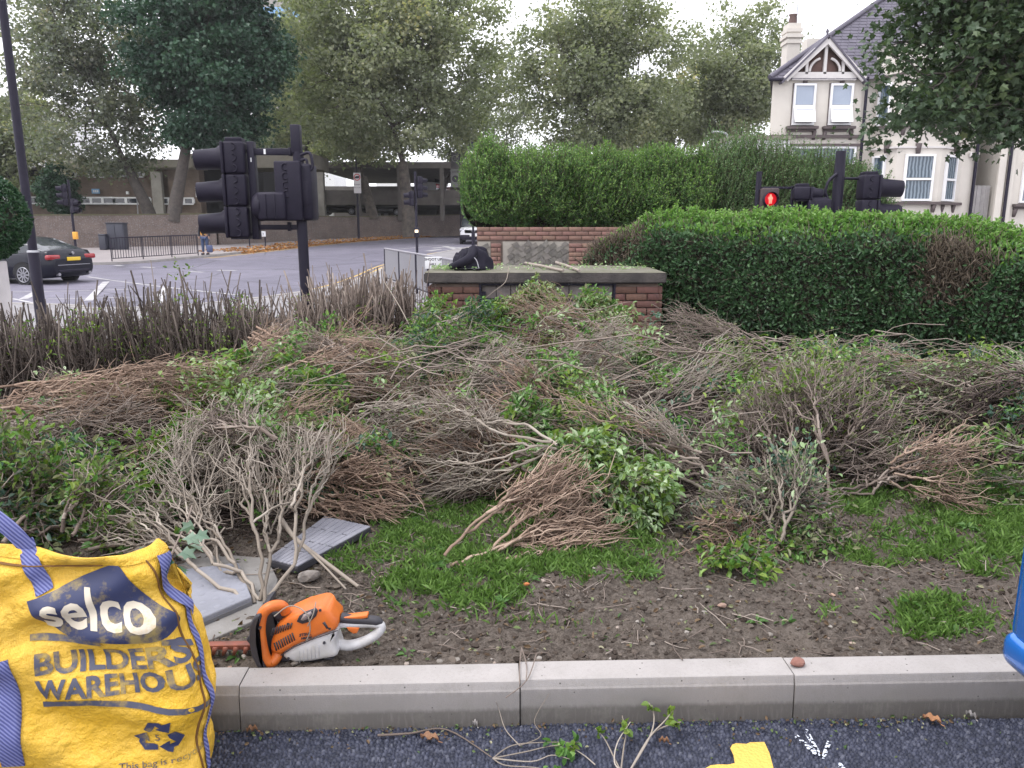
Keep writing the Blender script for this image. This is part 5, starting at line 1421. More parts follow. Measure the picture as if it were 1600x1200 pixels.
for s in (-1, 1):
    part('tail_light', MB().bbox((-2.36, s * .70, .86), (.16, .46, .15), .04), M_REDLAMP, bmw)
    part('exhaust', MB().cyl((-2.46, s * .6, .34), (-2.30, s * .6, .34), .05, 10), M_CHROME, bmw)
npl_ = part('number_plate', MB().bbox((-2.465, 0, .80), (.02, .52, .11), .005), M_NUMY, bmw)
part('boot_badge', MB().cyl((-2.468, 0, .98), (-2.445, 0, .98), .045, 12), M_CHROME, bmw)
part('bumper_trim', MB().bbox((-2.45, 0, .44), (.06, 1.2, .07), .02), M_BLACKP, bmw)
part('chrome_strip', MB().bbox((-2.462, 0, .62), (.02, 1.25, .02), .006), M_CHROME, bmw)
# white van coming down the hill
M_VANW = carpaint('white van paint', (.72, .72, .75), 0, .35)
vx = W(740, 380, 54)[0]
van, _ = car('white_van', 'white panel van with black grille coming down the hill', 'van', 5.2, 1.98, [-.5, -.49, -.45, -.2, .1, .25, .36, .44, .48, .5], [.97, .99, 1, 1, 1, 1, .99, .97, .92, .84],
    [.4, .35, .3, .3, .3, .3, .3, .3, .34, .42], [1.3, 1.32, 1.32, 1.32, 1.32, 1.28, 1.20, 1.10, 1.02, .92],
    [(-.5, 2.0), (-.49, 2.3), (-.2, 2.36), (.1, 2.34), (.16, 2.28), (.28, 1.75), (.37, 1.15)], 2.36, M_VANW, (vx, 56.4, float(gz(54))), R(-90), detail=False, wheels=(-.28, .33))
part('grille', MB().bbox((2.56, 0, .86), (.08, 1.25, .26), .03), M_BLACKP, van)
part('bumper', MB().bbox((2.50, 0, .50), (.24, 1.86, .34), .06), M_BLACKP, van)
part('badge', MB().bbox((2.61, 0, .92), (.02, .3, .09), .02), M_CHROME, van)
part('number_plate', MB().bbox((2.63, 0, .60), (.02, .52, .11), .005), M_NUMW, van)
for s in (-1, 1): part('headlight', MB().bbox((2.42, s * .80, .96), (.2, .34, .24), .06), M_CHROME, van)
part('windscreen', MB().add([(1.98, -.80, 1.22), (1.98, .80, 1.22), (1.30, .72, 1.98), (1.30, -.72, 1.98)], [(0, 1, 2, 3)]), M_GLASS, van)
# cars parked on the lower deck
M_DKCAR = carpaint('dark parked paint', (.02, .02, .026))
hat_x = [-.5, -.485, -.45, -.3, 0, .2, .35, .45, .485, .5]; hat_h = [.85, .93, .97, 1, 1, 1, .985, .94, .86, .76]
for k, (px_, lab) in enumerate(((531, 'dark parked car in the lower deck bay beside the concrete column'), (797 - 0, ''), (572 + 30, ''))):
    if k == 0:
        pc, _ = car('parked_car', lab, 'car', 4.2, 1.8, hat_x, hat_h, [.4, .3, .24, .2, .2, .2, .22, .26, .3, .36], [.9, .98, 1.0, .98, .95, .92, .85, .76, .68, .6],
            [(-.47, 1.0), (-.42, 1.35), (-.25, 1.52), (0, 1.5), (.1, 1.4), (.27, .92)], 1.52, M_DKCAR, (W(px_, 330, 74)[0], 74, W(800, 336, 74)[2]), R(0), detail=False, group='dark cars parked on the lower deck')
dup(pc, (W(602, 330, 76)[0], 76, W(800, 337, 76)[2]), R(180), 'dark parked car in the bay right of the leaning plane trunk', 'dark cars parked on the lower deck')
rv, _ = car('delivery_truck', 'white box vehicle with a red lower band parked on the upper deck', 'truck', 6.0, 2.2, [-.5, -.49, .3, .45, .5], [.98, 1, 1, .98, .9], [.5, .45, .45, .45, .5], [1.25, 1.3, 1.3, 1.2, 1.1],
    [(-.5, 2.2), (-.49, 2.75), (0, 2.8), (.3, 2.75), (.46, 1.3)], 2.8, M_VANW, (W(678, 300, 86)[0], 86, W(800, 306, 86)[2]), R(80), detail=False)
part('red_band', MB().bbox((0, 0, .92), (5.9, 2.26, .44), .05), carpaint('red band paint', (.45, .03, .04), 0), rv)

# person waiting at the far kerb
def person():
    f = W(322, 402, 39.3); z0 = float(gz(39.3)) + .1
    o = thing('person', 'person in dark jacket with orange straps and blue jeans waiting at the far kerb', 'person', (f[0], 39.3, z0))
    def skin(name, verts, edges, rad, m, sub=2):
        me = bpy.data.meshes.new(name); me.from_pydata(verts, edges, [])
        ob = bpy.data.objects.new(name, me); COL.objects.link(ob)
        md = ob.modifiers.new('skin', 'SKIN'); md.use_smooth_shade = True
        for i, r_ in enumerate(rad): me.skin_vertices[0].data[i].radius = (r_ if isinstance(r_, tuple) else (r_, r_))
        me.skin_vertices[0].data[0].use_root = True
        sb_ = ob.modifiers.new('sub', 'SUBSURF'); sb_.levels = sub; sb_.render_levels = sub
        bpy.context.view_layer.update()
        dg = bpy.context.evaluated_depsgraph_get(); m2 = bpy.data.meshes.new_from_object(ob.evaluated_get(dg))
        bpy.data.objects.remove(ob); m2.materials.clear(); m2.materials.append(m)
        r = bpy.data.objects.new(name, m2); COL.objects.link(r); r.parent = o; return r
    M_SK = mat('skin', (.35, .21, .15), .6); M_JK = mat('dark jacket', (.02, .02, .028), .8); M_JN = mat('blue jeans', (.05, .075, .15), .85); M_HAIR = mat('dark hair', (.03, .022, .018), .7)
    skin('body', [(0, 0, .92), (0, 0, 1.12), (0, 0, 1.38), (0, 0, 1.47), (0, -.01, 1.55), (0, -.02, 1.63), (0, -.01, 1.72), (.19, 0, 1.38), (.25, .0, 1.12), (.24, -.07, .88), (.24, -.09, .80), (-.19, 0, 1.38), (-.25, 0, 1.12), (-.24, -.07, .88), (-.24, -.09, .80), (.10, 0, .86), (.10, -.01, .48), (.11, .02, .09), (.12, -.12, .04), (-.10, 0, .86), (-.11, 0, .48), (-.12, .02, .09), (-.14, -.12, .04)],
        [(0, 1), (1, 2), (2, 3), (3, 4), (4, 5), (5, 6), (2, 7), (7, 8), (8, 9), (9, 10), (2, 11), (11, 12), (12, 13), (13, 14), (0, 15), (15, 16), (16, 17), (17, 18), (0, 19), (19, 20), (20, 21), (21, 22)],
        [(.16, .11), (.15, .11), (.17, .11), (.07, .06), (.065, .075), (.08, .095), (.06, .07), .06, .045, .035, .04, .06, .045, .035, .04, .09, .06, .045, .035, .09, .06, .045, .035], M_SK)
    skin('jacket', [(0, 0, .88), (0, 0, 1.12), (0, 0, 1.38), (0, 0, 1.48), (.20, 0, 1.39), (.26, 0, 1.12), (.25, -.07, .90), (-.20, 0, 1.39), (-.26, 0, 1.12), (-.25, -.07, .90)], [(0, 1), (1, 2), (2, 3), (2, 4), (4, 5), (5, 6), (2, 7), (7, 8), (8, 9)],
        [(.185, .14), (.175, .135), (.195, .135), (.09, .08), .075, .06, .05, .075, .06, .05], M_JK)
    skin('jeans', [(0, 0, .93), (.10, 0, .84), (.105, -.01, .48), (.115, .02, .12), (-.10, 0, .84), (-.115, 0, .48), (-.125, .02, .12)], [(0, 1), (1, 2), (2, 3), (0, 4), (4, 5), (5, 6)], [(.17, .12), .11, .078, .06, .11, .078, .06], M_JN)
    skin('hair', [(0, .02, 1.64), (0, .0, 1.74)], [(0, 1)], [(.088, .10), (.07, .08)], M_HAIR)
    for s in (-1, 1): part('orange_strap', MB().bbox((s * .09, -.145, 1.22), (.085, .03, .44), .01), M_ORANGE, o)
    for s in (-1, 1): part('shoe', MB().bbox((s * .125, -.06, .045), (.10, .27, .09), .03), M_BLACK, o)
    bg_ = tag(thing('carrier_bag', 'blue carrier bag held by the person at the far kerb', 'bag', (f[0] + .27, 39.18, z0 + .3)), None)
    part('sack', MB().bbox((0, 0, .0), (.28, .14, .36), .05), mat('blue bag', (.06, .08, .17), .6), bg_)
    part('handles', MB().tube(smooth_line([(-.08, 0, .17), (-.03, 0, .42), (.03, 0, .42), (.08, 0, .17)], 4), .01, 5), M_BLACK, bg_)
person()
# ------------------------------------------------------------------ car park, kerb, lawn
KA = R(1.8); KD = np.array((math.cos(KA), math.sin(KA), 0)); KN = np.array((-math.sin(KA), math.cos(KA), 0))
def kerbY(x): return 2.39 + math.tan(KA) * np.asarray(x)
struct('car_park', MB().add([(-14, -8, -.014), (14, -8, -.014), (14, float(kerbY(14)) - .05, -.014), (-14, float(kerbY(-14)) - .05, -.014)], [(0, 1, 2, 3)]), M_ASPHALT)
def stones_mat():
    m, t, b = newmat('asphalt stones')
    at = N(t, 'ShaderNodeAttribute', attribute_name='v')
    c = ramp(t, at.outputs['Fac'], [(0, (.014, .017, .032)), (.5, (.027, .031, .054)), (.9, (.048, .053, .084)), (1, (.085, .09, .12))])
    t.links.new(c, b.inputs['Base Color']); b.inputs['Roughness'].default_value = .55; b.inputs['Specular IOR Level'].default_value = .4
    bump(t, b, noise(t, 420, 3), .002, .4); return m
M_STONES = stones_mat()
# open-textured asphalt near the camera: every stone of the wearing course is geometry
ax_, ay_ = np.meshgrid(np.arange(-1.35, 1.75, .0034), np.arange(1.72, 2.30, .0034), indexing='ij')
cs_ = .0135; gx_ = ax_ / cs_ + .35 * vnoise(ax_ * 60, ay_ * 60, 90); gy0 = ay_ / cs_ + .35 * vnoise(ax_ * 60 + 9, ay_ * 60, 91)
ix, iy = np.floor(gx_).astype(np.int64), np.floor(gy0).astype(np.int64); f1 = np.full(ax_.shape, 9.); f2 = f1.copy(); hs_ = np.zeros(ax_.shape)
for di in (-1, 0, 1):
    for dj in (-1, 0, 1):
        cx_, cy_ = ix + di + .15 + .7 * _hash(ix + di, iy + dj, 3), iy + dj + .15 + .7 * _hash(ix + di, iy + dj, 4)
        dd = np.hypot(gx_ - cx_, gy0 - cy_); hh = _hash(ix + di, iy + dj, 5)
        m_ = dd < f1; f2 = np.where(m_, f1, np.minimum(f2, dd)); hs_ = np.where(m_, hh, hs_); f1 = np.where(m_, dd, f1)
top_ = sstep(.02, .34, f2 - f1)
struct('asphalt_surface', MB().grid(np.stack([ax_, ay_, -.0125 + top_ * (.0085 + .0055 * hs_) + .0008 * vnoise(ax_ * 900, ay_ * 900, 92)], -1), v=hs_, sm=True), M_STONES)
def kerb_mat():
    m, t, b = newmat('kerb concrete')
    tc = N(t, 'ShaderNodeTexCoord').outputs['Object']
    mp = N(t, 'ShaderNodeMapping'); mp.inputs['Scale'].default_value = (9, 9, 1.2); t.links.new(tc, mp.inputs[0])
    streak = noise(t, 9, 5, mp.outputs[0]); fine = noise(t, 260, 3, tc); big = noise(t, 3.2, 4, tc)
    c = mixc(t, ramp(t, big, [(.35, (0, 0, 0)), (.7, (1, 1, 1))]), (.37, .345, .335), (.30, .28, .268))
    c = mixc(t, ramp(t, fine, [(.35, (.35, .35, .35)), (.5, (0, 0, 0))]), c, (.24, .23, .22))
    sx = N(t, 'ShaderNodeSeparateXYZ'); t.links.new(tc, sx.inputs[0])
    ad = N(t, 'ShaderNodeMath', operation='MULTIPLY_ADD'); ad.inputs[1].default_value = .022; ad.inputs[2].default_value = 0; t.links.new(streak, ad.inputs[0])
    zz = N(t, 'ShaderNodeMath', operation='SUBTRACT'); t.links.new(sx.outputs['Z'], zz.inputs[0]); t.links.new(ad.outputs[0], zz.inputs[1])
    grime = ramp(t, zz.outputs[0], [(.0, (1, 1, 1)), (.040, (.92, .92, .92)), (.054, (.42, .42, .42)), (.10, (.30, .30, .30)), (.118, (0, 0, 0))])
    c = mixc(t, grime, c, (.105, .096, .088))
    vo = N(t, 'ShaderNodeTexVoronoi'); vo.inputs['Scale'].default_value = 26; t.links.new(tc, vo.inputs['Vector']); c = mixc(t, ramp(t, vo.outputs['Distance'], [(.055, (1, 1, 1)), (.085, (0, 0, 0))]), c, (.07, .065, .06))
    mos = noise(t, 4.5, 6, tc, .7); c = mixc(t, ramp(t, mos, [(.58, (0, 0, 0)), (.72, (.55, .55, .55))]), c, (.20, .19, .165))
    st = ramp(t, streak, [(.5, (0, 0, 0)), (.75, (.35, .35, .35))]); c = mixc(t, st, c, (.24, .22, .21))
    t.links.new(c, b.inputs['Base Color']); b.inputs['Roughness'].default_value = .9
    bump(t, b, fine, .003, .35)
    return m
M_KERB = kerb_mat()
kprof = [(0, -.12), (0, .150), (-.006, .152), (-.104, .152), (-.1085, .1505), (-.110, .146), (-.115, .126), (-.118, .120), (-.132, -.12)]
bmk = bmesh.new(); f = bmk.faces.new([bmk.verts.new((0, a, b)) for a, b in kprof][::-1]); gk = bmesh.ops.extrude_face_region(bmk, geom=[f])
bmesh.ops.translate(bmk, vec=(.911, 0, 0), verts=[q for q in gk['geom'] if isinstance(q, bmesh.types.BMVert)]); bmesh.ops.recalc_face_normals(bmk, faces=bmk.faces)
KM = MB().bm(bmk).mesh('kerb_stone', M_KERB)
kerb = bpy.data.objects.new('kerb', None); COL.objects.link(kerb); kerb['kind'] = 'structure'; kerb.location = (0, 2.39, 0)
j0 = G(812, 1067, .152)[0]
for k in range(-7, 8):
    x = j0 + .915 * k
    inst('kerb_stone', KM, kerb, (x, float(kerbY(x)) - 2.39 + rng.normal() * .0015, rng.normal() * .001), (0, 0, KA))
part('joint_fill', MB().box((0, -.06, .04), (13, .09, .19), rz=KA), mat('mortar joint', (.10, .095, .09), .95), kerb)

def proj(P):
    P = np.asarray(P, float); d = P - np.array((0, 0, CAM_H))
    zf = d[..., 1] * CP - d[..., 2] * SP; up = d[..., 1] * SP + d[..., 2] * CP
    return 800 + F * d[..., 0] / zf, 600 - F * up / zf
def soil_h(x, y):
    h = .135 + .012 * (fbm(x * 1.7, y * 1.7, 4, 1) - .5) * 2 + .035 * sstep(3.0, 6.0, y)
    near = 1 - sstep(4.2, 5.5, y)
    h = h + near * (.028 * (fbm(x * 11, y * 11, 3, 2) - .45) + .085 * np.maximum(fbm(x * 26, y * 26, 4, 3) - .50, 0) + .011 * (vnoise(x * 85, y * 85, 4) - .5))
    e = y - kerbY(x)
    return np.where(e < .06, np.minimum(h, .140 + e * .1), h)
xs_ = np.linspace(-4.7, 5.3, 700)
ys_ = 2.385 + np.cumsum(np.r_[0, np.linspace(.0095, .016, 110), np.linspace(.017, .14, 70)])
gx, gy_ = np.meshgrid(xs_, ys_, indexing='ij'); gy2 = gy_ + math.tan(KA) * gx * (1 - sstep(2.4, 5, gy_))
M_SOIL = None
def soil_mat():
    m, t, b = newmat('bare soil')
    tc = N(t, 'ShaderNodeTexCoord').outputs['Object']
    a = noise(t, 1.6, 6, tc); f = noise(t, 46, 5, tc, .7); vfine = noise(t, 190, 4, tc, .7)
    c = mixc(t, ramp(t, a, [(.36, (0, 0, 0)), (.62, (1, 1, 1))]), (.034, .026, .021), (.118, .096, .079))
    c = mixc(t, ramp(t, f, [(.36, (0, 0, 0)), (.66, (1, 1, 1))]), c, (.185, .156, .134))
    c = mixc(t, ramp(t, vfine, [(.34, (.85, .85, .85)), (.47, (0, 0, 0))]), c, (.034, .026, .021))
    c = mixc(t, ramp(t, vfine, [(.64, (0, 0, 0)), (.72, (.8, .8, .8))]), c, (.26, .23, .20))
    t.links.new(c, b.inputs['Base Color']); b.inputs['Roughness'].default_value = .95; b.inputs['Specular IOR Level'].default_value = .2
    h = N(t, 'ShaderNodeMath', operation='ADD'); t.links.new(f, h.inputs[0]); t.links.new(vfine, h.inputs[1])
    bump(t, b, h.outputs[0], .012, .9)
    return m
M_SOIL = soil_mat()
struct('lawn_soil', MB().grid(np.stack([gx, gy2, soil_h(gx, gy2)], -1)), M_SOIL)

def scatter(n, box=(-3.2, 4.2, 2.4, 7.0)):
    x = rng.uniform(box[0], box[1], n); y = rng.uniform(box[2], box[3], n); y = y + math.tan(KA) * x * (y < 4)
    return x, y
EL = [(860, 862, 185, 34, 1.0), (730, 815, 150, 55, 1.0), (700, 915, 115, 42, .7), (790, 962, 70, 14, .35), (880, 975, 60, 10, .35), (955, 897, 75, 18, .5), (650, 955, 40, 18, .3),
      (1375, 850, 130, 32, .6), (1540, 805, 130, 65, .85), (1480, 966, 88, 34, 1.0), (1290, 962, 18, 13, .7), (1560, 868, 60, 34, .7), (1450, 775, 160, 24, .6), (1250, 860, 60, 20, .35), (560, 870, 60, 30, .4), (1340, 780, 90, 30, .5)]
def in_grass(x, y, z=.14):
    px, py = proj(np.stack([x, y, np.full_like(x, z)], -1)); d = np.zeros_like(x)
    for cx, cy, rx, ry, s in EL:
        e = np.sqrt(((px - cx) / rx) ** 2 + ((py - cy) / ry) ** 2); d = np.maximum(d, s * (1 - sstep(.72, 1.15, e + .5 * (fbm(x * 5, y * 5, 3, 7) - .5))))
    return d
GRASS = leafmat('lawn grass', [(0, (.078, .140, .036)), (.5, (.150, .265, .064)), (.85, (.240, .370, .110)), (1, (.36, .35, .18))], .5, .3)
x, y = scatter(520000, (-2.6, 4.2, 2.45, 5.4)); dn = in_grass(x, y)
m_ = rng.random(len(x)) < dn * (.12 + .88 * sstep(.34, .56, fbm(x * 7, y * 7, 3, 12))); x, y = x[m_], y[m_]; n = len(x)
mb = MB(); leaves(mb, np.c_[x, y, soil_h(x, y) - .004], np.c_[rng.normal(size=(n, 2)) * .38, np.ones(n)], rng.uniform(.020, .062, n) * (.65 + .7 * fbm(x * 3, y * 3, 2, 6)), .048, .2, .5, v=rng.random(n) * .75 + .3 * (fbm(x * 4, y * 4, 2, 8) - .2))
part('grass', mb, GRASS, kind='stuff')
# weeds with broad leaves among the soil
WEED = leafmat('broad weed leaf', [(0, (.05, .11, .03)), (.5, (.09, .19, .05)), (1, (.19, .30, .12))], .5, .25)
mb = MB(); wp = []
x, y = scatter(9000, (-2.2, 4.0, 2.47, 4.6)); d_ = in_grass(x, y); keep_ = (rng.random(9000) < d_ * .10) | (rng.random(9000) < .020 * (fbm(x * 2, y * 2, 2, 44) > .46)); x, y = x[keep_], y[keep_]
for cx, cy in zip(x, y):
    k = rng.integers(5, 13); a = rng.random(k) * 6.28; s = rng.uniform(.018, .048)
    P = np.c_[cx + .008 * np.cos(a), cy + .008 * np.sin(a), np.full(k, soil_h(cx, cy) + .004)]
    leaves(mb, P, np.c_[np.cos(a), np.sin(a), rng.uniform(.15, .8, k)], s * rng.uniform(.6, 1.2, k), .42, .2, .35, v=np.clip(rng.random() * .6 + rng.random(k) * .4, 0, 1))
part('weeds', mb, WEED, kind='stuff')
# clods, pebbles, litter and thin twigs on the soil
def blobs(n, rmin, rmax, box, m, name, sink=.3, ex=None, flat=.7, jit=.16):
    x, y = scatter(n, box); ok = rng.random(n) > in_grass(x, y) * .85
    ok &= (y - kerbY(x)) > .012
    x, y = x[ok], y[ok]; n = len(x)
    bm = bmesh.new(); bmesh.ops.create_icosphere(bm, subdivisions=1, radius=1); bm.verts.index_update()
    V0 = np.array([v.co for v in bm.verts]); F0 = np.array([[v.index for v in f.verts] for f in bm.faces]); bm.free()
    r = rmin + (rmax - rmin) * rng.random(n) ** 3
    S = np.stack([r * rng.uniform(.7, 1.3, n), r * rng.uniform(.7, 1.3, n), r * flat * rng.uniform(.6, 1.1, n)], 1)
    V = V0[None] * (1 + rng.normal(size=(n, len(V0), 1)) * jit) * S[:, None]
    a = rng.random(n) * 6.28; c, s = np.cos(a)[:, None], np.sin(a)[:, None]
    V = np.stack([V[..., 0] * c - V[..., 1] * s, V[..., 0] * s + V[..., 1] * c, V[..., 2]], -1) + np.stack([x, y, soil_h(x, y) + r * flat * sink], 1)[:, None]
    mb = MB().add(V.reshape(-1, 3), (F0[None] + (np.arange(n) * len(V0))[:, None, None]).reshape(-1, 3), v=np.repeat(rng.random(n), len(V0)))
    return part(name, mb, m, kind='stuff')
M_CLOD = twigmat('soil clod', [(0, (.030, .024, .020)), (.45, (.075, .062, .053)), (1, (.175, .152, .135))], .95)
M_CLOD = twigmat('soil clod', [(0, (.034, .026, .021)), (.5, (.070, .055, .045)), (1, (.125, .103, .086))], .95)
blobs(15000, .003, .0145, (-2.0, 3.2, 2.40, 3.9), M_CLOD, 'soil_clods', flat=.75, sink=.0, jit=.28)
M_PEB = twigmat('pebble', [(0, (.13, .11, .095)), (.5, (.20, .18, .16)), (.85, (.29, .265, .24)), (1, (.36, .23, .17))], .8)
blobs(700, .003, .014, (-2.0, 3.2, 2.40, 3.6), M_PEB, 'pebbles')
x, y = scatter(3200, (-2.0, 3.4, 2.44, 4.0)); n = len(x)
M_LIT = leafmat('leaf litter', [(0, (.07, .045, .028)), (.35, (.16, .105, .06)), (.6, (.05, .10, .03)), (.8, (.12, .17, .06)), (1, (.32, .30, .20))], .7, .1)
mb = MB(); leaves(mb, np.c_[x, y, soil_h(x, y) + .008], np.c_[rng.normal(size=(n, 2)), rng.normal(size=n) * .25], rng.uniform(.008, .032, n), .5, .3)
part('leaf_litter', mb, M_LIT, kind='stuff')
n = 420; x = rng.uniform(-1.3, 1.6, n); y = kerbY(x) - .128 - rng.gamma(1.2, .035, n)
mb = MB(); leaves(mb, np.c_[x, y, np.full(n, .002) + rng.random(n) * .006], np.c_[rng.normal(size=(n, 2)), rng.normal(size=n) * .2], rng.uniform(.004, .018, n), .6, .3)
part('gutter_debris', mb, M_LIT, kind='stuff')
STEM = {
 'grey': twigmat('grey brown stem', [(0, (.090, .070, .060)), (.5, (.200, .160, .136)), (1, (.34, .288, .250))]),
 'tan': twigmat('tan stem', [(0, (.115, .078, .058)), (.5, (.265, .185, .140)), (1, (.42, .320, .250))]),
 'pale': twigmat('pale bark stem', [(0, (.155, .130, .106)), (.5, (.265, .228, .192)), (1, (.38, .335, .288))]),
 'dark': twigmat('dark stem', [(0, (.040, .031, .028)), (.5, (.080, .060, .052)), (1, (.15, .118, .10))]),
}
x, y = scatter(800, (-2.0, 3.4, 2.44, 4.4)); n = len(x); a = rng.random(n) * 6.28; l = rng.uniform(.04, .22, n)
D = np.c_[np.cos(a), np.sin(a), np.zeros(n)] * l[:, None] / 2; Pm = np.c_[x, y, soil_h(x, y) + .010]
mb = MB(); batch_tubes(mb, np.stack([Pm - D, Pm - D * .3 + rng.normal(size=D.shape) * .008, Pm + D * .4 + rng.normal(size=D.shape) * .008, Pm + D], 1), np.tile(np.array([.0024, .0021, .0018, .001]), (n, 1)), 4)
part('twig_litter', mb, STEM['grey'], kind='stuff')

# single stones and leaves one can point at
def rock(name, label, c, s, m, seed, cat='stone'):
    bm = bmesh.new(); bmesh.ops.create_icosphere(bm, subdivisions=2, radius=1)
    r_ = np.random.default_rng(seed); sc_ = np.array(s)
    pl_ = unit(r_.normal(size=(9, 3))); 
    for v in bm.verts:
        p = np.array(v.co)
        for n_ in pl_:
            dd = p @ n_ - .72
            if dd > 0: p = p - n_ * dd
        v.co = p * sc_
    return single(name, MB().bm(bm), m, label, cat, c) if False else tag(part(name, MB().bm(bm), m, None, org=None), label, cat)
def put(o, c, rz=0, tilt=0): o.location = c; o.rotation_euler = (tilt, 0, rz); return o
M_REDST = mat('red brown stone', (.20, .085, .065), .8, (.26, .13, .10), 30, .3, 80)
M_CHUNK = mat('grey concrete chunk', (.26, .235, .215), .95, (.17, .15, .135), 25, .5, 60)
p = G(1245, 1040, .152); put(rock('brick_fragment', 'red brown stone chip lying on the kerb top', None, (.030, .024, .016), M_REDST, 5), p + (0, .0, .012), .5)
p = G(481, 905, .15); put(rock('concrete_chunk', 'grey concrete chunk in the soil beside the grey slab', None, (.055, .034, .028), M_CHUNK, 6), p + (0, 0, .016), .5)
p = G(822, 915, .15); put(rock('brick_fragment', 'small orange brick fragment in the soil at the grass edge', None, (.016, .011, .008), mat('orange brick chip', (.42, .14, .05), .85), 7), p + (0, 0, .006), .2)
p = G(1128, 948, .15); put(rock('stone', 'pinkish stone in the soil right of the trimmed grass', None, (.020, .015, .010), mat('pinkish stone', (.27, .18, .14), .9), 8), p + (0, 0, .006), .2)
def curl_leaf(label, px, py, L, wd, m, rz, z=.004):
    p = G(px, py, 0); t = np.linspace(0, 1, 9); w = np.sin(np.pi * np.clip(t * .96 + .02, 0, 1)) ** .8 * wd / 2
    rows = [[(a_ * w_, L * (t_ - .5), .012 * abs(a_) ** 1.5 + .012 * math.sin(t_ * 7) ** 2 + .004) for a_ in (-1, -.5, 0, .5, 1)] for t_, w_ in zip(t, w)]
    mb = MB().grid(np.array(rows)); mb.tube([(0, -L * .5, .006), (0, -L * .72, .004)], .0018, 5)
    o = part('fallen_leaf', mb, m); tag(o, label, 'leaf'); o.location = p + (0, 0, z); o.rotation_euler = (0, 0, rz); return o
M_LB = mat('brown dead leaf', (.27, .145, .075), .7, (.18, .09, .05), 40); M_LO = mat('orange dead leaf', (.40, .20, .09), .7, (.25, .12, .06), 40); M_LG = mat('pale grey leaf', (.30, .28, .27), .7)
curl_leaf('orange brown curled leaf on the asphalt at the right below the kerb', 1455, 1131, .055, .034, M_LO, .9)
curl_leaf('tan crumpled leaf on the asphalt left of the loose twigs', 671, 1160, .062, .030, M_LB, 1.3)
curl_leaf('pale narrow leaf on the asphalt near the blue car', 1516, 1124, .035, .012, M_LG, .5)
curl_leaf('small brown leaf on the asphalt between the upright cut shoots', 1037, 1165, .032, .014, M_LB, 1.4)
curl_leaf('reddish leaf against the foot of the kerb beside the yellow bag', 394, 1147, .036, .016, M_LB, 1.7)
curl_leaf('bone white leaf scrap on the asphalt near the bent twig', 742, 1138, .022, .014, M_LG, .9)
# yellow corner mark and chalk arrow
def flat_px(pts, z, mb=None):
    P = [G(x, y, 0) + (0, 0, z) for x, y in pts]; return (mb or MB()).add(P, [list(range(len(P)))[::-1]])
def worn(name, c, thr, back=None):
    m, t, b = newmat(name)
    b.inputs['Base Color'].default_value = (*c, 1); b.inputs['Roughness'].default_value = .75
    tc = N(t, 'ShaderNodeTexCoord').outputs['Object']
    vo = N(t, 'ShaderNodeTexVoronoi'); vo.inputs['Scale'].default_value = 95; t.links.new(tc, vo.inputs['Vector'])
    ad = N(t, 'ShaderNodeMath', operation='ADD'); t.links.new(vo.outputs['Distance'], ad.inputs[0]); t.links.new(noise(t, 25, 4, tc), ad.inputs[1])
    tr = N(t, 'ShaderNodeBsdfTransparent'); ms = N(t, 'ShaderNodeMixShader')
    t.links.new(ramp(t, ad.outputs[0], [(thr - .04, (0, 0, 0)), (thr + .04, (1, 1, 1))]), ms.inputs[0])
    t.links.new(b.outputs[0], ms.inputs[1]); t.links.new(tr.outputs[0], ms.inputs[2]); t.links.new(ms.outputs[0], t.nodes['Material Output'].inputs['Surface'])
    iv = N(t, 'ShaderNodeMath', operation='SUBTRACT'); iv.inputs[0].default_value = 1; t.links.new(vo.outputs['Distance'], iv.inputs[1]); bump(t, b, iv.outputs[0], .006, .6)
    return m
mb = flat_px([(1144, 1165), (1150, 1163), (1166, 1164), (1172, 1161.5), (1194, 1161), (1197, 1167), (1202, 1178), (1208, 1200), (1222, 1262), (1050, 1262), (1085, 1212), (1110, 1197.5), (1124, 1196), (1137, 1196.5), (1148, 1194), (1146, 1182), (1141, 1171)], .004)
struct('yellow_bay_marking', mb, worn('yellow bay paint', (.66, .42, .085), 1.25))
mb = MB()
for pts in ([(1252, 1138), (1262, 1142), (1282, 1178), (1276, 1182)], [(1238, 1152), (1246, 1150), (1284, 1184), (1280, 1189)], [(1292, 1160), (1299, 1162), (1289, 1188), (1282, 1188)], [(1308, 1196), (1314, 1194), (1330, 1215), (1318, 1222)]): flat_px(pts, .0045 + .001 * len(mb.V), mb)
struct('chalk_marking', mb, worn('chalk spray', (.62, .66, .74), .98))

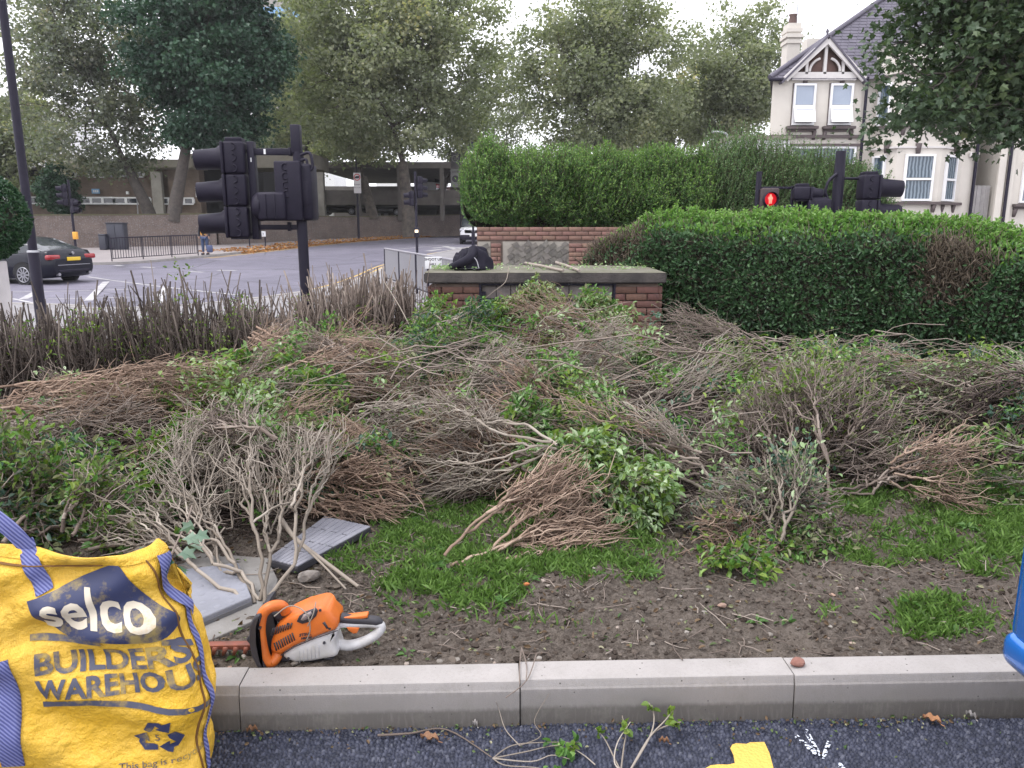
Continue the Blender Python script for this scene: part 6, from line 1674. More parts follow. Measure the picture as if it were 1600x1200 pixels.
# ------------------------------------------------------------------ slabs lying by the trimmer
M_SLAB1 = mat('dark ribbed slab', (.27, .27, .31), .65, (.20, .20, .235), 4, .3, 60)
M_SLAB1E = mat('slab rubber edge', (.035, .034, .042), .7)
M_SLAB2 = mat('pale blue grey slab', (.24, .245, .285), .7, (.185, .19, .22), 5, .25, 60)
M_PAD = mat('old concrete pad', (.235, .225, .215), .95, (.16, .15, .14), 6, .4, 50)
def quad_pts(c4, z): return [G(x, y, z) for x, y in c4]
def slab_from(name, label, c4, z, th, m_top, m_edge, rows):
    A, B, C, D = quad_pts(c4, z)
    o = thing(name, label, 'slab', tuple((A + C) / 2 - (0, 0, th)), world=True)
    mb = MB().prism([(p[0], p[1]) for p in (A, B, C, D)], z - th, z - .006, .006, axis='Z', sm=False); part('base', mb, m_edge, o)
    bl = lambda s, t: A * (1 - s) * (1 - t) + B * s * (1 - t) + C * s * t + D * (1 - s) * t
    for r_ in range(rows):
        t = 0.012; first = True
        L_ = [.0, .45, 1.0] if r_ % 2 else [.0, .25, .72, 1.0]
        for a, b in zip(L_[:-1], L_[1:]):
            s0, s1 = (r_ + .04) / rows, (r_ + .96) / rows; t0, t1 = a + .008, b - .008
            q = [bl(s0, t0), bl(s1, t0), bl(s1, t1), bl(s0, t1)]
            zt_ = z + .001 * rng.random()
            part('rib', MB().prism([(p[0], p[1]) for p in q], z - .0065, zt_ + .001, .002, axis='Z', seg=1, sm=False), m_top, o)
    return o
slab_from('ribbed_slab', 'dark grey ribbed slab half under the cut branches', [(417, 873), (464, 885), (580, 822), (508, 806)], .188, .038, M_SLAB1, M_SLAB1E, 8)
A, B, C, D = quad_pts([(262, 988), (393, 932), (372, 878), (262, 892)], .185)
o = thing('dimpled_slab', 'pale blue grey dimpled slab between the yellow bag and the pale branch', 'slab', tuple((A + C) / 2 - (0, 0, .05)), world=True)
part('base', MB().prism([(p[0], p[1]) for p in (A, B, C, D)], .135, .185, .006, axis='Z', sm=False), M_SLAB2, o)
part('dark_edge', MB().prism([(p[0] + .002, p[1] - .004) for p in (A, B, C, D)], .13, .165, axis='Z', sm=False), mat('slab edge', (.13, .13, .14), .9), o)
dm = MB().lathe([(.016, 0), (.013, .0022), (.007, .0032), (0, .0034)], 10).mesh('dimple', M_SLAB2)
for i in range(6):
    for j in range(6):
        s, t = (i + .5) / 6, (j + .5) / 6; p = A * (1 - s) * (1 - t) + B * s * (1 - t) + C * s * t + D * (1 - s) * t
        inst('dimple', dm, o, p + (0, 0, -.001))
cp_ = [G(x, y, .148) for x, y in ((255, 1018), (330, 1000), (392, 972), (425, 940), (434, 905), (418, 872), (255, 860))]
struct('concrete_pad', MB().prism([(p[0], p[1]) for p in cp_], .05, .150, .004, axis='Z', sm=False), M_PAD)

# ------------------------------------------------------------------ yellow builders bag
def bag_mat():
    m, t, b = newmat('yellow woven bag')
    tc = N(t, 'ShaderNodeTexCoord').outputs['Object']
    c = mixc(t, ramp(t, noise(t, 5, 6, tc), [(.35, (0, 0, 0)), (.7, (1, 1, 1))]), (.80, .475, .034), (.82, .52, .085))
    c = mixc(t, ramp(t, noise(t, 28, 5, tc), [(.55, (0, 0, 0)), (.8, (.6, .6, .6))]), c, (.58, .34, .04))
    t.links.new(c, b.inputs['Base Color']); b.inputs['Roughness'].default_value = .45; b.inputs['Specular IOR Level'].default_value = .5
    wv = N(t, 'ShaderNodeTexWave'); wv.inputs['Scale'].default_value = 90; wv.inputs['Distortion'].default_value = .5; t.links.new(tc, wv.inputs['Vector'])
    rg = N(t, 'ShaderNodeMath', operation='ABSOLUTE'); sb0 = N(t, 'ShaderNodeMath', operation='SUBTRACT'); sb0.inputs[1].default_value = .5; t.links.new(noise(t, 7, 4, tc, .5), sb0.inputs[0]); t.links.new(sb0.outputs[0], rg.inputs[0])
    cr0 = noise(t, 16, 7, tc, .65); crn = N(t, 'ShaderNodeMath', operation='MULTIPLY_ADD'); crn.inputs[1].default_value = 1.9; t.links.new(rg.outputs[0], crn.inputs[0]); t.links.new(cr0, crn.inputs[2]); cr = crn.outputs[0]
    ad = N(t, 'ShaderNodeMath', operation='MULTIPLY_ADD'); ad.inputs[1].default_value = .03; t.links.new(wv.outputs['Fac'], ad.inputs[0]); t.links.new(cr, ad.inputs[2])
    bump(t, b, ad.outputs[0], .022, .9)
    return m
M_BAG = bag_mat()
def print_mat(name, c, c2, thr):
    m, t, b = newmat(name)
    tc = N(t, 'ShaderNodeTexCoord').outputs['Object']
    n1 = noise(t, 16, 7, tc, .72); n2 = noise(t, 5, 3, tc)
    ad = N(t, 'ShaderNodeMath', operation='MULTIPLY_ADD'); ad.inputs[1].default_value = .55; t.links.new(n2, ad.inputs[0]); t.links.new(n1, ad.inputs[2])
    t.links.new(mixc(t, ramp(t, ad.outputs[0], [(thr - .12, (0, 0, 0)), (thr + .05, (1, 1, 1))]), c, c2), b.inputs['Base Color'])
    b.inputs['Roughness'].default_value = .5
    return m
M_PBLUE = print_mat('worn blue print', (.034, .042, .105), (.30, .23, .09), .90)
M_PGREY = print_mat('worn slate print', (.075, .078, .115), (.40, .28, .07), .88)
M_PCREAM = print_mat('worn cream print', (.62, .55, .44), (.58, .42, .20), .98)
def web_mat():
    m, t, b = newmat('blue webbing')
    tc = N(t, 'ShaderNodeTexCoord').outputs['Object']
    wv = N(t, 'ShaderNodeTexWave'); wv.inputs['Scale'].default_value = 45; wv.bands_direction = 'DIAGONAL'; wv.inputs['Distortion'].default_value = 1; t.links.new(tc, wv.inputs['Vector'])
    t.links.new(mixc(t, wv.outputs['Fac'], (.055, .065, .22), (.20, .215, .44)), b.inputs['Base Color']); b.inputs['Roughness'].default_value = .7
    bump(t, b, wv.outputs['Fac'], .002, .6); return m
M_WEB = web_mat()
BC = np.array((-1.455, 1.985)); BA, BB, BR_ = .475, .10, .06; BYAW = R(9)
S_F = 2 * (BA - BR_); S_A = math.pi / 2 * BR_; S_S = 2 * (BB - BR_); PERI = 2 * (S_F + S_S) + 4 * S_A
def bag_xy(u):
    """outline point and outward normal at arc length u (0 = middle of the front face, to the right)"""
    u = np.asarray(u, float); w = (u + S_F / 2) % PERI
    x = np.zeros_like(w); y = np.zeros_like(w); nx = np.zeros_like(w); ny = np.zeros_like(w)
    lim = np.cumsum([0, S_F, S_A, S_S, S_A, S_F, S_A, S_S, S_A])
    cen = [(BA - BR_, -BB + BR_), (BA - BR_, BB - BR_), (-BA + BR_, BB - BR_), (-BA + BR_, -BB + BR_)]
    for k in range(4):
        a, b = lim[2 * k], lim[2 * k + 1]; m = (w >= a) & (w < b + 1e-12); s = w - a
        ang = -math.pi / 2 + k * math.pi / 2; d = np.array((math.cos(ang + math.pi / 2), math.sin(ang + math.pi / 2))); n = np.array((math.cos(ang), math.sin(ang)))
        st = np.array(cen[k - 1]) + n * BR_
        x = np.where(m, st[0] + d[0] * s, x); y = np.where(m, st[1] + d[1] * s, y); nx = np.where(m, n[0], nx); ny = np.where(m, n[1], ny)
        a, b = lim[2 * k + 1], lim[2 * k + 2]; m = (w >= a) & (w <= b); th = ang + (w - a) / BR_
        x = np.where(m, cen[k][0] + BR_ * np.cos(th), x); y = np.where(m, cen[k][1] + BR_ * np.sin(th), y); nx = np.where(m, np.cos(th), nx); ny = np.where(m, np.sin(th), ny)
    return x, y, nx, ny
def bag_top(u):
    x, y, _, _ = bag_xy(u)
    return .772 - .040 * sstep(-.1, .45, x) + .008 * np.sin(x * 9 + 1) + np.where(y > 0, -.17, 0) 
def bag_S(u, z, off=0):
    x, y, nx, ny = bag_xy(u); t = np.clip(z / .75, 0, 1.1)
    bul = .040 * np.sin(np.pi * np.clip(t * .9 + .05, 0, 1)) * (1 - .25 * np.abs(nx))
    cor = np.exp(-((np.abs(nx) - np.abs(ny)) / .5) ** 2) * (np.abs(nx * ny) > .02)
    w_ = .020 * (fbm(u * 4.5 + z * 2.2, z * 8 - u * 2.5, 3, 21) - .45) * 2 + .014 * np.sin(u * 13 + z * 26 + 4 * fbm(u * 3, z * 3, 2, 22)) * sstep(.1, .5, fbm(u * 5, z * 5, 2, 23))
    w_ += .012 * np.sin(z * 46 - u * 10 + 3 * fbm(u * 4, z * 4, 2, 29)) * sstep(.50, .72, t)
    w_ += .022 * cor * np.sin(z * 21 + 1.0) * .7
    lean = .05 * sstep(0, .7, z)
    k = bul + w_ + off
    lx = x + nx * k + (.030 * np.sin(z * 5.2 - .6) - .125 * (t - .52)) * sstep(.1, .45, x); ly = y + ny * k + lean
    cs, sn = math.cos(BYAW), math.sin(BYAW)
    return np.stack([BC[0] + lx * cs - ly * sn, BC[1] + lx * sn + ly * cs, z + .012 * (vnoise(u * 6, z * 6, 31) - .5)], -1)
bag = thing('builders_bag', 'yellow woven builders bag with blue handles and printed lettering in the left foreground', 'bag', (BC[0], BC[1], 0), world=True)
uu = np.linspace(-PERI / 2, PERI / 2, 330); vv = np.linspace(0, 1, 96)
U_, V_ = np.meshgrid(uu, vv, indexing='ij'); Z_ = .002 + V_ * (bag_top(U_) - .002)
mb = MB().grid(bag_S(U_, Z_))
part('sack', mb, M_BAG, bag)
rimz = bag_top(uu); rim = bag_S(uu, rimz, .003)
part('rim_hem', MB().grid(np.stack([bag_S(uu, rimz - .028, .004), bag_S(uu, rimz - .014, .007), bag_S(uu, rimz + .002, .005), bag_S(uu, rimz + .001, -.004), bag_S(uu, rimz - .03, -.006)], 1)), M_BAG, bag)
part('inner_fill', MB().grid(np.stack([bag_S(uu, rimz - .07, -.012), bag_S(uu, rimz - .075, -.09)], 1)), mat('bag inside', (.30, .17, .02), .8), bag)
def px_uz(x, y, Yp=1.885):
    d = ray(x, y); n_ = np.array((math.sin(BYAW), -math.cos(BYAW))); q = BC + n_ * (BB + .02)
    t = (q @ n_) / (d[:2] @ n_); p = t * d; return (p[:2] - BC) @ np.array((math.cos(BYAW), math.sin(BYAW))), CAM_H + p[2]
def decal(name, V, Fc, m, off, par=bag): return part(name, MB().add(bag_S(V[:, 0], V[:, 1], off), [tuple(f) for f in Fc], sm=True), m, par)
def fill_poly(pts, cut=.011):
    bm = bmesh.new(); f = bm.faces.new([bm.verts.new((a, b, 0)) for a, b in pts])
    lo = np.min(pts, 0); hi = np.max(pts, 0)
    for ax in (0, 1):
        for c in np.arange(lo[ax] + cut, hi[ax], cut):
            bmesh.ops.bisect_plane(bm, geom=bm.verts[:] + bm.edges[:] + bm.faces[:], plane_co=((c, 0, 0), (0, c, 0))[ax], plane_no=((1, 0, 0), (0, 1, 0))[ax])
    bmesh.ops.triangulate(bm, faces=bm.faces[:]); bm.verts.index_update()
    V = np.array([v.co[:2] for v in bm.verts]); Fc = [[v.index for v in f.verts] for f in bm.faces]; bm.free(); return V, Fc
def sm_poly(pts, n=6, closed=True):
    P = list(pts) + [pts[0]]; return smooth_line(P, n)[:-1]
flag = [px_uz(x, y) for x, y in ((34, 946), (60, 938), (120, 918), (185, 897), (200, 897), (208, 906), (222, 940), (240, 965), (254, 983), (257, 997), (245, 1010), (215, 1012), (160, 1008), (100, 1002), (70, 990), (50, 972))]
flag_o = decal('blue_flag', *fill_poly([tuple(p) for p in sm_poly(flag, 4)]), M_PBLUE, .0035)
def bag_text(s, size, u0, z0, sxx, drop, curve, m, off, bold=.0, name='lettering', par=bag):
    V, Fc = text_mesh(s, size, bold, sxx, cuts=.014)
    u = V[:, 0]; z = z0 + V[:, 1] + drop * u + curve * u * u
    return decal(name, np.c_[u0 + u, z], Fc, m, off, par)
u0, z0 = px_uz(62, 990); bag_text('selco', .155, u0, z0, .86, .02, -.55, M_PCREAM, .0055, .0035, par=flag_o)
u0, z0 = px_uz(50, 1059); bag_text('BUILDERS', .082, u0, z0, 1.0, .02, -.18, M_PGREY, .0035, .0025)
u0, z0 = px_uz(58, 1096); bag_text('WAREHOUSE', .078, u0, z0, .86, .02, -.12, M_PGREY, .0035, .0025)
for a, b in ((((36, 1008), (100, 1006), (150, 1010)), 9), (((232, 1016), (250, 1024), (270, 1032)), 9), (((64, 1106), (130, 1098), (200, 1104), (290, 1124)), 9)):
    L_ = smooth_line([px_uz(*q) for q in a], 8); hh = .0085
    V = np.concatenate([L_ + (0, hh), L_ - (0, hh)]); k = len(L_); decal('underline', V, [(i, i + 1, i + 1 + k, i + k) for i in range(k - 1)], M_PGREY, .0035)
# recycling triangle of three bent arrows with a 5
rc = px_uz(223, 1153)
for k in range(3):
    th = R(90 + 120 * k); r_ = np.array([[math.cos(th - R(90)), -math.sin(th - R(90))], [math.sin(th - R(90)), math.cos(th - R(90))]])
    arr = np.array([(-.042, .030), (-.022, .066), (.014, .066), (.020, .058), (.040, .066), (.034, .020), (-.004, .036), (.010, .043), (-.002, .052), (-.014, .030), (-.026, .020)]) * .78
    decal('recycling_arrow', *fill_poly([tuple(p + rc) for p in (arr @ r_.T)], .02), M_PBLUE, .0035)
bag_text('5', .030, rc[0] - .009, rc[1] - .012, 1, 0, 0, M_PGREY, .0035)
u0, z0 = px_uz(172, 1200); bag_text('This bag is recyclable', .026, u0, z0, 1, -.02, 0, M_PGREY, .0035)
def strap(name, uz, w, off=.006, m=None, free=None):
    L_ = smooth_line([(*q, ) for q in uz], 8); T = unit(np.gradient(L_, axis=0)); S = np.stack([-T[:, 1], T[:, 0]], 1) * w / 2
    rows = np.stack([bag_S((L_ + S * k)[:, 0], (L_ + S * k)[:, 1], off + .002 * (1 - k * k)) for k in (-1, -.5, 0, .5, 1)] + [bag_S((L_ + S)[:, 0], (L_ + S)[:, 1], off - .004)], 1)
    return part(name, MB().grid(rows), m or M_WEB, bag)
strap('handle_end', [px_uz(62, 934), px_uz(45, 905), px_uz(24, 872), px_uz(18, 864)], .046)
hp = [bag_S(np.array([px_uz(26, 874)[0]]), np.array([px_uz(26, 874)[1]]), .008)[0]]
base_ = hp[0]
loop = smooth_line([base_, base_ + (-.05, -.01, .075), base_ + (-.15, .0, .13), base_ + (-.28, .01, .10), base_ + (-.36, .01, .0)], 6)
T = unit(np.gradient(loop, axis=0)); S = unit(np.cross(T, np.array((0, -1., .1)))) * .023
part('handle_loop', MB().grid(np.stack([loop - S, loop, loop + S, loop + S + (0, .004, 0), loop - S + (0, .004, 0), loop - S], 1)), M_WEB, bag)
strap('lower_strap', [px_uz(-8, 1035), px_uz(6, 1080), px_uz(14, 1130), px_uz(20, 1200)], .058)
M_SEAM = mat('dark stitching', (.16, .075, .02), .8)
strap('stitch_line', [(-.36, .742), (-.2, .742), (0, .738), (.2, .712), (.36, .700)], .004, .0075, M_SEAM)
strap('panel_seam', [(S_F / 2 + .068, .03), (S_F / 2 + .064, .2), (S_F / 2 + .072, .35), (S_F / 2 + .062, .5), (S_F / 2 + .055, .62), (S_F / 2 + .05, .70)], .0035, .004, M_SEAM)
strap('edge_piping', [(S_F / 2 + .095, .03), (S_F / 2 + .10, .16), (S_F / 2 + .095, .30), (S_F / 2 + .10, .45), (S_F / 2 + .095, .56), (S_F / 2 + .097, .69)], .022, .008)
strap('corner_strap', [(S_F / 2 + .085, .70), (S_F / 2 + .075, .64), (S_F / 2 + .085, .57), (S_F / 2 + .12, .50)], .034, .014)
# corner ear of the bag standing out to the right behind the strap
ear = [W(252, 884, 2.08), W(262, 873, 2.10), W(298, 914, 2.12), W(290, 935, 2.12), W(283, 962, 2.12), W(284, 1006, 2.12), W(268, 1000, 2.08), W(255, 930, 2.05)]
ear = np.array(ear); cen = ear.mean(0) + (0, -.025, 0)
part('corner_ear', MB().add(np.concatenate([ear, [cen], ear + (.0, .012, 0)]), [(i, (i + 1) % 8, 8) for i in range(8)] + [(i, (i + 1) % 8, (i + 1) % 8 + 9, i + 9) for i in range(8)], sm=True), M_BAG, bag)

# ------------------------------------------------------------------ hedge trimmer
M_STO = mat('orange tool plastic', (.66, .165, .022), .42, (.50, .115, .022), 11)
M_STW = mat('pale grey tool plastic', (.58, .58, .61), .5, (.40, .39, .38), 13)
M_STK = mat('black tool plastic', (.030, .028, .036), .5)
M_BLADE = mat('resin stained blade', (.26, .075, .045), .5, (.17, .06, .04), 30, metal=.2)
M_STEEL = mat('cutter steel', (.32, .32, .33), .4, metal=.7)
TY = 2.39
def tz(zx, zy, Y=TY): p = W(260 + zx / 4, 900 + zy / 4, Y); return (p[0], p[2])
def tpt(zx, zy, dy=0): p = tz(zx, zy); return np.array((p[0], TY + .06 + dy, p[1]))
trm = thing('hedge_trimmer', 'orange and grey cordless hedge trimmer lying on its side on the kerb edge', 'hedge trimmer', tuple(tpt(800, 545)), world=True)
body = [tz(*q) for q in ((640, 480), (648, 420), (668, 345), (700, 298), (760, 262), (850, 222), (950, 196), (985, 190), (1005, 215), (1020, 245), (1062, 285), (1072, 342), (990, 365), (900, 402), (800, 445), (712, 500))]
part('motor_housing', MB().prism(body, TY + .0, TY + .12, .018, seg=3), M_STO, trm)
low = [tz(*q) for q in ((712, 501), (800, 446), (900, 403), (985, 376), (1040, 352), (1072, 343), (1060, 375), (1045, 420), (1062, 470), (1075, 505), (1040, 520), (900, 545), (800, 552), (740, 530))]
part('lower_housing', MB().prism(low, TY + .006, TY + .114, .014, seg=3), M_STW, trm)
part('belly', MB().prism([tz(*q) for q in ((690, 560), (720, 505), (800, 548), (1000, 530), (1040, 545), (900, 562))], TY + .02, TY + .11, .006), M_STK, trm)
part('rear_handle', MB().tube(smooth_line([tpt(1040, 480), tpt(1120, 492), tpt(1220, 465), tpt(1300, 415), tpt(1325, 370), tpt(1290, 352), tpt(1180, 350), tpt(1060, 352)], 6), np.interp(np.linspace(0, 1, 43), [0, .1, .5, .6, 1], [.020, .0185, .0165, .015, .015]), 12), M_STW, trm)
part('grip', MB().tube(smooth_line([tpt(1068, 316), tpt(1130, 325), tpt(1220, 330), tpt(1290, 336), tpt(1328, 352)], 5), np.interp(np.linspace(0, 1, 21), [0, .2, .8, 1], [.019, .0175, .017, .010]), 12), M_STK, trm)
part('trigger', MB().prism([tz(*q) for q in ((1105, 362), (1190, 368), (1175, 402), (1150, 405), (1120, 385))], TY + .045, TY + .075, .003), M_STO, trm)
part('safety_lever', MB().prism([tz(*q) for q in ((1085, 300), (1150, 296), (1240, 285), (1243, 305), (1200, 312), (1090, 310))], TY + .045, TY + .075, .003), M_STO, trm)
part('hand_guard', MB().prism([tz(*q) for q in ((590, 215), (560, 240), (535, 290), (530, 380), (545, 470), (580, 540), (620, 565), (640, 562), (612, 500), (592, 400), (590, 300), (612, 222))], TY - .03, TY + .15, .008), M_STK, trm)
part('front_handle', MB().tube(smooth_line([tpt(722, 262, -.02), tpt(705, 215, -.03), tpt(650, 200, -.05), tpt(603, 235, -.06), tpt(588, 320, -.065), tpt(598, 420, -.065), tpt(618, 510, -.06), tpt(648, 548, -.055), tpt(680, 520, -.04), tpt(668, 490, -.02)], 6), .019, 12), M_STO, trm)
part('handle_inset', MB().tube(smooth_line([tpt(668, 250, -.03), tpt(690, 290, -.02), tpt(664, 300, .0)], 5), .018, 8), M_STK, trm)
sl_ = MB().prism([(-.0022, -.016), (.0022, -.016), (.0022, .016), (-.0022, .016)], -.002, .002).mesh('vent_slot', M_STK)
for k in range(9):
    p = tz(660 + k * 15, 350 - k * 5); s_ = inst('vent_slot', sl_, trm, (p[0], TY - .0006, p[1]), (0, R(18), 0), (1, 1, 1.0 - .04 * k))
    p = tz(682 + k * 14, 442 - k * 8); inst('vent_slot', sl_, trm, (p[0], TY - .0006, p[1]), (0, R(-14), 0), (1, 1, .9))
part('display_panel', MB().prism([tz(*q) for q in ((812, 285), (830, 250), (870, 225), (930, 205), (948, 215), (938, 250), (900, 285), (850, 300))], TY - .003, TY + .05, .004), M_STK, trm)
part('info_label', MB().prism([tz(*q) for q in ((842, 270), (858, 238), (905, 218), (912, 232), (890, 262), (855, 276))], TY - .0048, TY - .0028), mat('label print', (.36, .30, .30), .5), trm)
part('grille', MB().prism([tz(*q) for q in ((975, 292), (990, 285), (1015, 325), (1003, 330))], TY - .002, TY + .01), M_STK, trm)
def ttext(s, size, zx, zy, sh):
    V, Fc = text_mesh(s, size, .0008, 1.1); p = tz(zx, zy)
    part('lettering', MB().add(np.c_[p[0] + V[:, 0] + V[:, 1] * .2, np.full(len(V), TY - .0012), p[1] + V[:, 1] + V[:, 0] * sh], [tuple(f) for f in Fc]), M_STK, trm)
ttext('STIHL', .0145, 830, 378, .16); ttext('HSA 66', .0105, 842, 396, .14)
for k in range(6): p = tz(830 + k * 24, 512 - k * 8); part('housing_rib', MB().bbox((p[0], TY + .005, p[1]), (.002, .004, .045), .0008, seg=1), M_STW, trm)
for q in ((760, 300), (960, 215), (1020, 330), (760, 520), (985, 420), (600, 300)):
    p = tz(*q); part('screw', MB().cyl((p[0], TY - .001 - .03 * (q[0] == 600), p[1]), (p[0], TY + .01, p[1]), .0045, 10), M_STK, trm)
part('seam_line', MB().tube([np.array((tz(*q)[0], TY + .004, tz(*q)[1])) for q in ((712, 500), (800, 446), (900, 403), (990, 372), (1070, 343))], .0016, 5), M_STK, trm)
part('blade_bar', MB().prism([tz(*q) for q in ((-60, 484), (300, 478), (520, 474), (540, 480), (540, 508), (-60, 506))], TY + .045, TY + .075, .002), M_BLADE, trm)
part('cutter_blade', MB().prism([tz(*q) for q in ((-60, 507), (540, 509), (540, 520), (-60, 518))], TY + .05, TY + .058), M_STEEL, trm)
th_ = MB().prism([(-.016, 0), (.004, 0), (-.012, -.030), (-.022, -.030)], -.004, .004).mesh('tooth', M_BLADE); th2 = MB().prism([(-.012, 0), (.006, 0), (.010, -.020), (-.012, -.024)], -.003, .003).mesh('cutter_tooth', M_STEEL)
for k in range(9):
    p = tz(-40 + k * 66, 486); inst('tooth', th_, trm, (p[0], TY + .042, p[1]), (0, 0, 0))
    p = tz(-20 + k * 66, 514); inst('cutter_tooth', th2, trm, (p[0], TY + .054, p[1]), (0, 0, 0))
part('blade_shield', MB().prism([tz(*q) for q in ((478, 432), (495, 402), (548, 410), (560, 470), (572, 500), (530, 488))], TY + .03, TY + .09, .004), M_STK, trm)

# ------------------------------------------------------------------ blue car at the right edge
blue = carpaint('bright blue car paint', (.012, .15, .55), .35, .2)
bc, _ = car('blue_car', 'bright blue parked car whose rear corner shows at the right edge', 'car', 4.1, 1.78,
    [-.5, -.492, -.475, -.44, -.38, -.3, 0, .2, .35, .45, .485, .5], [.86, .90, .935, .965, .985, 1, 1, 1, .985, .94, .86, .76],
    [.30, .29, .27, .24, .22, .2, .2, .2, .22, .26, .3, .36], [.94, .98, 1.0, 1.02, 1.0, .98, .95, .92, .85, .76, .68, .6],
    [(-.47, .98), (-.42, 1.32), (-.27, 1.48), (0, 1.5), (.1, 1.4), (.27, .92)], 1.5, blue, (1.395 + 2.05, 1.15, 0), 0,
    end_dx=[(.2, .16), (.30, .10), (.40, .035), (.47, -.012), (.52, -.022), (.56, .002), (.60, .02), (.75, .022), (.86, .045), (1.0, .12)])
for s in (-1, 1):
    part('tail_light', MB().bbox((-1.90, s * .74, .92), (.14, .20, .16), .05), M_REDLAMP, bc)
    part('reflector', MB().bbox((-2.03, s * .55, .40), (.04, .2, .05), .012), M_REDLAMP, bc)
part('number_plate', MB().bbox((-2.06, 0, .72), (.03, .52, .11), .005), M_NUMY, bc)
part('highlight_panel', MB().bbox((-2.035, .50, .66), (.07, .62, .36), .05, seg=4), blue, bc)  # raised panel added so its bevels catch a sky highlight
part('bumper_ledge', MB().bbox((-2.05, .0, .475), (.07, 1.62, .10), .035, seg=4), blue, bc)
part('bumper_insert', MB().bbox((-1.99, 0, .34), (.12, 1.1, .14), .03), M_BLACKP, bc)
# ------------------------------------------------------------------ cut brush
BL = {
 'green': leafmat('cut privet leaf', [(0, (.042, .105, .028)), (.5, (.095, .210, .048)), (.85, (.165, .31, .075)), (1, (.26, .38, .11))], .42, .28),
 'pale': leafmat('pale leaf underside', [(0, (.15, .25, .105)), (.5, (.28, .40, .20)), (1, (.50, .58, .41))], .5, .3),
 'blue': leafmat('blue green leaf', [(0, (.030, .070, .050)), (.5, (.065, .125, .088)), (1, (.16, .22, .17))], .45, .25),
 'lime': leafmat('yellow green leaf', [(0, (.07, .13, .02)), (.5, (.13, .215, .035)), (1, (.24, .32, .07))], .42, .3),
 'dull': leafmat('wilted leaf', [(0, (.07, .085, .035)), (.5, (.13, .145, .065)), (1, (.24, .245, .14))], .6, .2),
}
def hfield(x, y):
    """height of the tangle of loose cuttings"""
    yf = np.interp(x, [-4.5, -2.4, -1.3, -.8, 0, .5, .9, 2, 3.2, 4.5], [3.5, 3.35, 3.5, 3.85, 3.95, 3.75, 3.55, 4.2, 4.45, 4.6])
    yb = np.interp(x, [-4.5, -2.5, -1, 0, 1.2, 2, 3.5, 5], [5.5, 5.6, 7.3, 7.6, 7.5, 7.1, 6.7, 6.3])
    hm = np.interp(x, [-4.5, -2.5, -1.2, 0, .9, 1.6, 2.2, 3.3, 4.6], [.38, .38, .62, .80, .90, .52, .66, .64, .45])
    t = np.clip((y - yf) / (yb - yf), 0, 1)
    return hm * np.sin(np.pi * np.clip(t, 0, 1) ** .8 * .93) ** .7 * (t > 0) * (t < 1)
n = 22000
x = rng.uniform(-4.4, 4.7, n); y = rng.uniform(3.4, 7.5, n); h = hfield(x, y); ok = h > .05; x, y, h = x[ok], y[ok], h[ok]; n = len(x)
z = .13 + h * rng.random(n) ** .8 * .36
a = rng.random(n) * 6.28; l = rng.uniform(.15, .55, n)
D = np.c_[np.cos(a), np.sin(a) * .7, rng.normal(size=n) * .22]; D = unit(D) * l[:, None] / 2; Pm = np.c_[x, y, z]
P4 = np.stack([Pm - D, Pm - D * .3 + rng.normal(size=D.shape) * .025, Pm + D * .35 + rng.normal(size=D.shape) * .025, Pm + D], 1); P4[..., 2] = np.maximum(P4[..., 2], .14)
r0 = rng.uniform(.0022, .0048, n)
mb = MB(); batch_tubes(mb, P4, r0[:, None] * np.array([1.2, 1, .85, .6]), 4, v=np.clip(rng.random(n), 0, 1))
part('dark_brush_fill', mb, STEM['dark'], kind='stuff')  # dark stem colour low in the heap stands for shade in the gaps
n = 9000
x = rng.uniform(-4.4, 4.7, n); y = rng.uniform(3.4, 7.4, n); h = hfield(x, y); cl = fbm(x * 1.3 + 3, y * 1.3, 3, 61); ok = (h > .05) & (rng.random(n) < sstep(.42, .62, cl) + .12); x, y, h = x[ok], y[ok], h[ok]; n = len(x)
mb = MB(); leaves(mb, np.c_[x, y, .14 + h * rng.random(n) ** .7 * .66], np.c_[rng.normal(size=(n, 2)), rng.normal(size=n) * .5 - .1], rng.uniform(.025, .05, n), .5, .25, .2)
part('loose_foliage', mb, BL['green'], kind='stuff')

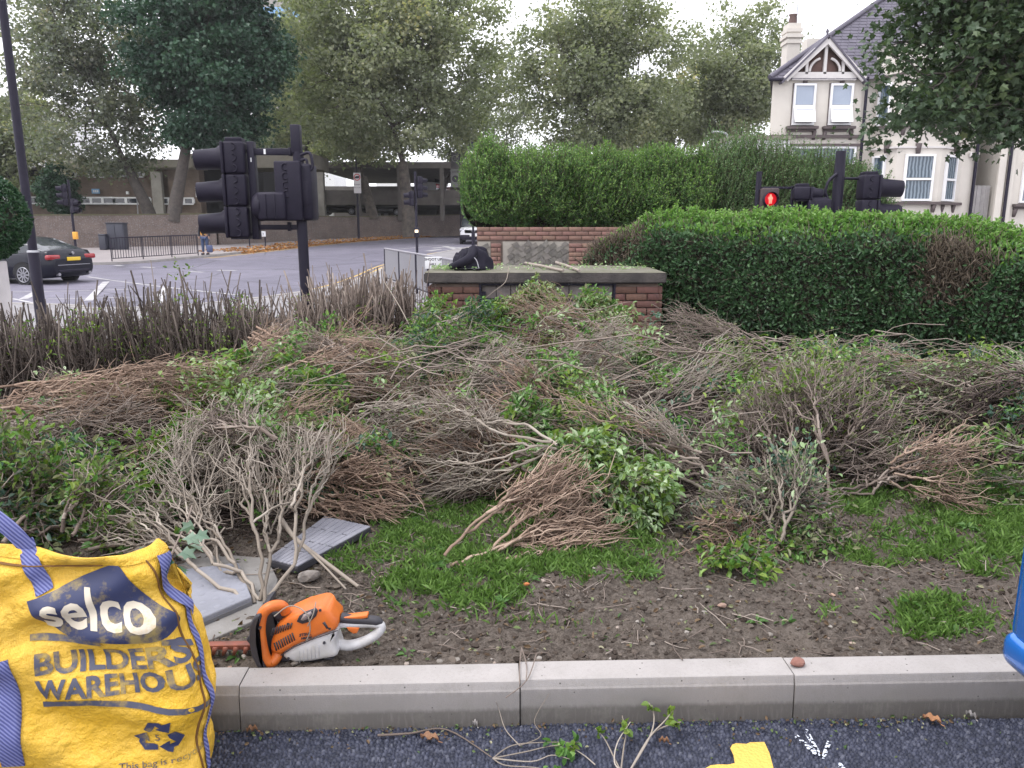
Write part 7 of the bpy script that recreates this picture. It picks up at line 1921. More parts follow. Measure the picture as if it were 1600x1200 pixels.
def brush(label, b, t, width, thick, ntips, stem, leaf=None, nleaf=0, lsz=.04, reach=(.35, 1.0), r_tip=.0025, nb=4, seed=0, rmax=.009, leafside=None, curve=.0, group='cut shrub branches heaped on the lawn', wig=.06, gap=.03, back=0, power=.30):
    """one cut shrub branch: base b and middle of the leafy end t as (px, py, Y); fan width and thickness in metres"""
    global rng
    keep = rng; rng = np.random.default_rng(1000 + seed)
    r_tip *= rng.uniform(.8, 1.35); tone = rng.uniform(.36, .62)
    B = W(*b); T = W(*t); B[2] = max(B[2], .155); ax = T - B; L = np.linalg.norm(ax); d = ax / L
    o = thing('cut_branch', label, 'branch', tuple(B), world=True, group=group)
    view = unit(T - np.array((0, 0, CAM_H))); s1 = unit(np.cross(d, view)); s2 = unit(np.cross(d, s1))
    n = int(ntips * .95); k = reach[0] + (reach[1] - reach[0]) * rng.random(n) ** .6
    a = rng.uniform(-1, 1, n); a = np.sign(a) * np.abs(a) ** .8; c = rng.normal(size=n) * .5
    tips = B + d * (L * k * np.sqrt(np.maximum(0, 1 - .35 * a * a)))[:, None] * 1.05 + s1 * (a * width / 2 * (.25 + .75 * k))[:, None] + s2 * (c * thick / 2 * (.3 + .7 * k))[:, None]
    tips += rng.normal(size=tips.shape) * .03
    lo = soil_h(tips[:, 0], tips[:, 1]) + .01; tips[:, 2] = np.maximum(tips[:, 2], lo + rng.random(n) * .04)
    st = MB(); allE, allD = [], []
    order = np.argsort(a + rng.normal(size=n) * .15)
    for q, ix in enumerate(np.array_split(order, nb)):
        bb = B + s1 * (q - (nb - 1) / 2) * gap + rng.normal(size=3) * .012; bb[2] = max(bb[2], .15)
        P, Rr, e, dd = branching(bb, tips[ix], r_tip, power, wig, (.12, .34), rmax)
        P[..., 2] = np.maximum(P[..., 2], .145)
        tubes_by_size(st, P, Rr, .0034, np.clip(rng.normal(tone, .24, len(P)), 0, 1)); allE.append(e); allD.append(dd)
    part('stems', st, STEM[stem], o)
    E = np.concatenate(allE); Dd = np.concatenate(allD)
    # fine side twigs near the ends
    m = len(E); i = rng.integers(0, len(E), m); S0 = E[i] - Dd[i] * rng.uniform(.02, .16, m)[:, None]; D2 = unit(Dd[i] + rng.normal(size=(m, 3)) * .7); l = rng.uniform(.04, .13, m)[:, None]
    tw = MB(); batch_tubes(tw, np.stack([S0, S0 + D2 * l * .5 + rng.normal(size=S0.shape) * .006, S0 + D2 * l], 1), np.tile(np.array([1.2, 1, .6]) * r_tip * .72, (m, 1)), 3)
    part('side_twigs', tw, STEM[stem], o, kind='stuff')
    if leaf and nleaf:
        lf = leaf if isinstance(leaf, (list, tuple)) else [leaf]
        w = np.ones(len(E))
        if leafside == 'right': w = np.clip(((E - B) @ s1) * np.sign(s1[0] + 1e-6) + .1, .01, None) ** 2
        if leafside == 'up': w = np.clip(E[:, 2] - np.quantile(E[:, 2], .45), .002, None)
        if leafside == 'end': w = np.clip(((E - B) @ d) / L - .6, .01, None) ** 2
        w = w / w.sum()
        for q, lk in enumerate(lf):
            nn = nleaf // len(lf); i = rng.choice(len(E), nn, p=w)
            P = E[i] - Dd[i] * rng.uniform(-.05, .10, nn)[:, None] + rng.normal(size=(nn, 3)) * .014
            side = rng.normal(size=(nn, 3)); D3 = unit(Dd[i] * .8 + unit(side) * .9)
            P[:, 2] = np.maximum(P[:, 2], .15)
            mb = MB(); leaves(mb, P, D3, lsz * rng.uniform(.6, 1.25, nn), .5, .22, .18); part('foliage', mb, BL[lk], o, kind='stuff')
    rng = keep; return o
# --- back row, below and in front of the bin store
brush('leafy cut branch heaped against the right brick pier of the bin store', (790, 585, 6.3), (965, 505, 6.7), .62, .5, 300, 'tan', ['dull', 'pale', 'green'], 2600, .042, seed=1, leafside='up')
brush('green leafed branch piled in front of the plank doors', (700, 590, 6.2), (800, 515, 6.7), .7, .45, 220, 'grey', ['green', 'lime'], 3200, .045, seed=2)
brush('fresh green clump between the cut stems and the bin store', (520, 640, 5.9), (575, 535, 6.3), .75, .4, 200, 'grey', ['green', 'green'], 3000, .045, seed=3)
brush('green clump below the left brick pier', (640, 610, 6.0), (705, 530, 6.5), .6, .4, 180, 'grey', ['lime', 'green', 'blue'], 2600, .043, seed=4)
brush('bare brown fan of twigs behind the left heap', (330, 575, 5.5), (480, 555, 6.0), .55, .4, 320, 'tan', None, seed=5)
brush('long bare branch sloping down to the right through the middle heap', (395, 520, 5.7), (640, 610, 5.2), .55, .35, 380, 'tan', ['dull'], 300, .03, seed=6, reach=(.45, 1.0))
brush('blue green sprig standing in the dark middle of the heap', (900, 690, 5.0), (925, 590, 5.5), .42, .25, 120, 'grey', ['blue', 'green'], 900, .042, seed=7)
brush('branch with long green leaves below the right pier', (880, 640, 5.7), (1010, 575, 6.1), .55, .4, 220, 'grey', ['green', 'pale'], 2200, .045, seed=8, leafside='end')
brush('bare reddish brown tangle below the leafy pier branch', (1010, 600, 5.6), (860, 585, 5.9), .8, .4, 420, 'tan', None, seed=9)
brush('brown twiggy fan in the centre of the heap', (690, 745, 4.9), (660, 610, 5.4), .95, .45, 560, 'tan', ['green', 'dull'], 260, .032, seed=10, reach=(.4, 1.0))
brush('dark bare fan lying right of the centre', (1000, 740, 4.7), (870, 640, 5.1), .75, .4, 420, 'tan', ['green'], 420, .04, seed=11)
brush('pale leafed branch rising against the plank doors', (720, 560, 6.5), (880, 490, 6.9), .7, .4, 220, 'tan', ['pale', 'dull', 'lime'], 1900, .042, seed=41, leafside='up')
brush('upright green sprig in front of the right hand door', (900, 540, 6.7), (935, 462, 7.0), .32, .2, 60, 'grey', ['lime', 'green'], 650, .045, seed=42)
brush('tan tangle between the door sprig and the right brick pier', (1030, 560, 6.2), (900, 535, 6.5), .7, .4, 300, 'tan', ['dull', 'pale'], 700, .036, seed=43, leafside='up')
brush('lime green clump against the left brick pier', (600, 560, 6.5), (715, 495, 6.9), .5, .35, 130, 'grey', ['lime', 'green'], 1500, .043, seed=44)
# --- right-hand heap
brush('large bare fan of grey twigs opening up to the left in the right heap', (1275, 800, 3.85), (1155, 630, 4.5), 1.2, .5, 800, 'grey', ['lime', 'dull'], 900, .034, seed=12, leafside='up', reach=(.45, 1.0))
brush('grey bare fan leaning right in the middle of the right heap', (1235, 780, 3.95), (1375, 645, 4.6), 1.0, .5, 760, 'grey', ['dull', 'lime'], 900, .034, seed=13, leafside='up', reach=(.4, 1.0))
brush('upright twiggy tuft sticking up before the clipped hedge', (1340, 700, 4.9), (1375, 565, 5.4), .42, .3, 260, 'grey', ['lime', 'dull'], 520, .036, seed=14, leafside='up')
brush('thin leafy shoots rising at the left of the upright tuft', (1300, 690, 4.9), (1285, 545, 5.4), .40, .2, 60, 'grey', ['lime'], 420, .045, seed=15)
brush('dense grey branch at the right with small pale leaves', (1640, 610, 4.9), (1440, 665, 4.8), .85, .5, 520, 'grey', ['dull', 'pale'], 1800, .030, seed=16, reach=(.35, 1.0))
brush('dark stemmed branch reaching in from the right edge', (1680, 590, 4.7), (1500, 700, 4.55), .62, .4, 300, 'dark', ['dull'], 500, .03, seed=17, reach=(.3, 1.0), r_tip=.003, rmax=.016)
brush('low leafy cutting at the foot of the right heap', (1330, 770, 4.3), (1430, 735, 4.35), .42, .3, 160, 'grey', ['green', 'dull'], 1500, .034, seed=18)
brush('brown branch under the right heap pointing left', (1420, 740, 4.4), (1230, 710, 4.5), .6, .4, 420, 'tan', ['lime'], 160, .036, seed=19, reach=(.35, 1.0))
brush('far right bare branch arching towards the hedge', (1400, 620, 5.4), (1560, 600, 5.6), .35, .3, 120, 'grey', ['dull'], 240, .03, seed=20, r_tip=.0024)
brush('grey twiggy sprawl on the grass at the foot of the right heap', (1205, 870, 3.32), (1150, 768, 3.7), .9, .4, 640, 'pale', ['blue', 'pale'], 700, .034, seed=21, leafside='up', reach=(.4, 1.0))
brush('drooping grey twigs running down to the bare soil', (1270, 760, 3.9), (1190, 850, 3.42), .7, .3, 480, 'pale', ['dull', 'green'], 420, .034, seed=22, reach=(.35, 1.0))
brush('bright leafed cutting lying on the soil below the grey sprawl', (1140, 830, 3.45), (1165, 905, 3.05), .26, .2, 70, 'grey', ['green', 'lime'], 420, .042, seed=23)
brush('tangle of pale twigs trailing over the soil right of the grass', (1300, 800, 3.75), (1110, 845, 3.38), .75, .3, 420, 'pale', ['dull', 'blue'], 500, .032, seed=49, reach=(.25, 1.0))
brush('grey twigs spilling to the right onto the lawn edge', (1120, 800, 3.7), (1290, 850, 3.42), .6, .25, 320, 'grey', ['dull', 'green'], 420, .032, seed=50, reach=(.25, 1.0))
brush('thin brown spray lying on the bare soil below the right heap', (1230, 830, 3.5), (1110, 880, 3.22), .5, .2, 200, 'tan', ['lime'], 200, .034, seed=51, reach=(.2, 1.0))
brush('short leafy cutting at the lawn edge under the grey twigs', (1330, 830, 3.55), (1230, 865, 3.32), .35, .2, 110, 'grey', ['green', 'dull'], 700, .036, seed=52, reach=(.2, 1.0))
# --- left heap
brush('long bundle of bare stems sweeping right from the left edge', (-70, 640, 4.35), (395, 655, 4.55), .78, .42, 620, 'tan', ['pale', 'lime'], 1900, .042, seed=24, leafside='end', reach=(.42, 1.0))
brush('bare twigs under the long left bundle', (-60, 690, 4.0), (260, 690, 4.2), .55, .35, 380, 'grey', None, seed=25, reach=(.3, 1.0))
brush('dark twiggy fan of horizontal stems left of centre', (690, 800, 3.95), (470, 735, 4.1), .75, .35, 560, 'tan', None, seed=26, reach=(.35, 1.0))
brush('bare fan of brown twigs lying above the ribbed slab', (420, 770, 3.7), (600, 750, 4.0), .6, .35, 420, 'tan', ['dull'], 80, .03, seed=27, reach=(.35, 1.0))
brush('big pale fan of bare branches with its cut stems on the concrete pad', (406, 946, 2.82), (325, 705, 3.72), 1.35, .42, 330, 'pale', ['dull', 'green'], 120, .03, seed=28, reach=(.42, 1.0), nb=6, r_tip=.0024, rmax=.0085, wig=.05, power=.30, gap=.016)
brush('bare forked branch crossing behind the pale fan', (250, 800, 3.5), (360, 700, 3.9), .6, .35, 300, 'pale', None, seed=29, reach=(.4, 1.0), r_tip=.002)
brush('reddish bare fan spreading from the left edge above the leafy pile', (-110, 665, 4.0), (260, 655, 4.35), .6, .35, 420, 'tan', None, seed=45, reach=(.2, 1.0))
brush('bare branch with its tips hanging over the leafy pile at the left', (330, 640, 4.6), (90, 690, 4.0), .6, .35, 380, 'tan', ['dull'], 60, .03, seed=46, reach=(.25, 1.0))
brush('short bare fan between the long left bundle and the cut stubs', (160, 640, 4.9), (40, 625, 4.8), .5, .3, 240, 'grey', ['pale'], 120, .03, seed=47, reach=(.2, 1.0))
brush('pale leafed tuft at the end of the long left bundle', (330, 665, 4.3), (425, 640, 4.35), .34, .3, 90, 'grey', ['pale', 'pale', 'lime'], 900, .044, seed=48, reach=(.2, 1.0))
# --- leafy mass at the lower left
brush('dark leafy pile behind the yellow bag', (40, 830, 3.3), (120, 740, 3.7), 1.0, .5, 260, 'grey', ['green', 'dull', 'lime'], 2300, .042, seed=30, reach=(.2, 1.0))
brush('broad leafed cuttings at the left edge behind the bag', (-30, 830, 3.2), (30, 775, 3.5), .8, .5, 160, 'grey', ['green', 'dull', 'blue'], 1500, .042, seed=31, reach=(.2, 1.0))
brush('leafy spray between the bag and the pale fan', (120, 840, 3.15), (205, 790, 3.4), .6, .4, 180, 'grey', ['green', 'lime', 'dull'], 1300, .038, seed=32, reach=(.2, 1.0))
brush('brown twigs trailing onto the grass above the ribbed slab', (420, 760, 3.8), (640, 790, 3.72), .5, .25, 300, 'tan', ['dull'], 120, .03, seed=53, reach=(.25, 1.0))
# --- centre front
brush('single tan branch fanning out on the grass with a leafy upper edge', (703, 882, 3.16), (945, 778, 3.62), .60, .24, 620, 'tan', None, 0, seed=33, reach=(.38, 1.0), nb=4, rmax=.008, power=.30)
brush('bright leafed edge of the tan branch', (800, 720, 3.9), (960, 735, 3.72), .34, .16, 150, 'grey', ['pale', 'lime', 'pale'], 3000, .046, seed=34, reach=(.1, 1.0))
brush('leafy end drooping to the grass right of the tan branch', (905, 715, 3.85), (1035, 785, 3.55), .26, .2, 120, 'grey', ['pale', 'pale', 'lime'], 1900, .044, seed=35, reach=(.2, 1.0))
brush('green sprays behind the tan branch', (760, 700, 4.2), (850, 670, 4.4), .55, .3, 160, 'grey', ['green', 'pale', 'green'], 1900, .044, seed=36, reach=(.2, 1.0))
brush('brown twigs behind the tan branch pointing left', (850, 745, 4.1), (720, 715, 4.3), .55, .35, 420, 'tan', ['green'], 140, .036, seed=37, reach=(.35, 1.0))
brush('dark green leaves in the hollow right of the leafy edge', (1090, 760, 4.2), (990, 690, 4.6), .55, .4, 160, 'dark', ['green', 'blue'], 1500, .040, seed=38, reach=(.2, 1.0))
brush('leafy cuttings in front of the twiggy centre', (560, 770, 4.0), (640, 720, 4.3), .5, .3, 140, 'grey', ['green', 'dull'], 900, .036, seed=39, reach=(.2, 1.0))
brush('yellow green sprigs along the top of the right heap', (1090, 640, 5.2), (1180, 580, 5.6), .7, .3, 180, 'grey', ['lime', 'dull'], 1500, .038, seed=40, reach=(.3, 1.0))

REGN = [(30, 390, 'in the left heap'), (390, 560, 'left of centre'), (560, 730, 'below the cut stem hedge'), (730, 900, 'in front of the plank doors'), (900, 1060, 'below the right brick pier'), (1060, 1260, 'in the right heap'), (1260, 1580, 'at the far right of the heap')]
used_labels = set()
def filler(i, bare):
    r_ = np.random.default_rng(500 + i + 90 * bare)
    for att in range(60):
        px_ = r_.uniform(40, 1570); py_ = r_.uniform(485, 740)
        lo = np.interp(px_, [0, 380, 450, 640, 720, 1030, 1080, 1570], [640, 620, 530, 520, 480, 480, 580, 585])
        if py_ < lo or (985 < px_ < 1085 and py_ > 610) or (1060 < px_ < 1440 and py_ > 640): continue
        Yt = np.interp(py_, [470, 520, 600, 700, 760], [6.75, 6.1, 4.95, 4.1, 3.8])
        sd = int(r_.choice((-1, 1))); dy = r_.uniform(0, 60); sk = ['tan', 'grey', 'pale'][int(r_.integers(0, 3))]
        bp = (px_ - sd * r_.uniform(120, 270), min(py_ + dy, 785), Yt - .15 + r_.normal() * .15)
        reg = next(n_ for a, b, n_ in REGN if a <= px_ <= b + 1)
        lv = 'high' if py_ < lo + 50 else ('low' if py_ > 660 else 'midway')
        tone_ = {'tan': 'brown', 'grey': 'greyish', 'pale': 'pale'}[sk]
        lab = (f'bare {tone_} twig bundle pointing ' if bare else f'leafy bundle on {tone_} stems pointing ') + ('right, ' if sd > 0 else 'left, ') + lv + ' up ' * (lv == 'high') + ' ' * (lv != 'high') + reg
        if lab in used_labels: continue
        used_labels.add(lab); break
    if bare: brush(lab, bp, (px_, py_, Yt), r_.uniform(.5, .9), .38, int(r_.uniform(150, 230)), sk, ['dull'], 60, .03, seed=200 + i, reach=(.25, 1.0))
    else: brush(lab, bp, (px_, py_, Yt), r_.uniform(.35, .6), .3, 70, sk, [['green', 'lime'], ['green', 'blue'], ['pale', 'green'], ['dull', 'green']][i % 4], int(r_.uniform(700, 1200)), .04, seed=300 + i, reach=(.3, 1.0))
for i in range(34): filler(i, True)
for i in range(24): filler(i, False)
# long loose stems and leaf clumps thrown over the heap
n = 900
x = rng.uniform(-3.6, 4.4, n); y = rng.uniform(3.3, 7.2, n); h = hfield(x, y); ok = h > .04; x, y, h = x[ok], y[ok], h[ok]; n = len(x)
a = rng.normal(size=n) * .7 + np.where(rng.random(n) < .5, 0, np.pi); l = rng.uniform(.35, 1.15, n); D = np.c_[np.cos(a), np.sin(a) * .6, rng.normal(size=n) * .16]; D = D * l[:, None] / 2
Pm = np.c_[x, y, .15 + h * rng.uniform(.45, .95, n)]; bend = rng.normal(size=(n, 3)) * .05
tt = np.linspace(-1, 1, 8); P = Pm[:, None] + D[:, None] * tt[None, :, None] + bend[:, None] * (1 - tt ** 2)[None, :, None] * 1.6 + rng.normal(size=(n, 8, 3)) * .010
P[..., 2] = np.maximum(P[..., 2], .15); r0 = rng.uniform(.0022, .0055, n)
mb = MB(); batch_tubes(mb, P, r0[:, None] * np.linspace(1.2, .5, 8), 4, v=np.clip(rng.normal(.55, .25, n), 0, 1))
m = n * 3; i = rng.integers(0, n, m); k = rng.integers(2, 7, m); S0 = P[i, k]; D2 = unit(unit(D[i]) + rng.normal(size=(m, 3)) * .55); l2 = rng.uniform(.08, .35, m)[:, None]
Q = np.stack([S0, S0 + D2 * l2 * .35 + rng.normal(size=S0.shape) * .012, S0 + D2 * l2 * .7 + rng.normal(size=S0.shape) * .015, S0 + D2 * l2], 1); batch_tubes(mb, Q, r0[i][:, None] * np.array([.7, .6, .5, .3]), 3, v=np.clip(rng.normal(.55, .25, m), 0, 1))
part('loose_twigs', mb, STEM['grey'], kind='stuff')
for key, cnt in (('green', 170), ('lime', 120), ('pale', 120), ('blue', 60), ('dull', 70)):
    x = rng.uniform(-3.4, 4.3, cnt); y = rng.uniform(3.4, 7.2, cnt); h = hfield(x, y); ok = h > .06; x, y, h = x[ok], y[ok], h[ok]; per = 26
    C_ = np.repeat(np.c_[x, y, .16 + h * rng.uniform(.5, 1.0, len(x))], per, 0); ax_d = np.repeat(unit(rng.normal(size=(len(x), 3)) * (1, 1, .5)), per, 0)
    P = C_ + ax_d * rng.uniform(-.13, .13, len(C_))[:, None] + rng.normal(size=C_.shape) * .022
    mb = MB(); leaves(mb, P, ax_d * .8 + rng.normal(size=P.shape) * .7 + (0, 0, .25), rng.uniform(.022, .05, len(P)), .5, .22, .18); part('loose_foliage', mb, BL[key], kind='stuff')

# thick single poles lying loose across the heap
def pole(label, pts, r, m='grey'):
    P = [W(*q) for q in pts]
    for p in P: p[2] = max(p[2], .15 + r)
    L_ = smooth_line(P, 4) if len(P) > 2 else np.array(P)
    return single('loose_stick', MB().tube(L_, np.linspace(r, r * .6, len(L_)), 8), STEM[m], label, 'stick', P[0], 'loose cut sticks')
pole('pale cut stem running down to the soil right of the ribbed slab', [(437, 808, 3.35), (462, 842, 3.25), (500, 872, 3.1), (560, 918, 2.93)], .012, 'pale')
pole('thin pale stem beside the thicker one by the slab', [(470, 850, 3.2), (500, 878, 3.06), (541, 926, 2.92)], .006, 'pale')
pole('pale pole slanting over the left leafy pile', [(0, 754, 3.5), (85, 741, 3.62)], .008, 'pale')
pole('long grey stem reaching from the leafy pile to the middle', [(70, 752, 3.5), (120, 735, 3.55), (215, 725, 3.7), (270, 685, 3.9)], .006, 'pale')
pole('straight bare pole crossing the brown twigs in the middle', [(531, 666, 4.6), (582, 636, 4.75), (632, 591, 4.95)], .007, 'pale')
pole('pair of long poles pointing at the tan branch, upper one', [(645, 800, 3.85), (700, 762, 4.0), (760, 725, 4.2)], .009, 'pale')
pole('pair of long poles pointing at the tan branch, lower one', [(640, 778, 3.95), (700, 752, 4.1), (800, 700, 4.4)], .008, 'pale')
pole('pale stake leaning among the shoots of the right heap', [(1328, 612, 5.1), (1312, 580, 5.25), (1301, 560, 5.35)], .010, 'pale')
pole('second leaning stake just left of the pale stake', [(1305, 605, 5.1), (1296, 585, 5.2), (1288, 572, 5.3)], .009, 'grey')
pole('dark forked limb at the right edge, thickest piece', [(1600, 632, 4.6), (1565, 650, 4.65), (1530, 662, 4.7), (1512, 690, 4.7)], .013, 'dark')
pole('dark limb rising from the right heap', [(1455, 672, 4.7), (1480, 660, 4.75), (1506, 642, 4.85)], .012, 'dark')
pole('bare stem leaning across the gap right of the bin store', [(1030, 525, 6.5), (1075, 540, 6.4), (1120, 552, 6.2), (1150, 580, 5.9)], .008, 'pale')
pole('arching pale stem from the heap up to the slab', [(663, 560, 6.3), (650, 530, 6.5), (625, 480, 6.9), (600, 440, 7.3)], .006, 'pale')
pole('curled pale runner beside the arching stem', [(690, 500, 6.6), (672, 488, 6.7), (655, 492, 6.7), (645, 510, 6.6)], .006, 'pale')
pole('twig draped from the slab over the plank doors', [(795, 417, 8.1), (790, 440, 7.95), (772, 455, 7.95), (758, 466, 7.95)], .005, 'pale')
pole('long pole across the lower left behind the bag', [(5, 848, 3.15), (30, 815, 3.25), (40, 806, 3.28)], .011, 'grey')

# ------------------------------------------------------------------ the hedge cut down to stubs
STEM['greydark'] = twigmat('old grey stem', [(0, (.050, .040, .036)), (.5, (.120, .098, .084)), (1, (.23, .195, .170))])
def stub_hedge(name, label, A, B, n, hmean, hvar, depth, seed, stem, leafn=0, gb=.1):
    global rng
    keep = rng; rng = np.random.default_rng(seed)
    A = np.array(A, float); B = np.array(B, float); d = B - A; L = np.linalg.norm(d); d /= L; nb_ = np.array((-d[1], d[0])); nb_ = nb_ if nb_[1] > 0 else -nb_
    o = thing(name, label, 'hedge', (*((A + B) / 2), gb), world=True)
    s = np.sort(rng.random(n)) * L; s = s + rng.normal(size=n) * .03
    t = rng.random(n) * depth
    Pb = np.c_[A + d * s[:, None] + nb_ * t[:, None], np.full(n, gb)]
    hgt = np.interp(s / L, np.linspace(0, 1, len(hmean)), hmean) * (1 + hvar * rng.normal(size=n)) * (.8 + .4 * fbm(s * 2.5, t * 2, 3, seed))
    lean = np.c_[rng.normal(size=(n, 2)) * .14, np.ones(n)]
    P = [Pb, Pb + lean * (hgt * .35)[:, None] + rng.normal(size=Pb.shape) * .02, Pb + lean * (hgt * .7)[:, None] + rng.normal(size=Pb.shape) * .025, Pb + lean * hgt[:, None] + rng.normal(size=Pb.shape) * .015]
    r0 = .0036 + .0064 * rng.random(n) ** 1.6
    st = MB(); v = np.clip(rng.normal(.33, .25, n), 0, 1); batch_tubes(st, np.stack(P, 1), r0[:, None] * np.array([1.25, 1.05, .9, .8]), 5, v=v)
    # forked upper stubs
    m = n; i = rng.integers(0, n, m); f = rng.uniform(.1, .65, m)[:, None]; S0 = P[1][i] * (1 - f) + P[3][i] * f; D2 = unit(np.c_[rng.normal(size=(m, 2)) * .45, np.ones(m)]); l = rng.uniform(.06, .2, m)[:, None]
    batch_tubes(st, np.stack([S0, S0 + D2 * l * .5 + rng.normal(size=S0.shape) * .012, S0 + D2 * l], 1), r0[i][:, None] * np.array([.7, .6, .45]), 4, v=v[i])
    part('stems', st, STEM[stem], o, kind='stuff')
    m = n * 5; i = rng.integers(0, n, m); f = rng.uniform(.02, .78, m)[:, None]; S0 = Pb[i] * (1 - f) + P[3][i] * f; D2 = unit(np.c_[rng.normal(size=(m, 2)), rng.normal(size=m) * .6 + .1]); l = rng.uniform(.08, .28, m)[:, None]
    tw = MB(); batch_tubes(tw, np.stack([S0, S0 + D2 * l * .5 + rng.normal(size=S0.shape) * .02, S0 + D2 * l + rng.normal(size=S0.shape) * .02], 1), np.tile(np.array([.0032, .0025, .0014]), (m, 1)), 3)
    part('side_twigs', tw, STEM['dark'], o, kind='stuff')
    # pale cut ends
    ce = MB(); c_ = P[3]; q = np.linspace(0, 2 * np.pi, 5, endpoint=False)
    V = c_[:, None] + (r0[:, None, None] * .86) * np.stack([np.cos(q), np.sin(q), q * 0], -1)[None] + (0, 0, .0015)
    ce.add(V.reshape(-1, 3), (np.arange(n)[:, None] * 5 + np.arange(5)[None])); part('cut_ends', ce, STEM['pale'], o, kind='stuff')
    if leafn:
        k = leafn // 28; ci = rng.integers(0, n, k); i = np.repeat(ci, 28); f = np.repeat(rng.uniform(.2, .98, k), 28)[:, None]; P_ = Pb[i] * (1 - f) + P[3][i] * f + rng.normal(size=(len(i), 3)) * .055
        lv = MB(); leaves(lv, P_, rng.normal(size=P_.shape) + (0, 0, .4), rng.uniform(.022, .045, len(i)), .52, .25, .2); part('foliage', lv, BL['lime'], o, kind='stuff')
    rng = keep; return o
stub_hedge('cut_hedge', 'hedge cut down to upright brown stubs along the road at the left', (-5.3, 6.15), (-2.2, 6.85), 1500, [.65, .62, .74, .69], .22, .85, 71, 'greydark', 4200)
stub_hedge('cut_hedge', 'dense cut down hedge of grey brown stems beside the bin store', (-2.25, 6.9), (-.88, 8.0), 720, [.70, .72, .86, .96, .92], .12, .7, 72, 'grey', 900)

# ------------------------------------------------------------------ cuttings on the asphalt
def shoot(label, base, tips, r, leafn, lsz, leaf='lime', stem='pale', zb=.01):
    P0 = G(*base, zb); o = thing('cut_shoot', label, 'twig', tuple(P0), world=True, group='loose shoots on the asphalt')
    st, lv = MB(), MB()
    for (pts, hs) in tips:
        Q = [P0] + [G(x_, y_, 0) * 0 + (lambda p: p)(W(x_, y_, G(x_, y_, z_)[1])) for (x_, y_), z_ in zip(pts, hs)]
        L_ = smooth_line(np.array(Q), 5); st.tube(L_, np.linspace(r, r * .45, len(L_)), 6, v=rng.random())
        for e in range(leafn):
            f = rng.uniform(.72, 1.0); p = L_[int(f * (len(L_) - 1))]
            leaves(lv, [p], [rng.normal(size=3) + np.array((0, -.3, .5))], lsz * rng.uniform(.7, 1.2), .72, .2, .15)
    part('stem', st, STEM[stem], o)
    if leafn: part('leaves', lv, BL[leaf], o, kind='stuff')
    return o
shoot('upright leafy shoot lying across the asphalt, right one of the pair', (985, 1203), [([(1015, 1152), (1022, 1120), (1014, 1098)], [.03, .06, .09]), ([(1015, 1152), (1040, 1125), (1052, 1108)], [.03, .06, .09]), ([(1018, 1148), (1048, 1132), (1064, 1128)], [.03, .05, .07])], .0035, 9, .028)
shoot('leafy shoot lying on the asphalt left of the upright one', (970, 1205), [([(960, 1185), (945, 1155), (930, 1138)], [.02, .04, .06]), ([(975, 1165), (978, 1145), (972, 1118)], [.03, .05, .08]), ([(960, 1190), (965, 1160), (985, 1128)], [.02, .05, .08])], .003, 7, .028)
shoot('thick bent twig lying on the asphalt below the kerb joint', (590, 1149), [([(640, 1146), (698, 1140), (768, 1183)], [.008, .008, .008])], .0042, 0, .03, stem='grey')
shoot('tangled leafy sprig in the asphalt foreground', (770, 1185), [([(820, 1175), (870, 1165), (900, 1178)], [.01, .02, .02]), ([(830, 1190), (862, 1180), (890, 1186)], [.01, .02, .02]), ([(800, 1165), (850, 1160), (905, 1160)], [.01, .02, .03]), ([(790, 1196), (840, 1200), (880, 1212)], [.01, .02, .02])], .0024, 8, .03, 'green')
shoot('thin bare twig hanging over the kerb joint', (812, 1165), [([(845, 1150), (835, 1125), (858, 1084)], [.02, .05, .11]), ([(790, 1140), (780, 1110), (775, 1096)], [.02, .06, .1])], .002, 0, .03)
shoot('pair of thin leaf stalks at the right end of the sprig', (930, 1195), [([(915, 1182), (900, 1172), (892, 1166)], [.01, .02, .03])], .0022, 6, .03, 'lime')
st = MB()
for pts in ([(815, 1012), (812, 1040), (812, 1070)], [(815, 1012), (823, 1040), (822, 1063)], [(838, 1022), (823, 1063), (790, 1090)]):
    st.tube(smooth_line(np.array([G(pts[0][0], pts[0][1], .17), G(pts[1][0], pts[1][1], .16), W(pts[2][0], pts[2][1], G(pts[2][0], 1075, .15)[1] - .02)]), 4), .0018, 5)
single('bare_twig', st, STEM['grey'], 'thin bare twig lying over the kerb top at the middle joint', 'twig', G(812, 1040, .155), 'thin twigs on the kerb')
# twigs on the trimmer
st = MB(); st.tube(smooth_line([tpt(880, 395, -.07), tpt(905, 320, -.075), tpt(880, 225, -.07), tpt(770, 195, -.05), tpt(690, 225, -.09)], 5), .0022, 5); st.tube(smooth_line([tpt(930, 170, -.05), tpt(925, 225, -.08), tpt(890, 300, -.075)], 5), .002, 5)
single('bare_twig', st, STEM['pale'], 'pale twig lying over the orange trimmer body', 'twig', tpt(880, 395, -.07), 'thin twigs on the kerb')
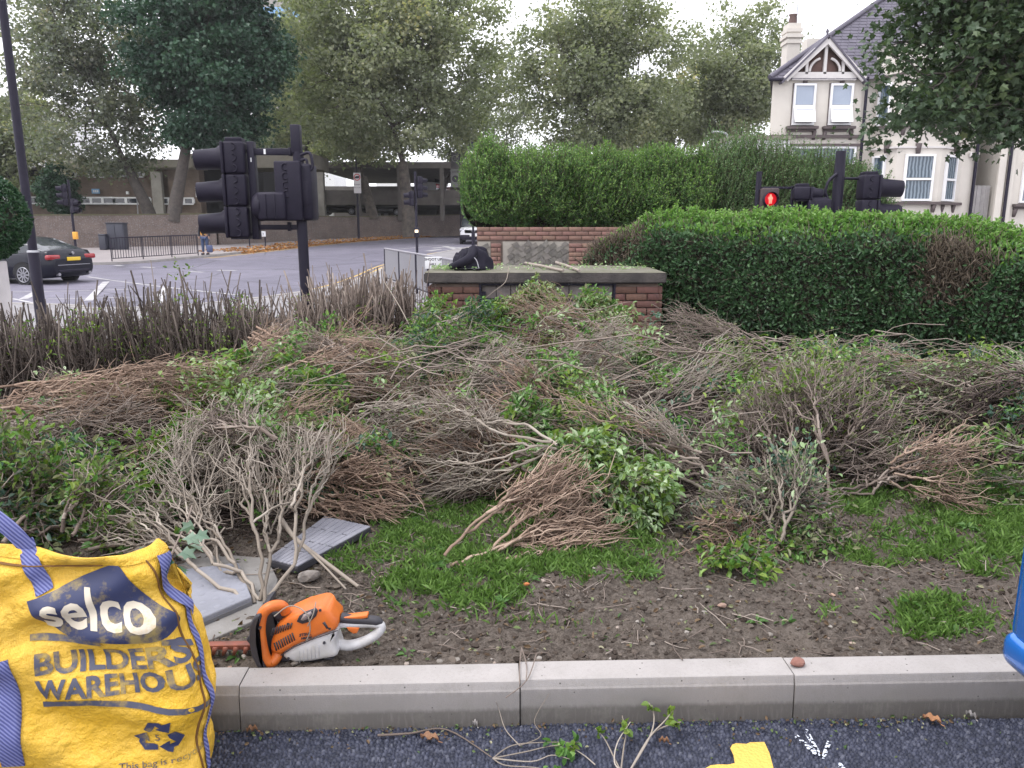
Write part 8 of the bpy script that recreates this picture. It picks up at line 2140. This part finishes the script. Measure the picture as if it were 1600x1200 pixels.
# ivy leaves poking out of the bag corner
iv = thing('ivy_sprig', 'dark ivy sprig hanging over the right corner of the yellow bag', 'ivy', tuple(W(250, 878, 2.06)), world=True)
M_IVY = leafmat('ivy leaf', [(0, (.015, .060, .022)), (1, (.035, .115, .04))], .4, .15); M_IVY2 = leafmat('ivy underside', [(0, (.10, .17, .12)), (1, (.20, .28, .21))], .5, .2)
st = MB().tube(smooth_line([W(262, 880, 2.10), W(275, 850, 2.2), W(292, 815, 2.35), W(300, 790, 2.45)], 5), .003, 5); part('stem', st, STEM['grey'], iv)
for (px_, py_, L_, dx, m_) in ((240, 868, .085, -1, M_IVY), (258, 872, .06, -.2, M_IVY), (276, 862, .05, .8, M_IVY2), (268, 885, .045, .6, M_IVY), (284, 838, .05, .6, M_IVY2), (294, 820, .04, -.5, M_IVY2), (288, 852, .05, 1, M_IVY2), (300, 835, .04, 1, M_IVY2)):
    mb = MB(); star_leaves(mb, np.array([W(px_ + 8, py_, 2.07)]), np.array([(dx, -.25, -.15)]), L_); part('leaf', mb, m_, iv)

# clippings dropped on the bin store slab
n = 700; k = rng.random(n) < .6
x = np.where(k, rng.normal(-.62, .16, n), rng.uniform(-.8, 1.5, n)); y = np.where(k, rng.normal(8.5, .12, n), rng.uniform(8.1, 9.3, n)); ok = (x > -.88) & (x < 1.55) & (y > 8.05) & (y < 9.35); x, y = x[ok], y[ok]; n = len(x)
mb = MB(); leaves(mb, np.c_[x, y, 1.155 + rng.random(n) * .035], np.c_[rng.normal(size=(n, 2)), rng.normal(size=n) * .3], rng.uniform(.02, .045, n), .5, .25)
part('slab_clippings', mb, BL['pale'], kind='stuff')

# ------------------------------------------------------------------ thin autumn haze
m_, t_, _b = newmat('haze'); t_.nodes.clear()
v_ = t_.nodes.new('ShaderNodeVolumePrincipled'); v_.inputs['Density'].default_value = .0004; v_.inputs['Color'].default_value = (.96, .96, 1, 1); v_.inputs['Anisotropy'].default_value = .3
o_ = t_.nodes.new('ShaderNodeOutputMaterial'); t_.links.new(v_.outputs[0], o_.inputs['Volume'])
part('haze', MB().box((0, 170, 24), (840, 480, 52)), m_, kind='stuff')
